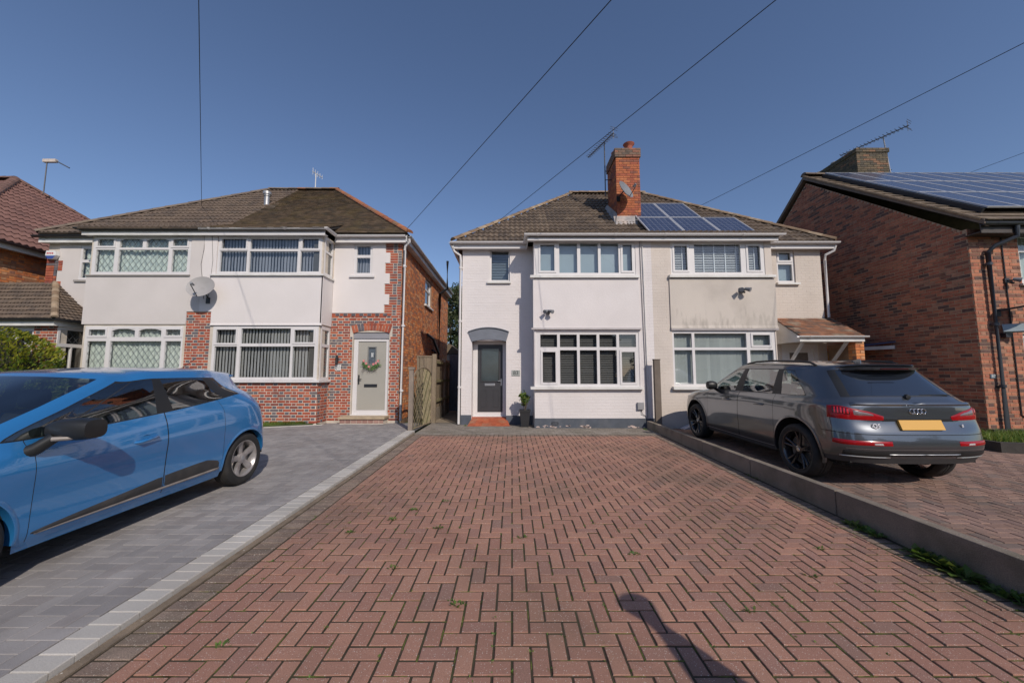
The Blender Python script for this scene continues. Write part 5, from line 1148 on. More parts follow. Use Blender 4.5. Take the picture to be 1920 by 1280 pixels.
def build_car(root,net,us,vs,zone,mats,arches,vk,normal_sign=1):
    """samples the net, cuts wheel arches, splits faces into zones per side. zone(u,v)->(name,part key) """
    arch=[]
    G=[]
    for u in us:
        c=[]; v0=0.0
        p0=net(u,0.0); ym=p0.y
        for (yc,zc,ra) in arches:
            # search v where the point lies on the arch circle
            def inside(v):
                p=net(u,v); return (p.y-yc)**2+(p.z-zc)**2<ra*ra
            if abs(net(u,1.0).y-yc)<ra*0.9999 and net(u,1.0).x>0.5:
                lo=0.0; 
                vv=[k*0.05 for k in range(0,int(vk/0.05)+1)]
                ins=[v for v in vv if inside(v)]
                if ins:
                    a=max(ins); b=a+0.05
                    for _ in range(18):
                        m=(a+b)/2
                        if inside(m): a=m
                        else: b=m
                    v0=a
        col=[]
        for v in vs:
            w=v0+(v/vk)*(vk-v0) if v<vk else v
            p=net(u,w); col.append((p,net.normal(u,w)))
        G.append(col)
    NU,NV=len(us),len(vs)
    parts={}
    for i in range(NU-1):
        for j in range(NV-1):
            z=zone((us[i]+us[i+1])/2,(vs[j]+vs[j+1])/2)
            if z is None: continue
            parts.setdefault(z,[]).append((i,j))
    out={}
    cn=(0.0,0.5*(net(0,3).y+net(net.nu-1,3).y),0.6)
    for z,fl in parts.items():
        both=z.startswith('*')
        for side in ((0,) if both else (1,-1)):
            V=[];N=[];F=[];idx={}
            for sgn in ((1,-1) if both else (side,)):
                for (i,j) in fl:
                    q=[]
                    for (a,b) in ((i,j),(i+1,j),(i+1,j+1),(i,j+1)):
                        k=(a,b,sgn)
                        if k not in idx:
                            p,n=G[a][b]; idx[k]=len(V); V.append((p.x*sgn,p.y,p.z))
                            nn=Vector((n.x*sgn,n.y,n.z)); d=Vector((p.x*sgn-cn[0],(p.y-cn[1])*0.35,p.z-cn[2]))
                            if nn.dot(d)<0: nn=-nn
                            N.append(nn)
                        q.append(idx[k])
                    F.append(tuple(q) if sgn>0 else tuple(reversed(q)))
            me=bpy.data.meshes.new(z); me.from_pydata(V,[],F); nm=z.lstrip('*'); mk=mats[nm] if nm in mats else mats['body']
            me.materials.append(mk)
            for p in me.polygons: p.use_smooth=True
            # make face winding agree with the stored normals
            bm=bmesh.new(); bm.from_mesh(me); bm.faces.ensure_lookup_table()
            for f_ in bm.faces:
                nv=Vector((0,0,0)); 
                for v_ in f_.verts: nv+=N[v_.index]
                if f_.normal.dot(nv)<0: f_.normal_flip()
            bm.to_mesh(me); bm.free()
            me.normals_split_custom_set_from_vertices([tuple(n) for n in N])
            base=nm.split('.')[0]
            o=bpy.data.objects.new(base,me); COL.objects.link(o); o.parent=root; out.setdefault(z,[]).append(o)
    return out
def patch(root,net,name,m,u0,u1,vlo,vhi,off=0.004,nu=24,nv=4,side=(1,-1),thick=0.006,join=False):
    """thin raised patch that follows the body between two curves v=vlo(u), v=vhi(u)"""
    res=[]
    V=[];F=[]
    for sgn in side:
        if not join: V=[];F=[]
        o0=len(V)
        for i in range(nu+1):
            u=u0+(u1-u0)*i/nu; a,b=vlo(u),vhi(u)
            for j in range(nv+1):
                v=a+(b-a)*j/nv; p=net(u,v); n=net.normal(u,v)
                d=Vector((p.x,(p.y-2.2)*0.35,p.z-0.6)); n=n if n.dot(d)>0 else -n
                edge=(i in (0,nu) or j in (0,nv)); q=p+n*(off-thick if edge else off); V.append((q.x*sgn,q.y,q.z))
        for i in range(nu):
            for j in range(nv):
                a=o0+i*(nv+1)+j; F.append((a,a+nv+1,a+nv+2,a+1))
        if not join or sgn==side[-1]:
            mb=MB(); mb.add(V,F); res.append(mb.build(name,m,root,smooth=60,local=True))
    return res
tyrem=mat('tyre_rubber',(0.018,0.018,0.018),0.75,0.15,20,0.3,120,dirt=(0.07,0.06,0.05),dirt_amt=0.35,dirt_scale=5)
discm=mat('brake_disc',(0.25,0.24,0.23),0.4,0.1,8,metal=0.8)
def wheel(root,c,r,w,rr,rimm,side,spokes=5,style='double',hub=None,turn=0.3):
    """wheel at c (local), axle along x. side=+1/-1 outward direction"""
    t=bpy.data.objects.new('wheel',None); COL.objects.link(t); t.parent=root; t.location=c; WL[t.name]=Vector((0,0,0))
    m=MB(); hw=w/2
    prof=[(rr,-hw*0.8),(rr+0.01,-hw*0.92),((rr+r)/2,-hw*1.02),(r-0.03,-hw*0.95),(r-0.008,-hw*0.78),(r,-hw*0.5),(r,-hw*0.18),(r-0.008,-hw*0.17),(r-0.008,-hw*0.12),(r,-hw*0.11),(r,hw*0.11),(r-0.008,hw*0.12),(r-0.008,hw*0.17),(r,hw*0.18),(r,hw*0.5),(r-0.008,hw*0.78),(r-0.03,hw*0.95),((rr+r)/2,hw*1.02),(rr+0.01,hw*0.92),(rr,hw*0.8)]
    m.lathe([(a,b*side) for a,b in prof],(0,0,0),56,'x'); m.build('tyre',tyrem,t,smooth=35,local=True)
    m=MB(); s=side
    m.lathe([(a,b*s) for a,b in [(rr-0.002,-hw*0.8),(rr-0.02,-hw*0.5),(rr-0.03,0.0),(rr-0.018,hw*0.70),(rr-0.004,hw*0.90),(rr+0.006,hw*0.92),(rr+0.004,hw*0.82),(rr-0.001,hw*0.8)]],(0,0,0),48,'x')
    # spokes
    def sp(a,wi,wo,r0,r1,x0,x1,th,skew=0.0):
        ca,sa=math.cos(a),math.sin(a)
        def P(rad,tan,x): return (x*s,rad*ca-tan*sa,rad*sa+tan*ca)
        n=4; vs=[]
        for k in range(n+1):
            q=k/n; rad=r0+(r1-r0)*q; wd=wi+(wo-wi)*q; x=x0+(x1-x0)*q-0.012*math.sin(math.pi*q); tk=skew*q
            vs+=[P(rad,tk-wd,x-0.008),P(rad,tk-wd*0.45,x),P(rad,tk+wd*0.45,x),P(rad,tk+wd,x-0.008),P(rad,tk+wd*0.9,x-th),P(rad,tk-wd*0.9,x-th)]
        fs=[]
        for k in range(n):
            for e in range(6): fs.append((k*6+e,k*6+(e+1)%6,(k+1)*6+(e+1)%6,(k+1)*6+e))
        m.add(vs,fs)
    xo=hw*0.62
    for k in range(spokes):
        a=2*math.pi*k/spokes+turn
        if style=='double':
            for d in (-1,1): sp(a+d*0.10,0.015,0.017,0.045,rr-0.006,xo,hw*0.82,0.03,skew=d*0.018)
        else:
            sp(a,0.026,0.046,0.03,rr-0.008,xo,hw*0.80,0.03)
    m.lathe([(0.0,(xo+0.006)*s),(0.03,(xo+0.006)*s),(0.06,(xo-0.002)*s),(0.068,(xo-0.03)*s)],(0,0,0),24,'x')
    m.build('rim',rimm,t,smooth=35,local=True)
    m=MB(); m.lathe([(0.0,(xo+0.009)*s),(0.026,(xo+0.009)*s),(0.03,(xo+0.004)*s)],(0,0,0),20,'x'); m.build('centre_cap',hub or rimm,t,smooth=40,local=True)
    m=MB(); m.lathe([(0.05,0.01*s),(rr*0.78,0.012*s),(rr*0.78,-0.01*s),(0.05,-0.012*s)],(0,0,0),32,'x'); m.build('brake_disc',discm,t,smooth=35,local=True)
    return t
def underside(root,y0,y1,hw,z,arches,r,m):
    b=MB(); b.box(-hw,hw,y0,y1,z,z+0.12)
    for (yc,zc,ra) in arches:
        for s in (1,-1):
            n=18; vs=[]
            for i in range(n+1):
                a=0.0+math.pi*i/n
                for x in (hw+0.10,0.45): vs.append((x*s,yc+(ra+0.004)*math.cos(a),zc+(ra+0.004)*math.sin(a)))
            b.add(vs,[(2*i,2*i+1,2*i+3,2*i+2) for i in range(n)])
            b.add([(0.46*s,yc-ra,zc-0.05),(0.46*s,yc+ra,zc-0.05),(0.46*s,yc+ra,zc+ra),(0.46*s,yc-ra,zc+ra)],[(0,1,2,3)])
    return b.build('underbody',m,root,local=True)
carblack=mat('car_trim_black',(0.016,0.017,0.018),0.45,0.1,8); linerm=mat('wheel_liner',(0.012,0.012,0.012),0.9,0.1,8)
carglass=mat('car_glass',(0.015,0.018,0.02),0.03,0.1,1.5,spec=0.7,coat=0.6)
cglass=glass('car_side_glass',(0.50,0.58,0.56),1.0,0.0,0.20)
seatm=mat('seat_fabric',(0.035,0.035,0.038),0.9,0.15,12)
redlens=mat('red_lens',(0.30,0.003,0.006),0.22,0.12,40,coat=0.25,spec=0.3); redlens2=mat('deep_red_lens',(0.055,0.003,0.005),0.2,0.2,60,coat=0.3); clearlens=mat('clear_lens',(0.45,0.42,0.42),0.15,0.2,60,coat=1.0)
chrome=mat('chrome',(0.75,0.75,0.76),0.12,0.03,5,metal=1.0)
def mkrow(ys,xs,zs): return list(zip(xs,ys,zs))

# ---------------------------------------------------------------- grey SUV
bodyg=mat('graphite_paint',(0.105,0.115,0.128),0.28,0.05,0.8,metal=0.75,coat=1.0,fine=0.05,fscale=900)
QA=[(0.96,0.385,0.425),(3.78,0.385,0.425)]
#      C0    C1    C2    C3    C4    C5    C6    C7    C8    C9    C10   C11   C12   C13   C14
q_rows=[
 mkrow([0.10, 0.12, 0.22, 0.40, 0.62, 0.96, 1.40, 2.34, 3.32, 3.46, 3.78, 4.20, 4.46, 4.56, 4.58],[0,.45,.78,.90,.915,.915,.90,.885,.895,.91,.92,.87,.66,.40,0],[.32,.32,.33,.34,.33,.32,.26,.25,.25,.26,.28,.27,.24,.23,.23]),
 mkrow([0.035,0.05, 0.14, 0.34, 0.60, 0.96, 1.40, 2.34, 3.32, 3.46, 3.78, 4.24, 4.53, 4.62, 4.65],[0,.46,.80,.925,.945,.945,.93,.915,.925,.935,.945,.90,.70,.42,0],[.44,.44,.45,.45,.44,.43,.38,.37,.37,.38,.40,.42,.42,.42,.42]),
 mkrow([0.0, 0.015,0.11, 0.31, 0.60, 0.96, 1.40, 2.34, 3.32, 3.46, 3.78, 4.24, 4.55, 4.64, 4.67],[0,.46,.80,.93,.952,.955,.94,.925,.93,.94,.952,.905,.70,.42,0],[.58,.58,.58,.58,.58,.58,.56,.55,.55,.56,.57,.58,.58,.58,.58]),
 mkrow([0.03,0.045,0.13, 0.31, 0.60, 0.96, 1.40, 2.34, 3.32, 3.46, 3.78, 4.23, 4.53, 4.63, 4.66],[0,.46,.79,.92,.948,.955,.942,.935,.935,.94,.95,.90,.69,.41,0],[.715,.715,.72,.73,.73,.74,.72,.71,.71,.71,.72,.72,.72,.72,.72]),
 mkrow([0.10,0.11, 0.17, 0.32, 0.60, 0.96, 1.40, 2.34, 3.32, 3.46, 3.78, 4.20, 4.48, 4.60, 4.63],[0,.46,.77,.895,.935,.948,.94,.93,.93,.935,.94,.89,.68,.40,0],[.87,.87,.875,.885,.89,.90,.88,.87,.86,.86,.86,.85,.84,.84,.84]),
 mkrow([0.115,0.125,0.20,0.35, 0.60, 0.96, 1.40, 2.34, 3.32, 3.46, 3.78, 4.14, 4.40, 4.50, 4.53],[0,.46,.755,.87,.92,.935,.93,.92,.915,.915,.90,.82,.62,.38,0],[1.04,1.04,1.04,1.035,1.02,1.015,1.005,.995,.985,.98,.965,.94,.93,.93,.93]),
 mkrow([0.21,0.22, 0.30, 0.44, 0.66, 0.98, 1.42, 2.34, 3.28, 3.36, 3.44, 3.46, 3.48, 3.50, 3.52],[0,.46,.71,.80,.845,.86,.87,.87,.86,.83,.77,.72,.60,.40,0],[1.14,1.14,1.13,1.125,1.12,1.11,1.10,1.085,1.07,1.08,1.085,1.09,1.10,1.115,1.12]),
 mkrow([0.40,0.42, 0.52, 0.66, 0.92, 1.15, 1.44, 2.32, 2.92, 2.98, 3.04, 3.07, 3.12, 3.17, 3.20],[0,.42,.64,.725,.765,.785,.80,.80,.79,.765,.72,.68,.58,.38,0],[1.34,1.34,1.335,1.33,1.33,1.33,1.325,1.32,1.30,1.31,1.32,1.325,1.33,1.345,1.35]),
 mkrow([0.60,0.61, 0.70, 0.86, 1.14, 1.28, 1.46, 2.28, 2.58, 2.63, 2.66, 2.69, 2.73, 2.77, 2.80],[0,.40,.58,.645,.675,.70,.715,.715,.70,.68,.64,.60,.52,.34,0],[1.535,1.535,1.52,1.50,1.505,1.515,1.53,1.535,1.51,1.525,1.53,1.535,1.54,1.55,1.555]),
 mkrow([0.52,0.54, 0.68, 0.84, 1.00, 1.20, 1.48, 2.24, 2.50, 2.54, 2.57, 2.60, 2.63, 2.66, 2.68],[0,.38,.53,.58,.605,.625,.64,.64,.63,.61,.58,.54,.46,.30,0],[1.585,1.583,1.57,1.565,1.575,1.585,1.60,1.61,1.585,1.59,1.59,1.59,1.59,1.595,1.60]),
 mkrow([0.80,0.82, 0.90, 1.00, 1.12, 1.28, 1.52, 2.15, 2.38, 2.40, 2.41, 2.42, 2.43, 2.44, 2.45],[0,.22,.30,.32,.33,.33,.335,.335,.33,.32,.30,.28,.24,.16,0],[1.615,1.615,1.62,1.62,1.63,1.635,1.645,1.65,1.635,1.635,1.632,1.63,1.63,1.63,1.63]),
 mkrow([1.0,1.0,1.05,1.10,1.20,1.32,1.55,2.05,2.2,2.22,2.24,2.26,2.28,2.29,2.30],[0]*15,[1.64,1.64,1.643,1.645,1.65,1.652,1.658,1.66,1.65,1.65,1.65,1.65,1.65,1.65,1.65]),
]
q_rows=[[(x,(0.12+y*0.84/0.96 if y<0.96 else y),(z+(0.04*max(0,1-y/0.9) if z<0.5 else 0)) if z<1.1 else 1.1+(z-1.1)*0.93) for (x,y,z) in r] for r in q_rows]
qn=Net(q_rows)
SLP=math.atan(S)
suv=thing('parked_suv','dark grey five-door SUV with black alloy wheels, parked nose towards the cream house','car',(4.94,4.42,gz(4.42)+0.004),rot=(SLP,0,0.006))
def q_us():
    g=0.006
    base=frange(0,1,7)[:-1]+frange(1,3,14)[:-1]+frange(3,4,6)[:-1]+frange(4,6,40)[:-1]+frange(6,8,18)[:-1]+frange(8,9,5)[:-1]+frange(9,11,36)[:-1]+frange(11,14,18)
    cuts=[5.988,6.0,6.955,6.968,7.955,7.972]+[4.55,4.60,5.78,5.84,6.06,6.12,6.90,7.03,7.12,7.90]+[1.74,1.80,2.02,2.3]+[9.6]
    return sorted(set(round(x,4) for x in base+cuts))
def q_vs():
    base=frange(0,8,40)+frange(8,11,14)[1:]
    cuts=[0.55,0.62,4.02,2.93,2.98,6.05,6.10,6.16,7.82,7.90,8.35,5.02]
    return sorted(set(round(x,4) for x in base+cuts))
def q_zone(u,v):
    if v<0.55: return 'lower_trim.r' if u<3.6 else 'lower_trim'
    if u<1.77 and 6.16<v<7.82: return '*rear_window'
    if u<2.3 and 6.10<v<7.90: return '*window_seal'
    if 4.60<u<5.78 and 6.10<v<7.82: return 'quarter_window'
    if 6.12<u<6.90 and 6.10<v<7.82: return 'side_window.r'
    if 7.12<u<7.90 and 6.10<v<7.82: return 'side_window.f'
    if 4.55<u<7.97 and 6.05<v<7.90: return 'window_surround'
    if u>9.6 and 6.05<v<7.90: return '*windscreen'
    if v<6.06 and v>0.62:
        if 5.988<u<6.0 or 6.955<u<6.968 or 7.955<u<7.972: return 'door_gap'
        if 6.0<u<6.955: return 'rear_door'
        if 6.968<u<7.955: return 'front_door'
    if 0.55<v<0.62 and 5.9<u<8.0: return 'sill_strip'
    if u<2.02 and 2.98<v<6.10: return '*tailgate'
    if u<3.6 and 2.93<v<2.98 : return '*bumper_gap'
    if u<4.0 and v<2.95: return '*rear_bumper'
    return '*body'
gapm=mat('panel_gap',(0.006,0.006,0.006),0.9,0)
qm=dict(body=bodyg,tailgate=bodyg,rear_bumper=bodyg,rear_door=bodyg,front_door=bodyg,rear_window=mat('rear_privacy_glass',(0.012,0.016,0.024),0.04,0.1,1,spec=0.8,coat=1.0),windscreen=cglass,window_seal=carblack,window_surround=carblack,door_gap=gapm,bumper_gap=gapm,lower_trim=mat('grey_lower_trim',(0.045,0.045,0.047),0.6,0.1,8),sill_strip=mat('satin_alloy',(0.5,0.5,0.5),0.35,0.05,5,metal=0.7))
qm['lower_trim.r']=qm['lower_trim']; qm['side_window.r']=cglass; qm['side_window.f']=cglass; qm['quarter_window']=cglass
parts=build_car(suv,qn,q_us(),q_vs(),q_zone,qm,QA,4.0)
underside(suv,0.5,4.2,0.78,0.30,QA,0.4,linerm)
for y in (0.96,3.78):
    for s_ in (1,-1): wheel(suv,(s_*0.825,y,0.362),0.362,0.25,0.262,mat('gloss_black_alloy',(0.018,0.018,0.02),0.22,0.05,5,coat=0.8),s_,5,'double',hub=chrome,turn=0.35 if y<2 else 0.9)
# arch lips
for (yc,zc,ra) in QA:
    for s_ in (1,-1):
        m=MB(); n=30; pts=[]
        for i in range(n+1):
            a=-0.22+(math.pi+0.44)*i/n; y=yc+ra*math.cos(a); z=zc+ra*math.sin(a)
            # x of body at that point: search along u for y, v for z
            best=None
            u=3.0
            uu=[3+0.1*k for k in range(0,90)]
            u=min(uu,key=lambda t:abs(qn(t,2.0).y-y)); v=min([k*0.1 for k in range(0,50)],key=lambda t:abs(qn(u,t).z-z)); x=qn(u,v).x
            pts.append((x,y,z,math.cos(a),math.sin(a)))
        vs=[]
        for x,y,z,c,sn in pts:
            vs+=[((x-0.05)*s_,y,z),((x+0.008)*s_,y,z),((x+0.010)*s_,y+c*0.014,z+sn*0.014),((x+0.002)*s_,y+c*0.030,z+sn*0.030)]
        m.add(vs,[(4*i+k,4*i+k+1,4*(i+1)+k+1,4*(i+1)+k) for i in range(n) for k in range(3)]); m.build('wheel_arch_trim',bodyg,suv,smooth=50,local=True)
# tail lights
def lerp(a,b,t): return a+(b-a)*t
inner,outer_=1.25,3.35
bt_lo=lambda u: 4.06 if u<2.6 else lerp(4.06,4.02,(u-2.6)/.75)
def bt_hi(u):
    if u<1.35: return lerp(4.30,4.62,max(0,(u-0.88))/0.47)
    return lerp(4.62,5.02,min((u-1.35)/1.2,1))
for s_ in (1,-1):
    patch(suv,qn,'tail_light',redlens,0.88,3.25,lambda u:4.02,bt_hi,off=0.010,nu=36,nv=5,side=(s_,))
    par=[o for o in suv.children if o.name.startswith('tail_light')][-1]
    patch(par,qn,'light_cluster',redlens2,2.0,2.95,lambda u:4.28+0.08*(u-2.0),lambda u:bt_hi(u)-0.08,off=0.014,nu=20,nv=3,side=(s_,))
    patch(par,qn,'clear_segment',mat('smoked_lens',(0.16,0.12,0.12),0.15,0.3,80,coat=1.0),1.18,1.88,lambda u:4.30,lambda u:bt_hi(u)-0.10,off=0.014,nu=16,nv=3,side=(s_,))
    for k in range(5):
        u0=2.08+k*0.165; patch(par,qn,'light_bar',mat('bright_red_bar',(0.6,0.01,0.015),0.15,0.1,30,coat=1.0),u0,u0+0.10,lambda u:4.40+0.05*(u-2),lambda u:bt_hi(u)-0.14,off=0.018,nu=4,nv=2,side=(s_,),thick=0.004)
    patch(suv,qn,'fog_reflector',redlens,0.86,2.9,lambda u:2.02 if u<2.5 else 2.02+0.2*(u-2.5),lambda u:2.44,off=0.008,nu=30,nv=3,side=(s_,))
    par=[o for o in suv.children if o.name.startswith('fog_reflector')][-1]
    patch(par,qn,'reversing_lamp',clearlens,1.12,1.38,lambda u:2.08,lambda u:2.30,off=0.011,nu=8,nv=2,side=(s_,))
    patch(suv,qn,'exhaust_trim',carblack,0.92,2.4,lambda u:0.78,lambda u:1.30,off=0.010,nu=24,nv=3,side=(s_,))
    patch(suv,qn,'exhaust_surround',MC['satin_alloy'],0.86,2.5,lambda u:0.62,lambda u:0.74,off=0.012,nu=24,nv=2,side=(s_,))
patch(suv,qn,'diffuser',carblack,0,0.92,lambda u:0.80,lambda u:1.28,off=0.008,nu=8,nv=3,join=True)
patch(suv,qn,'diffuser_strip',MC['satin_alloy'],0,0.92,lambda u:1.0,lambda u:1.07,off=0.014,nu=8,nv=2,join=True)
patch(suv,qn,'bumper_crease',MC['satin_alloy'],0,2.3,lambda u:1.60,lambda u:1.63,off=0.004,nu=20,nv=1,join=True,thick=0.002)
patch(suv,qn,'tailgate_lip',bodyg,0,1.95,lambda u:5.05,lambda u:5.45,off=0.022,nu=16,nv=4,join=True,thick=0.02)
patch(suv,qn,'light_line',gapm,0,0.92,lambda u:3.96,lambda u:4.12,off=0.006,nu=8,nv=1,join=True,thick=0.001)
# plate, badge
frb=Fr((0,0,0),(1,0,0),(0,-1,0))
m=MB(); yb=qn(0.1,3.6).y-0.012
tl=math.atan((qn(0.1,4.0).y-qn(0.1,3.1).y)/(qn(0.1,4.0).z-qn(0.1,3.1).z))
pl=[(-0.26,3.18),(0.26,3.18),(0.26,3.92),(-0.26,3.92)]
zc=0.825; yc0=(qn(0.3,3.7).y)-0.018
m.add([(-0.26,yc0-0.012-0.02,zc-0.055),(0.26,yc0-0.012-0.02,zc-0.055),(0.26,yc0+0.012,zc+0.055),(-0.26,yc0+0.012,zc+0.055),(-0.26,yc0+0.02,zc-0.055),(0.26,yc0+0.02,zc-0.055),(0.26,yc0+0.04,zc+0.055),(-0.26,yc0+0.04,zc+0.055)],[(0,1,2,3),(4,7,6,5),(0,4,5,1),(1,5,6,2),(2,6,7,3),(3,7,4,0)])
m.build('number_plate',mat('blank_amber_plate',(0.62,0.34,0.055),0.5,0.02,2),suv,local=True)
m=MB()
for k in range(4):
    cx=-0.069+k*0.046; n=18; r0=0.030; yy=qn(0.15,4.72).y-0.008
    pts=[(cx+r0*math.cos(2*math.pi*i/n),yy-0.004+0.035*(r0*math.sin(2*math.pi*i/n)),0.985+r0*math.sin(2*math.pi*i/n)) for i in range(n+1)]
    m.tube(pts,0.0042,6,cap=False)
m.build('ring_badge',chrome,suv,smooth=60,local=True)
def badge(txt,x,z,size,v,parent,u):
    cu=bpy.data.curves.new('t','FONT'); cu.body=txt; cu.size=size; cu.extrude=0.003; cu.align_x='CENTER'; cu.align_y='CENTER'; cu.offset=0.0015
    t=bpy.data.objects.new('tmp',cu); COL.objects.link(t); dg=bpy.context.evaluated_depsgraph_get(); me=bpy.data.meshes.new_from_object(t.evaluated_get(dg)); bpy.data.objects.remove(t)
    me.materials.clear(); me.materials.append(mat('bright_badge',(0.72,0.72,0.74),0.35,0.0,5,metal=0.2))
    o=bpy.data.objects.new('badge',me); COL.objects.link(o); o.parent=parent; o.location=(x,qn(u,v).y-0.008,z); o.rotation_euler=(math.pi/2-0.12,0,0)
badge('Q5',-0.53,0.81,0.072,3.5,suv,1.25); badge('S',0.52,0.81,0.045,3.5,suv,1.25)
# spoiler, roof rails, fin aerial, wiper, handles, mirrors
m=MB(); n=16; vs=[]
for i in range(n+1):
    x=-0.51+1.02*i/n; e=1-(abs(x)/0.51)**4; yb=0.47+0.14*abs(x/0.51)**3
    vs+=[(x,yb,1.500+0.015*e),(x,0.76,1.552-0.03*(abs(x)/.51)**4),(x,0.76,1.46),(x,yb+0.02,1.485)]
m.add(vs,[(4*i+k,4*i+(k+1)%4,4*(i+1)+(k+1)%4,4*(i+1)+k) for i in range(n) for k in range(4)]+[(0,1,2,3),(4*n,4*n+3,4*n+2,4*n+1)]); m.build('spoiler',bodyg,suv,smooth=40,local=True)
m=MB(); m.box(-0.18,0.18,0.443,0.455,1.492,1.504); m.build('high_brake_light',redlens2,suv,local=True)
for s_ in (1,-1):
    m=MB(); pts=[(0.60*s_,0.95,1.545),(0.60*s_,1.05,1.587),(0.615*s_,1.3,1.607),(0.625*s_,1.8,1.62),(0.62*s_,2.2,1.608),(0.61*s_,2.42,1.58),(0.605*s_,2.52,1.54)]; m.tube(pts,0.016,8); m.build('roof_rail',carblack,suv,smooth=50,local=True)
    m=MB(); m.lathe([(0.0,-0.10),(0.06,-0.085),(0.085,-0.04),(0.09,0.02),(0.075,0.07),(0.0,0.085)],(0,0,0),16,'x'); mv=[(x*s_*1.1+0.99*s_,y*0.85+3.02+0.05*abs(x),z*0.95+1.16) for x,y,z in m.v]; mm=MB(); mm.add(mv,m.f); mi=mm.build('wing_mirror',carblack,suv,smooth=60,local=True)
    mm=MB(); mm.tube([(0.84*s_,3.08,1.06),(0.93*s_,3.05,1.11)],0.028,8); mm.build('mirror_stalk',carblack,mi,local=True)
    for y0,par in ((1.62,'rear_door'),(2.52,'front_door')):
        m=MB(); xs=0.935; m.tube([((xs-0.005)*s_,y0,0.925),((xs+0.028)*s_,y0+0.03,0.927),((xs+0.030)*s_,y0+0.17,0.922),((xs-0.005)*s_,y0+0.20,0.92)],0.0135,8)
        pr_=[o for o in suv.children if o.name.startswith(par)][0 if s_>0 else 1]; m.build('door_handle',bodyg,pr_,smooth=60,local=True)
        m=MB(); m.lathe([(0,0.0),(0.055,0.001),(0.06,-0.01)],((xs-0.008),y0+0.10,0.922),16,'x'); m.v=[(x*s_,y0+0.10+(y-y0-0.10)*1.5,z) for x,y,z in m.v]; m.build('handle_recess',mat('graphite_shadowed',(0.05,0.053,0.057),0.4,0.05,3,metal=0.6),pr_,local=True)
m=MB(); m.add([(-0.012,0.90,1.565),(0.012,0.90,1.565),(0.012,1.10,1.585),(-0.012,1.10,1.585),(0,0.91,1.635),(0,0.94,1.635)],[(0,1,2,3),(0,1,4),(1,2,5,4),(2,3,5),(3,0,4,5)]); m.build('fin_aerial',bodyg,suv,local=True)
m=MB(); m.tube([(-0.02,0.32,1.155),(0.30,0.335,1.16),(0.50,0.36,1.165)],0.010,6,r1=0.006); m.lathe([(0.035,0),(0.03,-0.03),(0,-0.035)],(-0.02,0.31,1.15),12,'y'); m.box(0.18,0.56,0.335,0.35,1.168,1.178); m.build('rear_wiper',carblack,suv,smooth=40,local=True)
for s_ in (1,-1):
    m=MB(); m.lathe([(0,0),(0.04,0),(0.04,0.03),(0,0.03)],(0,0,0),8,'z'); 
# interior: seats, floor, head lining
def interior(root,rows,zf,zs,hw,y0,y1,ztop,lhs=1):
    m=MB(); m.box(-hw,hw,y0,y1,zf,zf+0.05); m.build('cabin_floor',linerm,root,local=True)
    for y,xsn in rows:
        for x in xsn:
            m=MB(); m.box(x-0.24,x+0.24,y,y+0.5,zf+0.1,zs); o=m.build('seat',seatm,root,local=True,bevel=0.05)
            m=MB(); m.add([(x-0.24,y-0.12,zs-0.05),(x+0.24,y-0.12,zs-0.05),(x+0.24,y+0.03,zs-0.05),(x-0.24,y+0.03,zs-0.05),(x-0.20,y-0.28,ztop-0.18),(x+0.20,y-0.28,ztop-0.18),(x+0.20,y-0.18,ztop-0.18),(x-0.20,y-0.18,ztop-0.18)],[(0,3,2,1),(4,5,6,7),(0,1,5,4),(1,2,6,5),(2,3,7,6),(3,0,4,7)]); m.build('backrest',seatm,o,local=True,bevel=0.04)
            m=MB(); m.box(x-0.12,x+0.12,y-0.30,y-0.20,ztop-0.15,ztop+0.02); m.build('headrest',seatm,o,local=True,bevel=0.04)
interior(suv,[(1.35,(-0.42,0.0,0.42)),(2.25,(-0.38,0.38))],0.35,0.72,0.78,0.3,3.3,1.42)
m=MB(); m.box(-0.72,0.72,2.95,3.3,0.6,1.02); m.build('dashboard',carblack,suv,local=True,bevel=0.06)
m=MB(); n=20
for i in range(n): 
    a=2*math.pi*i/n; 
pts=[(0.38+0.18*math.cos(2*math.pi*i/n),2.82-0.06*math.sin(2*math.pi*i/n),0.98+0.17*math.sin(2*math.pi*i/n)) for i in range(n+1)]; m.tube(pts,0.014,6,cap=False); m.build('steering_wheel',carblack,suv,smooth=60,local=True)
# front lamps and grille
patch(suv,qn,'headlight',clearlens,10.9,12.3,lambda u:3.6,lambda u:4.6,off=0.006,nu=14,nv=3)
patch(suv,qn,'grille',carblack,12.6,14,lambda u:1.5,lambda u:4.4,off=0.008,nu=10,nv=6,join=True)
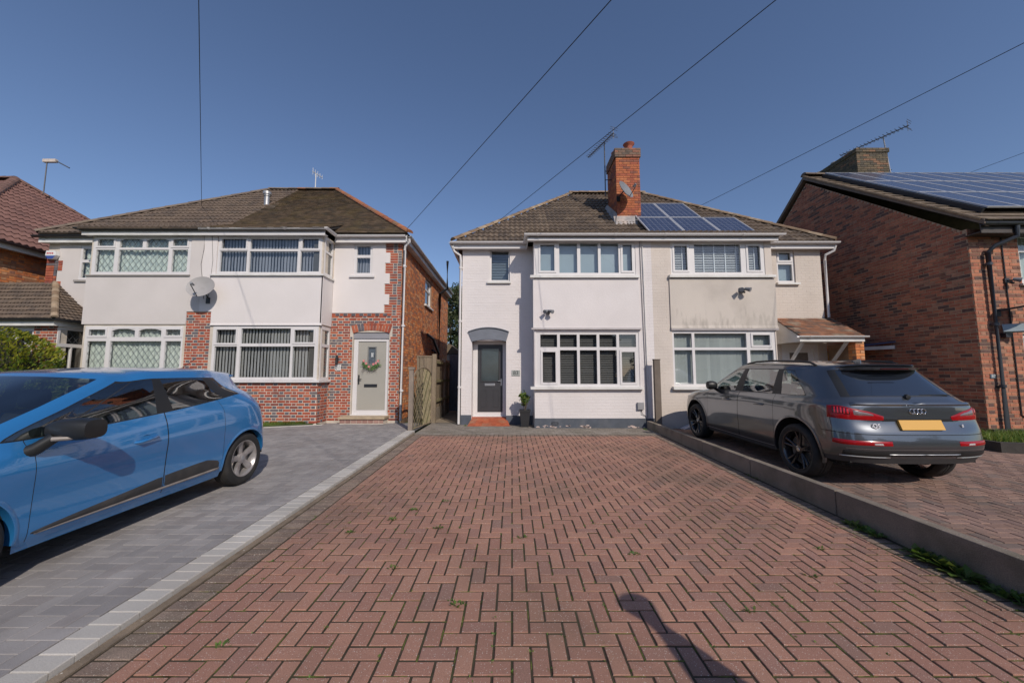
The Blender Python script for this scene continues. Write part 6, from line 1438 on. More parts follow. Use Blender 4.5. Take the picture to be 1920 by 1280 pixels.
# ---------------------------------------------------------------- blue hatchback
blue=mat('blue_paint',(0.028,0.205,0.50),0.22,0.03,0.8,metal=0.25,coat=1.0,fine=0.04,fscale=900)
CA=[(0.62,0.312,0.352),(3.13,0.312,0.352)]
c_rows0=[
 mkrow([0.14,0.16, 0.24, 0.32, 0.42, 0.62, 0.99, 1.80, 2.88, 3.00, 3.21, 3.60, 3.84, 3.93, 3.96],[0,.40,.66,.76,.80,.81,.80,.78,.785,.80,.81,.76,.60,.36,0],[.26,.26,.27,.28,.27,.25,.20,.19,.19,.20,.22,.21,.20,.19,.19]),
 mkrow([0.06,0.07, 0.15, 0.25, 0.38, 0.62, 0.99, 1.80, 2.88, 3.00, 3.21, 3.66, 3.92, 4.01, 4.04],[0,.42,.69,.80,.845,.855,.845,.825,.83,.84,.855,.80,.63,.38,0],[.38,.38,.38,.38,.37,.36,.32,.31,.31,.32,.33,.34,.34,.34,.34]),
 mkrow([0.03,0.04, 0.12, 0.23, 0.37, 0.62, 0.99, 1.80, 2.88, 3.00, 3.21, 3.67, 3.94, 4.03, 4.06],[0,.42,.70,.81,.858,.868,.855,.832,.84,.85,.865,.805,.63,.38,0],[.50,.50,.50,.50,.50,.49,.46,.45,.45,.46,.47,.48,.48,.48,.48]),
 mkrow([0.03,0.04, 0.12, 0.23, 0.37, 0.62, 0.99, 1.80, 2.88, 3.00, 3.21, 3.66, 3.92, 4.02, 4.05],[0,.42,.69,.805,.862,.875,.862,.843,.85,.855,.866,.80,.62,.37,0],[.64,.64,.64,.64,.64,.63,.61,.60,.60,.60,.60,.60,.60,.60,.60]),
 mkrow([0.05,0.06, 0.13, 0.23, 0.37, 0.62, 0.99, 1.80, 2.88, 3.00, 3.21, 3.62, 3.86, 3.97, 4.00],[0,.42,.67,.785,.852,.872,.866,.855,.858,.858,.858,.79,.60,.36,0],[.78,.78,.79,.79,.79,.78,.76,.745,.73,.73,.72,.71,.70,.70,.70]),
 mkrow([0.10,0.11, 0.17, 0.25, 0.38, 0.62, 0.99, 1.80, 2.88, 3.00, 3.19, 3.54, 3.74, 3.84, 3.87],[0,.42,.64,.74,.815,.850,.850,.838,.838,.832,.81,.72,.54,.33,0],[.92,.92,.94,.95,.95,.945,.92,.88,.845,.84,.83,.815,.81,.81,.81]),
 mkrow([0.20,0.21, 0.26, 0.33, 0.46, 0.68, 1.02, 1.80, 2.84, 2.95, 3.02, 3.06, 3.10, 3.15, 3.18],[0,.40,.57,.65,.715,.760,.785,.800,.800,.775,.73,.67,.54,.34,0],[1.03,1.03,1.045,1.08,1.115,1.105,1.065,1.00,.940,.95,.955,.96,.965,.975,.98]),
 mkrow([0.36,0.37, 0.42, 0.50, 0.62, 0.84, 1.10, 1.79, 2.42, 2.50, 2.56, 2.61, 2.67, 2.73, 2.76],[0,.38,.51,.575,.635,.675,.705,.735,.735,.71,.66,.61,.50,.32,0],[1.17,1.17,1.175,1.18,1.19,1.195,1.19,1.185,1.15,1.165,1.175,1.18,1.185,1.195,1.20]),
 mkrow([0.47,0.48, 0.53, 0.60, 0.72, 0.92, 1.14, 1.77, 2.02, 2.08, 2.12, 2.16, 2.22, 2.28, 2.31],[0,.35,.46,.52,.575,.61,.635,.655,.64,.615,.57,.53,.44,.29,0],[1.29,1.29,1.285,1.27,1.27,1.285,1.31,1.345,1.325,1.345,1.355,1.36,1.37,1.38,1.385]),
 mkrow([0.38,0.39, 0.45, 0.56, 0.72, 0.90, 1.14, 1.72, 1.95, 2.00, 2.04, 2.08, 2.13, 2.19, 2.22],[0,.33,.42,.465,.505,.53,.55,.575,.565,.545,.51,.47,.40,.26,0],[1.325,1.325,1.32,1.325,1.345,1.365,1.385,1.41,1.385,1.39,1.395,1.40,1.40,1.405,1.41]),
 mkrow([0.62,0.63, 0.68, 0.76, 0.86, 1.00, 1.20, 1.66, 1.83, 1.86, 1.88, 1.90, 1.93, 1.96, 1.98],[0,.20,.25,.27,.28,.29,.30,.31,.30,.29,.27,.25,.21,.14,0],[1.375,1.375,1.38,1.385,1.40,1.41,1.425,1.44,1.43,1.43,1.43,1.43,1.43,1.43,1.43]),
 mkrow([0.82,0.82,0.86,0.9,0.98,1.08,1.24,1.6,1.72,1.74,1.75,1.77,1.79,1.81,1.82],[0]*15,[1.40,1.40,1.405,1.41,1.42,1.425,1.435,1.45,1.443,1.442,1.442,1.44,1.44,1.44,1.44]),
]
def cmap(y,r):
    # nudge door shut lines (columns 7,8) rearwards on the lower body
    return y
c_rows=[]
for k,r in enumerate(c_rows0):
    rr=list(map(list,r))
    rr[7][1]-=0.09; rr[8][1]-=(0.17 if k<6 else 0.09)
    if k<6: rr[9][1]-=0.12; rr[10][1]-=0.08
    dz={7:0.02,8:0.045,9:0.045,10:0.03,11:0.02}.get(k,0)
    for c in range(0,7): rr[c][2]+=dz*(1.0 if c<6 else 0.6)
    if k in (7,8): 
        for c in (0,1,2,3): rr[c][1]-=0.05*(k-6)
    if k==9:
        for c in (0,1,2,3): rr[c][1]-=0.06
    c_rows.append([tuple(q) for q in rr])
kn=Net(c_rows)
CX,CY,CS=-4.31,5.56,1.03
hatch=thing('parked_hatchback','bright blue five-door hatchback with silver alloy wheels and black mirrors, parked on grey paving','car',(CX,CY,gz(CY)+LO+0.004),rot=(-SLP,0,math.pi+0.0))
hatch.scale=(CS,CS,CS)
def c_us():
    base=frange(0,1,6)[:-1]+frange(1,3,14)[:-1]+frange(3,4,10)[:-1]+frange(4,6,44)[:-1]+frange(6,8,20)[:-1]+frange(8,9,6)[:-1]+frange(9,11,40)[:-1]+frange(11,14,18)
    cuts=[5.990,6.0,6.972,6.984,7.968,7.980]+[4.80,4.88,5.10,5.72,5.80,6.86,6.93,7.03,7.06,7.70,7.735,8.0,8.34,8.40]+[1.9,2.0,9.7]
    return sorted(set(round(x,4) for x in base+cuts))
def c_vs():
    base=frange(0,8,44)+frange(8,11,14)[1:]
    cuts=[0.5,6.04,6.10,6.18,7.86,7.94,2.9,2.95]
    return sorted(set(round(x,4) for x in base+cuts))
def c_zone(u,v):
    if v<0.5: return 'sill'
    if u<1.9 and 6.18<v<7.86: return '*rear_window'
    if u<2.0 and 6.10<v<7.94: return '*window_seal'
    if 4.88<u<5.10 and 6.10<v<7.86: return 'quarter_window'
    if 5.80<u<6.86 and 6.10<v<7.86: return 'side_window.r'
    if 7.06<u<7.70 and 6.10<v<7.86: return 'side_window.f'
    if 7.70<u<7.735 and 6.10<v<7.86: return 'window_divider'
    if 7.735<u<8.34 and 6.10<v<(7.90 if u<8.0 else 7.75): return 'side_window.q'
    if 4.80<u<8.40 and 6.04<v<7.94: return 'window_surround'
    if u>9.7 and 6.05<v<7.94: return '*windscreen'
    if 0.5<v<6.04:
        if 5.990<u<6.0 or 6.972<u<6.984 or 7.968<u<7.980: return 'door_gap'
        if 6.0<u<6.972: return 'rear_door'
        if 6.984<u<7.968: return 'front_door'
    if u<1.9 and 2.95<v<6.10: return '*tailgate'
    if u<3.4 and 2.90<v<2.95: return '*bumper_gap'
    if u<3.9 and v<2.9: return '*rear_bumper'
    return '*body'
cm=dict(body=blue,tailgate=blue,rear_bumper=blue,rear_door=blue,front_door=blue,sill=blue,rear_window=carglass,windscreen=cglass,window_seal=carblack,window_surround=carblack,door_gap=gapm,bumper_gap=gapm)
cm['side_window.r']=cglass; cm['side_window.q']=cglass; cm['side_window.f']=cglass; cm['quarter_window']=mat('dark_quarter_glass',(0.012,0.013,0.015),0.05,0.1,1,coat=0.8); cm['window_divider']=mat('rubber_seal',(0.03,0.03,0.032),0.6,0.1,6); cm['door_corner']=cm['window_divider']
build_car(hatch,kn,c_us(),c_vs(),c_zone,cm,CA,4.0)
underside(hatch,0.3,3.9,0.72,0.20,CA,0.35,linerm)
silv=mat('silver_alloy',(0.42,0.40,0.39),0.32,0.12,12,metal=0.55,dirt=(0.20,0.15,0.12),dirt_amt=0.35,dirt_scale=14)
for y in (0.62,3.13):
    for s_ in (1,-1): wheel(hatch,(s_*0.755,y,0.316),0.316,0.20,0.212,silv,s_,5,'single',hub=mat('cap_grey',(0.25,0.25,0.26),0.4),turn=0.15)
for (yc,zc,ra) in CA:
    for s_ in (1,-1):
        m=MB(); n=30; pts=[]
        for i in range(n+1):
            a=-0.15+(math.pi+0.3)*i/n; y=yc+ra*math.cos(a); z=zc+ra*math.sin(a)
            u=min([2.6+0.1*k for k in range(0,95)],key=lambda t:abs(kn(t,2.0).y-y)); v=min([k*0.1 for k in range(0,50)],key=lambda t:abs(kn(u,t).z-z)); x=kn(u,v).x
            pts.append((x,y,z,math.cos(a),math.sin(a)))
        vs=[]
        for x,y,z,c,sn in pts: vs+=[((x-0.06)*s_,y,z),((x+0.006)*s_,y,z),((x+0.008)*s_,y+c*0.012,z+sn*0.012),((x+0.001)*s_,y+c*0.028,z+sn*0.028)]
        m.add(vs,[(4*i+k,4*i+k+1,4*(i+1)+k+1,4*(i+1)+k) for i in range(n) for k in range(3)]); m.build('wheel_arch_trim',blue,hatch,smooth=50,local=True)
def th(u):
    # height of the black lower door moulding
    if u>7.0: return 0.95+ (7.93-u)/0.93*0.75
    return 1.70+0.15*math.sin((7.0-u)*2.2)-max(0,(6.35-u))*1.2
dt=mat('door_moulding',(0.035,0.035,0.036),0.5,0.15,10,dirt=(0.08,0.07,0.06),dirt_amt=0.4,dirt_scale=5)
for s_ in (1,-1):
    patch(hatch,kn,'door_moulding',dt,6.99,7.93,lambda u:0.86,th,off=0.010,nu=20,nv=4,side=(s_,),thick=0.01)
    patch(hatch,kn,'door_moulding',dt,6.08,6.965,lambda u:0.86,th,off=0.010,nu=20,nv=4,side=(s_,),thick=0.01)
    patch(hatch,kn,'moulding_strip',mat('dull_silver_strip',(0.28,0.25,0.225),0.45,0.2,9,metal=0.3),6.08,7.90,lambda u:0.80,lambda u:0.93+0.05*(8-u),off=0.013,nu=30,nv=2,side=(s_,),thick=0.008)
    patch(hatch,kn,'tail_light',redlens,2.05,3.55,lambda u:4.30+0.30*(u-2.0),lambda u:5.05 if u<2.7 else 5.05-0.15*(u-2.7),off=0.010,nu=20,nv=4,side=(s_,))
    patch(hatch,kn,'headlight',clearlens,10.7,12.6,lambda u:3.9,lambda u:4.85,off=0.006,nu=14,nv=3,side=(s_,))
    # mirror: black shell, indicator strip, stalk
    m=MB(); m.lathe([(0.0,-0.115),(0.055,-0.108),(0.085,-0.06),(0.095,0.0),(0.092,0.05),(0.075,0.09),(0.0,0.10)],(0,0,0),20,'x'); bx=lambda a:math.copysign((abs(a)/0.1)**0.7*0.1,a) if a else 0.0
    m.v=[(x,bx(y),bx(z)) for x,y,z in m.v]
    mm=MB(); mm.add([(x*s_*1.35+0.985*s_,y*0.95+2.60+0.28*(0.12+x)*-0.6,z*0.82+1.00) for x,y,z in m.v],m.f); mi=mm.build('wing_mirror',carblack,hatch,smooth=60,local=True)
    mm=MB(); mm.tube([(0.80*s_,2.72,0.86),(0.845*s_,2.70,0.885),(0.91*s_,2.65,0.955)],0.048,12,r1=0.036); mm.build('mirror_stalk',carblack,mi,smooth=50,local=True)
    mm=MB(); mm.tube([(0.93*s_,2.685,0.945),(1.00*s_,2.65,0.945),(1.10*s_,2.575,0.965)],0.017,8); mm.build('mirror_strip',MC['dull_silver_strip'],mi,smooth=50,local=True)
    for y0,par in ((1.80,'front_door'),):
        xs=kn(6.9,4.5).x
        prs=[o for o in hatch.children if o.name.startswith(par)]; pr_=prs[0 if s_>0 else 1]
        m=MB(); m.tube([((xs-0.02)*s_,y0,0.80),((xs+0.022)*s_,y0+0.02,0.803),((xs+0.026)*s_,y0+0.19,0.785),((xs-0.02)*s_,y0+0.22,0.782)],0.014,8); m.build('door_handle',blue,pr_,smooth=60,local=True)
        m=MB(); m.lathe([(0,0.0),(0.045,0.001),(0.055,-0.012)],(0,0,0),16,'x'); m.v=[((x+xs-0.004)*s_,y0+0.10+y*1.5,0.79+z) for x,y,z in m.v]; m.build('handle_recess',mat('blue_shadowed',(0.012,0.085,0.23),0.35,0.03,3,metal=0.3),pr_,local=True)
    rd=[o for o in hatch.children if o.name.startswith('rear_door')][0 if s_>0 else 1]
interior(hatch,[(1.15,(-0.36,0.36)),(2.05,(-0.34,0.34))],0.30,0.60,0.70,0.3,2.9,1.22)
m=MB(); m.box(-0.66,0.66,2.55,2.95,0.5,0.92); m.build('dashboard',carblack,hatch,local=True,bevel=0.06)
pts=[(-0.34+0.18*math.cos(2*math.pi*i/20),2.42-0.06*math.sin(2*math.pi*i/20),0.88+0.17*math.sin(2*math.pi*i/20)) for i in range(21)]; m=MB(); m.tube(pts,0.014,6,cap=False); m.build('steering_wheel',carblack,hatch,smooth=60,local=True)
m=MB(); m.tube([(0,0.72,1.375),(0,0.66,1.40)],0.022,8); m.tube([(0,0.70,1.39),(0,0.42,1.56)],0.004,5); m.build('roof_aerial',carblack,hatch,local=True)
m=MB(); n=16; vs=[]
for i in range(n+1):
    x=-0.46+0.92*i/n; yb=0.25+0.10*(x/0.46)**2; vs+=[(x,yb,1.340),(x,0.46,1.376-0.02*(abs(x)/.46)**3),(x,0.48,1.31),(x,yb+0.02,1.325)]
m.add(vs,[(4*i+k,4*i+(k+1)%4,4*(i+1)+(k+1)%4,4*(i+1)+k) for i in range(n) for k in range(4)]+[(0,1,2,3),(4*n,4*n+3,4*n+2,4*n+1)]); m.build('spoiler',blue,hatch,smooth=40,local=True)
# ================================================================== FENCES, GATES, PLANTS, WIRES
wood=mat('weathered_timber',(0.24,0.185,0.125),0.88,0.2,4,0.4,60,dirt=(0.14,0.13,0.08),dirt_amt=0.5,dirt_scale=3,stretch=(1,1,0.2),fine=0.15)
woodg=mat('algae_timber',(0.20,0.175,0.09),0.9,0.3,6,0.4,60,dirt=(0.10,0.12,0.04),dirt_amt=0.6,dirt_scale=4)
gpost=mat('grey_fence_post',(0.25,0.205,0.165),0.9,0.15,6,0.4,100)
navy=mat('slate_blue_gate',(0.055,0.07,0.095),0.7,0.15,4,0.2,60)
gp=MB(); gp.box(-2.46,-2.36,8.95,9.05,0.1,1.66); gp.box(-2.475,-2.345,8.935,9.065,1.66,1.72)
tag(gp.build('gate_post',gpost,bevel=0.006),'grey square post with flat cap at the near end of the trellis gate','post')
tg=thing('trellis_gate','round-topped weathered lattice gate beside the brick side wall of number 81','gate',(-2.38,9.8,ZF))
# panel from A to B in plan
A_=Vector((-2.40,9.10,0)); B_=Vector((-2.24,10.42,0)); gu=(B_-A_).normalized(); gn=Vector((gu.y,-gu.x,0)); gl=(B_-A_).length
fgt=Fr(A_,gu,gn); H0,H1=0.24,1.42
def topc(u): return H1+0.30*math.sqrt(max(0,1-((u-gl/2)/(gl/2))**2))
def clipbar(u0,z0,ang):
    # walk both ways from the point inside the arch
    dx,dz=math.cos(ang),math.sin(ang); ts=[]
    for s in (1,-1):
        t=0
        while t<2.5:
            u,z=u0+dx*t*s,z0+dz*t*s
            if u<0.02 or u>gl-0.02 or z<H0 or z>topc(u)-0.01: break
            t+=0.02
        ts.append(t*s)
    return [(u0+dx*ts[1],z0+dz*ts[1]),(u0+dx*ts[0],z0+dz*ts[0])]
for k in range(-6,14):
    for sgn in (1,-1):
        ang=math.radians(56)*sgn; zb=H0+k*0.155
        pts=[(gl/2+sgn*0.012*j*abs(math.cos(ang)), zb+0.012*j*abs(math.sin(ang))) for j in range(200)]
        ins=[p for p in pts if 0.03<p[0]<gl-0.03 and H0<p[1]<topc(p[0])-0.015]
        if len(ins)<5: continue
        a,b=ins[0],ins[-1]; nx,nz=-math.sin(ang)*0.023,math.cos(ang)*0.023; d0=0.0 if sgn>0 else 0.003
        if sgn<0: nx,nz=math.sin(ang)*0.023,math.cos(ang)*0.023
        m=MB(fgt); m.add([(a[0]-nx,d0,a[1]-nz),(a[0]+nx,d0,a[1]+nz),(b[0]+nx,d0,b[1]+nz),(b[0]-nx,d0,b[1]-nz),(a[0]-nx,d0+0.011,a[1]-nz),(a[0]+nx,d0+0.011,a[1]+nz),(b[0]+nx,d0+0.011,b[1]+nz),(b[0]-nx,d0+0.011,b[1]-nz)],[(0,1,2,3),(4,7,6,5),(0,4,5,1),(1,5,6,2),(2,6,7,3),(3,7,4,0)]); m.build('slat',mat('pale_lattice',(0.36,0.30,0.175),0.85,0.3,5,0.4,60,dirt=(0.16,0.16,0.06),dirt_amt=0.5,dirt_scale=5) if k%3 else woodg,tg)
m=MB(fgt); n=18
for s in range(1):
    arc=[(0.0,H0)]+[(0,H0+(H1-H0)*i/6) for i in range(1,7)]+[(gl/2-gl/2*math.cos(math.pi*i/n),topc(gl/2-gl/2*math.cos(math.pi*i/n))) for i in range(1,n)]+[(gl,H1-(H1-H0)*i/6) for i in range(0,7)]
    m.tube([(u,0.012,z) for u,z in arc],0.017,6)
m.tube([(0,0.012,H0),(gl,0.012,H0)],0.017,6); m.build('gate_frame',wood,tg)
sf=thing('side_fence','brown boarded timber fence running back between the houses, behind the trellis gate','fence',(-2.2,12,ZF))
def fpost(x,y,h,m_=gpost,w=0.10):
    b=MB(); b.box(x-w/2,x+w/2,y-w/2,y+w/2,0.1,h); return b.build('fence_post',m_,sf,bevel=0.005)
fpost(-2.20,10.62,2.12,wood,0.11); fpost(-2.24,12.35,2.05); fpost(-2.27,13.3,2.05); fpost(-2.67,10.66,2.08,wood,0.07)
x=-2.62
while x<-2.27:
    b=MB(); b.box(x,x+0.095,10.62,10.64,0.3,2.03); b.build('fence_board',wood,sf); x+=0.1
b=MB(); b.box(-2.65,-2.26,10.60,10.66,2.035,2.075); b.build('capping_rail',wood,sf)
for ya,yb in ((10.68,12.29),(12.41,13.24)):
    y=ya
    while y<yb-0.05:
        b=MB(); b.box(-2.265,-2.245,y,y+0.095,0.58,2.0); b.build('fence_board',wood,sf); y+=0.1
    for z in (0.78,1.35,1.90): b=MB(); b.box(-2.244,-2.19,ya,yb,z-0.035,z+0.035); b.build('fence_rail',woodg,sf)
    b=MB(); b.box(-2.27,-2.22,ya,yb,0.15,0.57); b.build('gravel_board',walltop,sf)
ng=thing('side_gate','tall slate blue boarded gate closing the passage beside the white house','gate',(-1.85,13.4,ZF))
x=-2.24
while x<-1.40:
    b=MB(); b.box(x,x+0.115,13.36,13.385,0.26,2.27+random.uniform(-.01,.01)); b.build('gate_board',navy,ng); x+=0.12
for z in (0.5,1.9): b=MB(); b.box(-2.24,-1.40,13.386,13.42,z,z+0.1); b.build('gate_rail',navy,ng)
# ---- leaves
def leaf_cloud(mb,n,fn,size,shape='oval',up=0.3):
    for i in range(n):
        p,nr=fn(); s=size*random.uniform(0.6,1.25)
        d=Vector((random.gauss(0,1),random.gauss(0,1),random.gauss(0,1)+up))+nr*0.8
        if d.length<1e-3: continue
        d.normalize(); t=d.cross(Vector((random.gauss(0,1),random.gauss(0,1),random.gauss(0,1)))).normalized(); b=d.cross(t)
        p=Vector(p); mb.add([tuple(p),tuple(p+t*s*0.5+b*s*0.28),tuple(p+t*s),tuple(p+t*s*0.5-b*s*0.28)],[(0,1,2,3)],random.randrange(3))
def leafmats(pfx,cols):
    out=[]
    for i,c in enumerate(cols):
        nm='%s_%d'%(pfx,i)
        m=mat(nm,c,0.55,0.35,3,spec=0.3); out.append(m)
        n=m.node_tree.nodes; l=m.node_tree.links; p=n['Principled BSDF']; tr=n.new('ShaderNodeBsdfTranslucent'); tr.inputs[0].default_value=(c[0]*1.6,c[1]*1.7,c[2]*0.9,1); mx=n.new('ShaderNodeMixShader'); mx.inputs[0].default_value=0.28
        l.new(p.outputs[0],mx.inputs[1]); l.new(tr.outputs[0],mx.inputs[2]); l.new(mx.outputs[0],n['Material Output'].inputs[0])
    return out
barkm=mat('bark',(0.09,0.07,0.05),0.95,0.3,8,0.6,40)
def tree(name,label,base,h,rad,cols,cat='tree',nclump=70,per=160,leaf=0.16,z0=0.25,narrow=1.0,group=None):
    t=thing(name,label,cat,base,group); b=Vector(base)
    m=MB(); m.tube([tuple(b),tuple(b+Vector((0.05,0,h*0.4))),tuple(b+Vector((0,0.05,h*0.85)))],0.06*rad+0.05,8,r1=0.03)
    cl=[]
    for i in range(nclump):
        zf=z0+(1-z0)*random.random()**0.8; rr=rad*narrow*math.sqrt(max(0.04,1-((zf-0.45)/0.60)**2)); a=random.uniform(0,6.28); r_=rr*math.sqrt(random.random()); c=b+Vector((math.cos(a)*r_,math.sin(a)*r_,zf*h)); cl.append(c)
        if i%4==0: m.tube([tuple(b+Vector((0,0,max(0.1,zf-0.2)*h))),tuple(c)],0.03,5,r1=0.008)
    m.build('trunk',barkm,t)
    f=MB()
    for c in cl:
        s=rad*random.uniform(0.16,0.30)
        def fn(): 
            d=Vector((random.gauss(0,1),random.gauss(0,1),random.gauss(0,0.8))).normalized(); q=random.random()**0.4; return c+d*s*q,d
        leaf_cloud(f,per,fn,leaf)
    f.build('crown',leafmats(name+'_leaf',cols),t); return t
random.seed(11)
tree('ivy_clad_tree','grey-green tree behind the passage between numbers 81 and 83',(-4.0,24.0,0.1),6.9,1.9,[(0.09,0.11,0.05),(0.12,0.13,0.075),(0.06,0.085,0.035)],nclump=80,per=150,leaf=0.20,z0=0.12)
tree('garden_tree','darker green shrub low behind the slate blue side gate',(-2.6,21.5,0.1),4.0,1.1,[(0.06,0.10,0.04),(0.09,0.12,0.055),(0.045,0.07,0.03)],nclump=40,per=120,leaf=0.16,z0=0.1)
sh=thing('garden_shed','small white gabled shed beyond the side passage, under the grey-green tree','shed',(-3.2,19.5,ZF))
m=MB(); m.box(-3.9,-2.7,19.5,21,0.1,2.6); m.build('wall',upvc_old,sh); m=MB(); m.prism([(-4.0,19.4,2.62),(-2.6,19.4,2.62),(-3.3,19.4,3.15)],(0,1.7,0)); m.build('roof',tile87[0],sh)
# golden conifer hedge at the far left
hd=thing('conifer_hedge','golden green clipped conifer bush behind the blue car, in front of the porch','hedge',(-11.8,8.6,ZF))
random.seed(12); f=MB()
def hfn():
    # superellipsoid shell
    a=random.uniform(0,6.283); z=random.uniform(0,1); 
    prof=(1-max(0,(z-0.70)/0.30)**2.2)**0.5
    wob=1+0.06*math.sin(a*5+z*7)+0.05*math.sin(a*9-z*11)
    q=random.uniform(0.86,1.0)
    ca,sa=math.cos(a),math.sin(a); k=1/((abs(ca)**4+abs(sa)**4)**0.25)
    return Vector((-12.45+1.35*ca*k*prof*wob*q,8.7+0.85*sa*k*prof*wob*q,0.2+2.47*z*(0.97+0.03*math.sin(a*7)))),Vector((ca,sa,0.4)).normalized()
for i in range(15000):
    p,nr=hfn(); s=random.uniform(0.05,0.11); d=(nr+Vector((random.gauss(0,.35),random.gauss(0,.35),random.gauss(0.5,.35)))).normalized(); t=d.cross(Vector((random.gauss(0,1),random.gauss(0,1),random.gauss(0,1)))).normalized()
    mi=0 if p.z>1.9 and random.random()<0.6 else random.choice([1,1,2,0])
    f.add([tuple(p),tuple(p+d*s*0.45+t*s*0.22),tuple(p+d*s),tuple(p+d*s*0.45-t*s*0.22)],[(0,1,2,3)],mi)
f.build('foliage',leafmats('conifer',[(0.27,0.27,0.035),(0.14,0.20,0.03),(0.06,0.10,0.022)]),hd)
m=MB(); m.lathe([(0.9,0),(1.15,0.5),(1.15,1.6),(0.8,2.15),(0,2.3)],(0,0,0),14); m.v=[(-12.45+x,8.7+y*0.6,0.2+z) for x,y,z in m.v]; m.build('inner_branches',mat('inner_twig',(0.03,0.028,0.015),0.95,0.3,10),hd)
# potted shrub
pt=thing('plant_pot','tapered black square planter by the grey plinth, holding a leafy shrub','plant pot',(0.33,9.85,ZF))
m=MB()
def ring(h,w): return [(0.33-w,9.80-w,h),(0.33+w,9.80-w,h),(0.33+w,9.80+w,h),(0.33-w,9.80+w,h)]
vs=ring(0.205,0.095)+ring(0.60,0.135)+ring(0.60,0.145)+ring(0.635,0.145)+ring(0.635,0.125)+ring(0.58,0.12)
m.add(vs,[(4*k+i,4*k+(i+1)%4,4*k+4+(i+1)%4,4*k+4+i) for k in range(5) for i in range(4)]+[(0,3,2,1),(20,21,22,23)]); m.build('planter',mat('black_planter',(0.025,0.025,0.027),0.5,0.1,6),pt,bevel=0.004)
psb=thing('potted_shrub','small bushy round-leaved shrub growing in the black planter beside the bay','shrub',(0.33,9.8,0.6)); random.seed(8)
m=MB(); 
for i in range(5): a=i*1.3; m.tube([(0.33,9.8,0.58),(0.33+0.05*math.cos(a),9.8+0.05*math.sin(a),0.75),(0.33+0.11*math.cos(a),9.8+0.11*math.sin(a),0.92)],0.008,5)
m.build('stem',barkm,psb); f=MB()
for c,s in (((0.30,9.78,1.02),0.11),((0.40,9.80,0.93),0.09),((0.27,9.82,0.90),0.09),((0.34,9.74,0.88),0.10),((0.33,9.86,0.97),0.10),((0.31,9.80,0.79),0.06),((0.24,9.76,1.0),0.06)):
    for i in range(60):
        d=Vector((random.gauss(0,1),random.gauss(0,1),random.gauss(0,1))).normalized(); p=Vector(c)+d*s*random.random()**0.5; t=d.cross(Vector((random.gauss(0,1),random.gauss(0,1),random.gauss(0,1)))).normalized(); b=(d*0.5+d.cross(t)).normalized(); L=random.uniform(0.04,0.06)
        f.add([tuple(p),tuple(p+t*L*.3+b*L*.38),tuple(p+t*L*.75+b*L*.3),tuple(p+t*L),tuple(p+t*L*.75-b*L*.3),tuple(p+t*L*.3-b*L*.38)],[(0,1,2,3,4,5)],random.randrange(3))
f.build('foliage',leafmats('box_leaf',[(0.10,0.16,0.035),(0.065,0.12,0.03),(0.16,0.20,0.05)]),psb)
# grass
grassms=leafmats('grass_blade',[(0.12,0.19,0.035),(0.085,0.145,0.03),(0.20,0.22,0.06)])
def grass(name,n,fn,h,kind='stuff',w=0.004):
    g=MB()
    for i in range(n):
        x,y,z=fn(); a=random.uniform(0,6.28); b=random.uniform(0,6.28); L=h*random.uniform(0.4,1.2); ln=L*random.uniform(0.1,0.7); dx,dy=math.cos(a)*w,math.sin(a)*w
        mx,my=x+math.cos(b)*ln*0.35,y+math.sin(b)*ln*0.35; tx,ty=x+math.cos(b)*ln,y+math.sin(b)*ln
        g.add([(x-dx,y-dy,z),(x+dx,y+dy,z),(mx+dx*.7,my+dy*.7,z+L*0.6),(mx-dx*.7,my-dy*.7,z+L*0.6),(tx,ty,z+L)],[(0,1,2,3),(3,2,4)],random.randrange(3))
    o=g.build(name,grassms); o['kind']=kind; return o
random.seed(13)
def lawnp():
    while True:
        x=random.uniform(-9.4,-5.0); ye=lawn_edge(x)+0.06; y=random.uniform(ye,9.85)
        if y>ye and y<9.84: return x,y,0.22+0.03*(x<-5.2)
grass('front_lawn',14000,lawnp,0.085)
def lawn2():
    y=random.uniform(6.3,7.85); return random.uniform(9.0+(y-6.3)*0.0,13.5),y,0.30
gb=thing('raised_bed','low raised grass bed with dark concrete edging before the right brick house','garden bed',(10.4,7.2,0.2))
m=MB(); m.add([(8.9,6.75,0.30),(13.5,5.5,0.30),(13.5,7.88,0.30),(9.0,7.88,0.30)],[(0,1,2,3)]); m.build('soil',grass_m,gb)
m=MB(); m.prism([(8.72,6.9,0.1),(13.5,5.6,0.1),(13.5,5.48,0.1),(8.70,6.78,0.1)],(0,0,0.235)); m.prism([(8.72,6.9,0.1),(8.80,6.9,0.1),(8.95,9.4,0.1),(8.87,9.4,0.1)],(0,0,0.235)); m.build('edging',mat('dark_edging',(0.05,0.045,0.04),0.9,0.2,8,0.4,80),gb)
m=MB(); m.box(9.9,13.5,7.80,7.87,0.3,0.42); m.build('rear_edging',MC['dark_edging'],gb)
def lawn2():
    while True:
        x=random.uniform(8.85,12.5); y=random.uniform(5.9,7.8)
        if y>6.92-(x-8.7)*0.27: return x,y,0.30
grass('bed_grass',9000,lawn2,0.15,w=0.006)
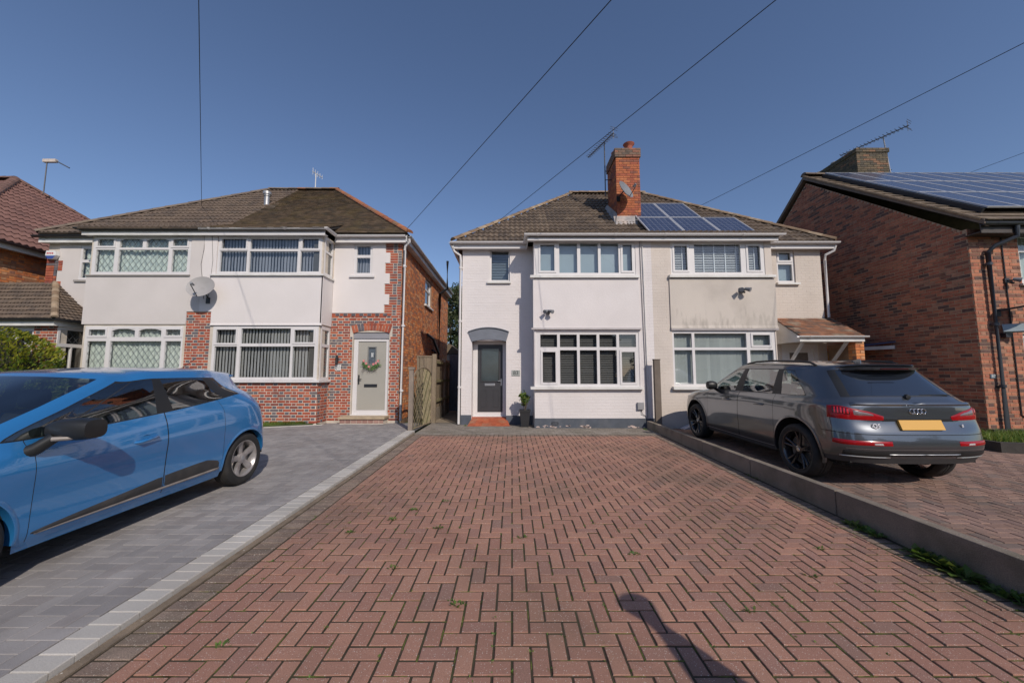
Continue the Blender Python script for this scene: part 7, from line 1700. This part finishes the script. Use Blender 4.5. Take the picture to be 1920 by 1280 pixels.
# weeds in the joints
wm=leafmats('weed_leaf',[(0.10,0.17,0.035),(0.07,0.125,0.03),(0.14,0.18,0.05)])
def weedclump(f,x,y,z,r,n,L):
    for i in range(n):
        a=random.uniform(0,6.28); rr=r*random.random()**0.6; p=Vector((x+math.cos(a)*rr,y+math.sin(a)*rr*0.6,z)); d=Vector((math.cos(a)*random.uniform(.3,1.2),math.sin(a)*random.uniform(.3,1.2),random.uniform(0.15,0.9))).normalized(); s=L*random.uniform(0.5,1.2); t=d.cross(Vector((0,0,1))).normalized()*s*0.28
        f.add([tuple(p),tuple(p+d*s*.5+t),tuple(p+d*s),tuple(p+d*s*.5-t)],[(0,1,2,3)],random.randrange(3))
random.seed(14); f=MB()
spots=[(-0.35,2.55,30),(0.42,1.86,40),(1.0,3.2,26),(-0.9,3.0,16),(0.1,3.5,12),(1.5,2.5,14),(-1.6,2.2,14),(-0.1,1.55,18),(-0.55,1.30,18),(0.75,1.6,14),(1.9,1.9,14),(-1.2,3.9,30),(-1.05,4.15,26),(-1.5,3.6,20),(-0.7,3.7,22),(-0.75,4.4,18),(2.2,2.9,12),(2.6,3.3,16),(-0.2,1.2,16),(1.4,1.4,16)]
for x,y,n in spots: weedclump(f,x,y,gz(y)-0.004,0.04,int(n*1.4),0.028)
for i in range(420):
    x,y=random.uniform(-2.0,3.3),random.uniform(0.9,5.5); x=round(x/0.1)*0.1 ; weedclump(f,x,y,gz(y)-0.005,0.014,random.randrange(4,11),0.016)
o=f.build('joint_weeds',wm); o['kind']='stuff'
mossm=mat('moss',(0.11,0.125,0.022),0.98,0.45,30,0.8,160)
mf=MB()
for i in range(900):
    if random.random()<0.62: x,y=random.uniform(1.6,3.33),random.uniform(0.9,4.8)
    else: x,y=random.uniform(-2.1,1.6),random.uniform(0.9,4.2)
    hor=random.random()<0.6
    if hor: y=0.6+round((y-0.6)/0.1)*0.1; L=random.uniform(0.02,0.09); W=random.uniform(0.003,0.0065)
    else: x=-2.0+round((x+2.0)/0.1)*0.1; W=random.uniform(0.02,0.08); L=random.uniform(0.003,0.006)
    z=gz(y)-0.0032; hx,hy=(L,W) if hor else (L,W); pts=[(x+hx*math.cos(a)*random.uniform(.7,1.1)*0.5*2,y+hy*math.sin(a)*random.uniform(.7,1.1),z) for a in [k*math.pi/4 for k in range(8)]]
    mf.poly(pts)
o=mf.build('joint_moss',mossm); o['kind']='stuff'
def weedplant(label,x,y,z,r,n,L,name='weed_plant',seed=1):
    random.seed(seed); t=thing(name,label,'weed',(x,y,z)); f=MB()
    for i in range(n):
        a=random.uniform(0,6.28); el=random.uniform(0.15,1.1); d=Vector((math.cos(a)*math.cos(el)*1.0,math.sin(a)*math.cos(el),math.sin(el))); p=Vector((x+random.uniform(-r,r)*0.15,y+random.uniform(-r,r),z)); s=L*random.uniform(0.5,1.2); t_=d.cross(Vector((0,0,1))).normalized()
        # lobed leaf with a droop
        q=[p]; w=s*0.16
        pts=[tuple(p),tuple(p+d*s*.35+t_*w*.6),tuple(p+d*s*.55+t_*w*1.3-Vector((0,0,s*.03))),tuple(p+d*s-Vector((0,0,s*0.18))),tuple(p+d*s*.55-t_*w*1.3-Vector((0,0,s*.03))),tuple(p+d*s*.35-t_*w*.6)]
        f.add(pts,[(0,1,2,3,4,5)],random.randrange(3))
    f.build('leaves',wm,t); return t
weedplant('largest dandelion clump at the foot of the low concrete wall',3.30,3.02,gz(3.0),0.20,150,0.125,seed=3)
weedplant('low weed at the foot of the concrete wall, next one beyond the dandelion clump',3.30,3.66,gz(3.6),0.18,90,0.08,seed=4)
weedplant('weed clump at the foot of the concrete wall at the photo edge',3.31,2.55,gz(2.5),0.25,150,0.085,seed=5)
weedplant('small weed by the wall foot, opposite the rear wheel of the grey car',3.33,5.3,gz(5.3),0.2,30,0.04,seed=6)
weedplant('small weed where the low concrete wall meets the white house',3.25,9.25,0.2,0.10,30,0.05,seed=7)
weedplant('tiny green weed beside the red tiled doorstep',-1.22,9.95,0.2,0.07,40,0.045,seed=9)
weedplant('weed tuft at the foot of the trellis gate post',-2.40,9.3,0.2,0.30,60,0.06,seed=10)
tw=MB(); tw.tube([(-0.63,1.70,gz(1.7)+0.008),(-0.56,1.755,gz(1.75)+0.012),(-0.50,1.775,gz(1.77)+0.008)],0.0032,5); tag(tw.build('straw_stalk',mat('straw',(0.55,0.42,0.22),0.8,0.1,9)),'pale straw stalk lying on the red paving blocks','straw')
random.seed(21)
st_=MB()
for i in range(130):
    x,y=random.uniform(-2.2,3.3),random.uniform(0.9,7.5); r=random.uniform(0.002,0.006); z=gz(y)+0.002
    if random.random()<0.3: x=-2.24+random.uniform(-.03,.03)
    v=[(x+random.uniform(-1,1)*r*1.6,y+random.uniform(-1,1)*r*1.6,z+random.uniform(0,1)*r) for _ in range(5)]; st_.add(v+[(x,y,z+r*1.2)],[(0,1,5),(1,2,5),(2,3,5),(3,4,5),(4,0,5)])
o=st_.build('grit',mat('grit',(0.45,0.42,0.38),0.9,0.3,60)); o['kind']='stuff'
# ---- small things on the middle house
mb_=thing('meter_box','small grey utility box low on the white wall near the boundary wall','utility box',(3.33,9.57,0.75))
m=MB(fb); m.box(3.17,3.33,0.002,0.07,0.66,0.84); m.build('cover',mat('box_grey',(0.28,0.28,0.29),0.5,0.08,5),mb_,bevel=0.006)
m=MB(fb); m.tube([(3.27,0.03,0.66),(3.29,0.03,0.55),(3.38,0.02,0.50),(3.42,0.02,0.36)],0.007,6); m.build('cable',blackp,mb_)
cb=thing('wall_cables','pair of thin cables clipped down the white wall strip between the two bays','cable',(3.4,9.55,3))
m=MB(fb); m.tube([(3.36,0.02,5.05),(3.37,0.02,4.0),(3.385,0.025,3.0),(3.40,0.02,2.0),(3.43,0.02,0.4)],0.008,6); m.build('cable',mat('grey_cable',(0.22,0.21,0.21),0.6,0.1,5),cb)
m=MB(fb); m.tube([(3.42,0.02,5.02),(3.43,0.03,4.2),(3.44,0.02,3.2),(3.45,0.025,2.2),(3.46,0.02,0.5)],0.012,6); m.build('cable',upvc_old,cb)
cb2=thing('wall_cable','thin black cable from the roof edge to the large satellite dish between the left houses','cable',(-8.3,9.8,5))
m=MB(f1b); m.tube([(-8.32,0.04,5.36),(-8.31,0.035,4.9),(-8.36,0.035,4.5),(-8.30,0.035,4.1),(-8.22,0.035,3.55)],0.007,5); m.tube([(-8.12,0.035,5.3),(-8.05,0.035,4.6),(-8.10,0.035,3.6)],0.005,5); m.build('cable',blackp,cb2)
# sloping rubble heap painted white under the cream house
rb=thing('painted_ramp','low white painted brick ramp sloping along the foot of the cream house','ramp',(4.6,9.5,ZF))
m=MB(); m.prism([(4.0,9.30,0.1),(6.9,9.30,0.1),(6.9,9.30,0.95),(5.6,9.30,0.72),(4.9,9.30,0.50)],(0,0.26,0)); m.build('ramp_wall',mat('flaking_white',(0.52,0.52,0.55),0.85,0.12,4,0.4,60,dirt=(0.28,0.20,0.15),dirt_amt=0.7,dirt_scale=3),rb)
its=brick_items(front(9.285),[(4.9,6.8,0.6,0.75)],[],'stretcher',[1,1],z0=0.6); m=MB()
for x,z in ((4.75,0.50),(5.05,0.60),(5.35,0.69)):
    b=MB(); b.prism([(x,9.285,z),(x+0.2,9.285,z+0.06),(x+0.2,9.285,z+0.085),(x,9.285,z+0.025)],(0,0.25,0)); b.build('capping_tile',stm[2],rb)
# gateway between 85 and 87
gw=thing('side_gateway','orange brick pier and timber side gate right of the tiled door canopy','gateway',(9.0,10.0,ZF))
def pier(x0,x1,y0,y1,z1,lim=60):
    m=MB(); m.box(x0+.004,x1-.004,y0+.004,y1-.004,0.1,z1); p=m.build('brick_pier',mort81,gw)
    its=brick_items(Fr((x0,y0,0),(1,0,0),(0,-1,0)),[(0,x1-x0,0.2,z1)],[],'stretcher',[2,2,0.5,0.5,0.2,2],z0=0.2,proud=0.005)+brick_items(Fr((x0,y1,0),(0,-1,0),(-1,0,0)),[(0,y1-y0,0.2,z1)],[],'stretcher',[2,2,0.5,0.5,0.2,2],z0=0.2,proud=0.005)
    pieces('brick',p,its,brside,limit=lim)
pier(8.61,8.82,9.33,9.54,2.34)
m=MB(); m.box(8.66,8.80,9.545,10.20,0.1,2.34); m.build('wall_return',mort81,gw)
m=MB(); m.box(8.70,9.90,11.02,11.25,2.22,2.62); l_=m.build('lintel',mort81,gw)
pieces('brick',l_,brick_items(Fr((8.70,11.02,0),(1,0,0),(0,-1,0)),[(0,1.2,2.22,2.62)],[],'stretcher',[2,2,0.5,0.5,0.2,2],z0=2.22,proud=0.005),brside,limit=30)
x=8.72
while x<9.86:
    b=MB(); b.box(x,x+0.095,11.1,11.12,0.3,2.2); b.build('gate_board',mat('golden_pine',(0.48,0.24,0.06),0.6,0.25,8),gw); x+=0.1
lt=thing('lean_to_roof','thin blue corrugated lean-to roof with pale fascia against the brick gable wall','lean-to',(9.7,10.5,2.3))
m=MB(); m.add([(9.905,9.60,2.40),(9.905,11.4,2.40),(9.40,11.4,2.28),(9.40,10.66,2.28),(9.905,9.60,2.37),(9.905,11.4,2.37),(9.40,11.4,2.25),(9.40,10.66,2.25)],[(0,1,2,3),(7,6,5,4),(0,3,7,4),(2,1,5,6),(3,2,6,7)]); m.build('roof_sheet',mat('blue_sheet',(0.06,0.08,0.16),0.5,0.15,6),lt)
m=MB(); m.prism([(9.88,9.62,2.20),(9.90,9.62,2.20),(9.44,10.62,2.20),(9.42,10.62,2.20)],(0,0,0.09)); m.build('fascia',upvc_old,lt)
wlp=thing('wall_spout','pale plastic overflow pipe jutting from the dark brick gable wall','pipe',(9.85,13.4,3.9))
m=MB(); m.tube([(9.92,14.0,4.55),(9.70,12.4,4.75)],0.05,8); m.build('pipe',upvc,wlp,smooth=40)
# ---- overhead wires from a pole behind the camera
wm_=mat('cable_black',(0.012,0.012,0.013),0.6,0.0)
PT=Vector((23.3,-29.0,8.3))
pl_=thing('telegraph_pole','tall wooden telegraph pole across the road','pole',(PT.x,PT.y,-0.1))
m=MB(); m.tube([(PT.x,PT.y,-0.1),(PT.x,PT.y,8.6)],0.14,12,r1=0.10); m.build('pole_shaft',barkm,pl_)
def wire(label,b,sag=0.2,r=0.0062):
    b=Vector(b); n=30; m=MB(); pts=[]
    for i in range(n+1):
        t=i/n; p=PT.lerp(b,t); p.z-=sag*4*t*(1-t); pts.append(tuple(p))
    m.tube(pts,r,6); tag(m.build('overhead_wire',wm_),label,'overhead wire','overhead telephone wires')
wire('overhead wire dropping to the left pair where its black gutter ends',(-10.52,12.2,7.23))
wire('overhead wire running down to the right roof corner of number 81',(-2.95,10.15,5.6))
wire('overhead wire passing behind the middle house aerial, down to its left roof slope',(-0.45,11.1,6.2))
wire('overhead wire running down to the right hip of the cream house roof',(6.3,12.0,7.15))
wire('short overhead wire passing behind the solar roof at the right edge',(16.2,13.2,8.7))
# ---- made-up post beside the camera, shaped to cast the shadow on the blocks
sp_=thing('shadow_stand_in','unseen stand-in post beside the camera, shaped to cast the foreground shadow','post',(2.0,0.0,0))
m=MB(); prof=[(0.34,0.0),(0.30,0.6),(0.22,1.2),(0.135,1.55),(0.085,1.75),(0.05,1.90),(0.06,1.97),(0.10,2.05),(0.115,2.09),(0.0,2.10)]
m.lathe(prof,(0,0,0),20); m.v=[(x+2.005+ (0.0 if z<1.5 else (z-1.5)*0.22),y,z) for x,y,z in m.v]; m.build('post_body',wood,sp_,smooth=40)

# ================================================================== ACROSS THE ROAD (behind the camera, seen only in reflections)
random.seed(40)
for i,(x0,wd,cw) in enumerate(((-34,11,mort81),(-17,11,paint83),(0,11,mort81),(17,11,paint85),(-52,12,rend81),(34,12,mort81))):
    nm=['far left','second from left','third','fourth','outermost left','outermost right'][i]
    t=thing('house_across_road','plain two-storey house across the road behind the camera, %s'%nm,'house',(x0,-24,-0.1),'houses across the road')
    fr=Fr((x0+wd,-20,0),(-1,0,0),(0,1,0))
    hs=[(1.0,3.6,0.9,2.3),(7.2,9.8,0.9,2.3),(1.0,3.2,3.6,4.7),(7.4,9.6,3.6,4.7),(4.9,6.0,-0.1,2.1)]
    m=MB(fr); m.panel((0,wd,-0.1,5.2),hs,-0.3,0); m.build('wall',cw,t)
    m=MB(); m.box(x0,x0+0.3,-28,-20.301,-0.1,5.2); m.box(x0+wd-0.3,x0+wd,-28,-20.301,-0.1,5.2); m.box(x0+0.3,x0+wd-0.3,-28,-27.7,-0.1,5.2); m.build('outer_wall',cw,t)
    m=MB(); a=(x0-.4,-19.6,5.1);b=(x0+wd+.4,-19.6,5.1);c=(x0+wd+.4,-28.4,5.1);d=(x0-.4,-28.4,5.1);e=(x0+3.2,-24,8.3);g=(x0+wd-3.2,-24,8.3); m.add([a,b,c,d,e,g],[(0,1,5,4),(1,2,5),(2,3,4,5),(3,0,4),(0,3,2,1)]); m.build('roof',tileR[0],t)
    for h in hs[:4]:
        m=MB(fr); m.panel(h,[(h[0]+.07,(h[0]+h[1])/2-.04,h[2]+.07,h[3]-.07),((h[0]+h[1])/2+.04,h[1]-.07,h[2]+.07,h[3]-.07)],-0.12,-0.05); w_=m.build('window',upvc,t)
        m=MB(fr); m.quad((h[0],-0.1,h[2]),(h[1],-0.1,h[2]),(h[1],-0.1,h[3]),(h[0],-0.1,h[3])); m.build('pane',carglass,w_)
    h=hs[4]; m=MB(fr); m.panel(h,[],-0.15,-0.06); m.build('door',plinth_m,t)
for i,(x,y,h,r) in enumerate(((-24,-17,6.5,2.6),(14,-16.5,5.5,2.2),(-5,-17,3.2,1.8),(30,-17,7,2.8),(-40,-17,6,2.5))):
    tree('street_tree',['tall leafy tree across the road, near left','rounded tree across the road, near right','low bushy tree directly across the road','tall tree across the road, far right','tree across the road, far left'][i],(x,y,-0.1),h,r,[(0.07,0.11,0.03),(0.10,0.14,0.04),(0.05,0.08,0.025)],nclump=45,per=45,leaf=0.32,z0=0.25)
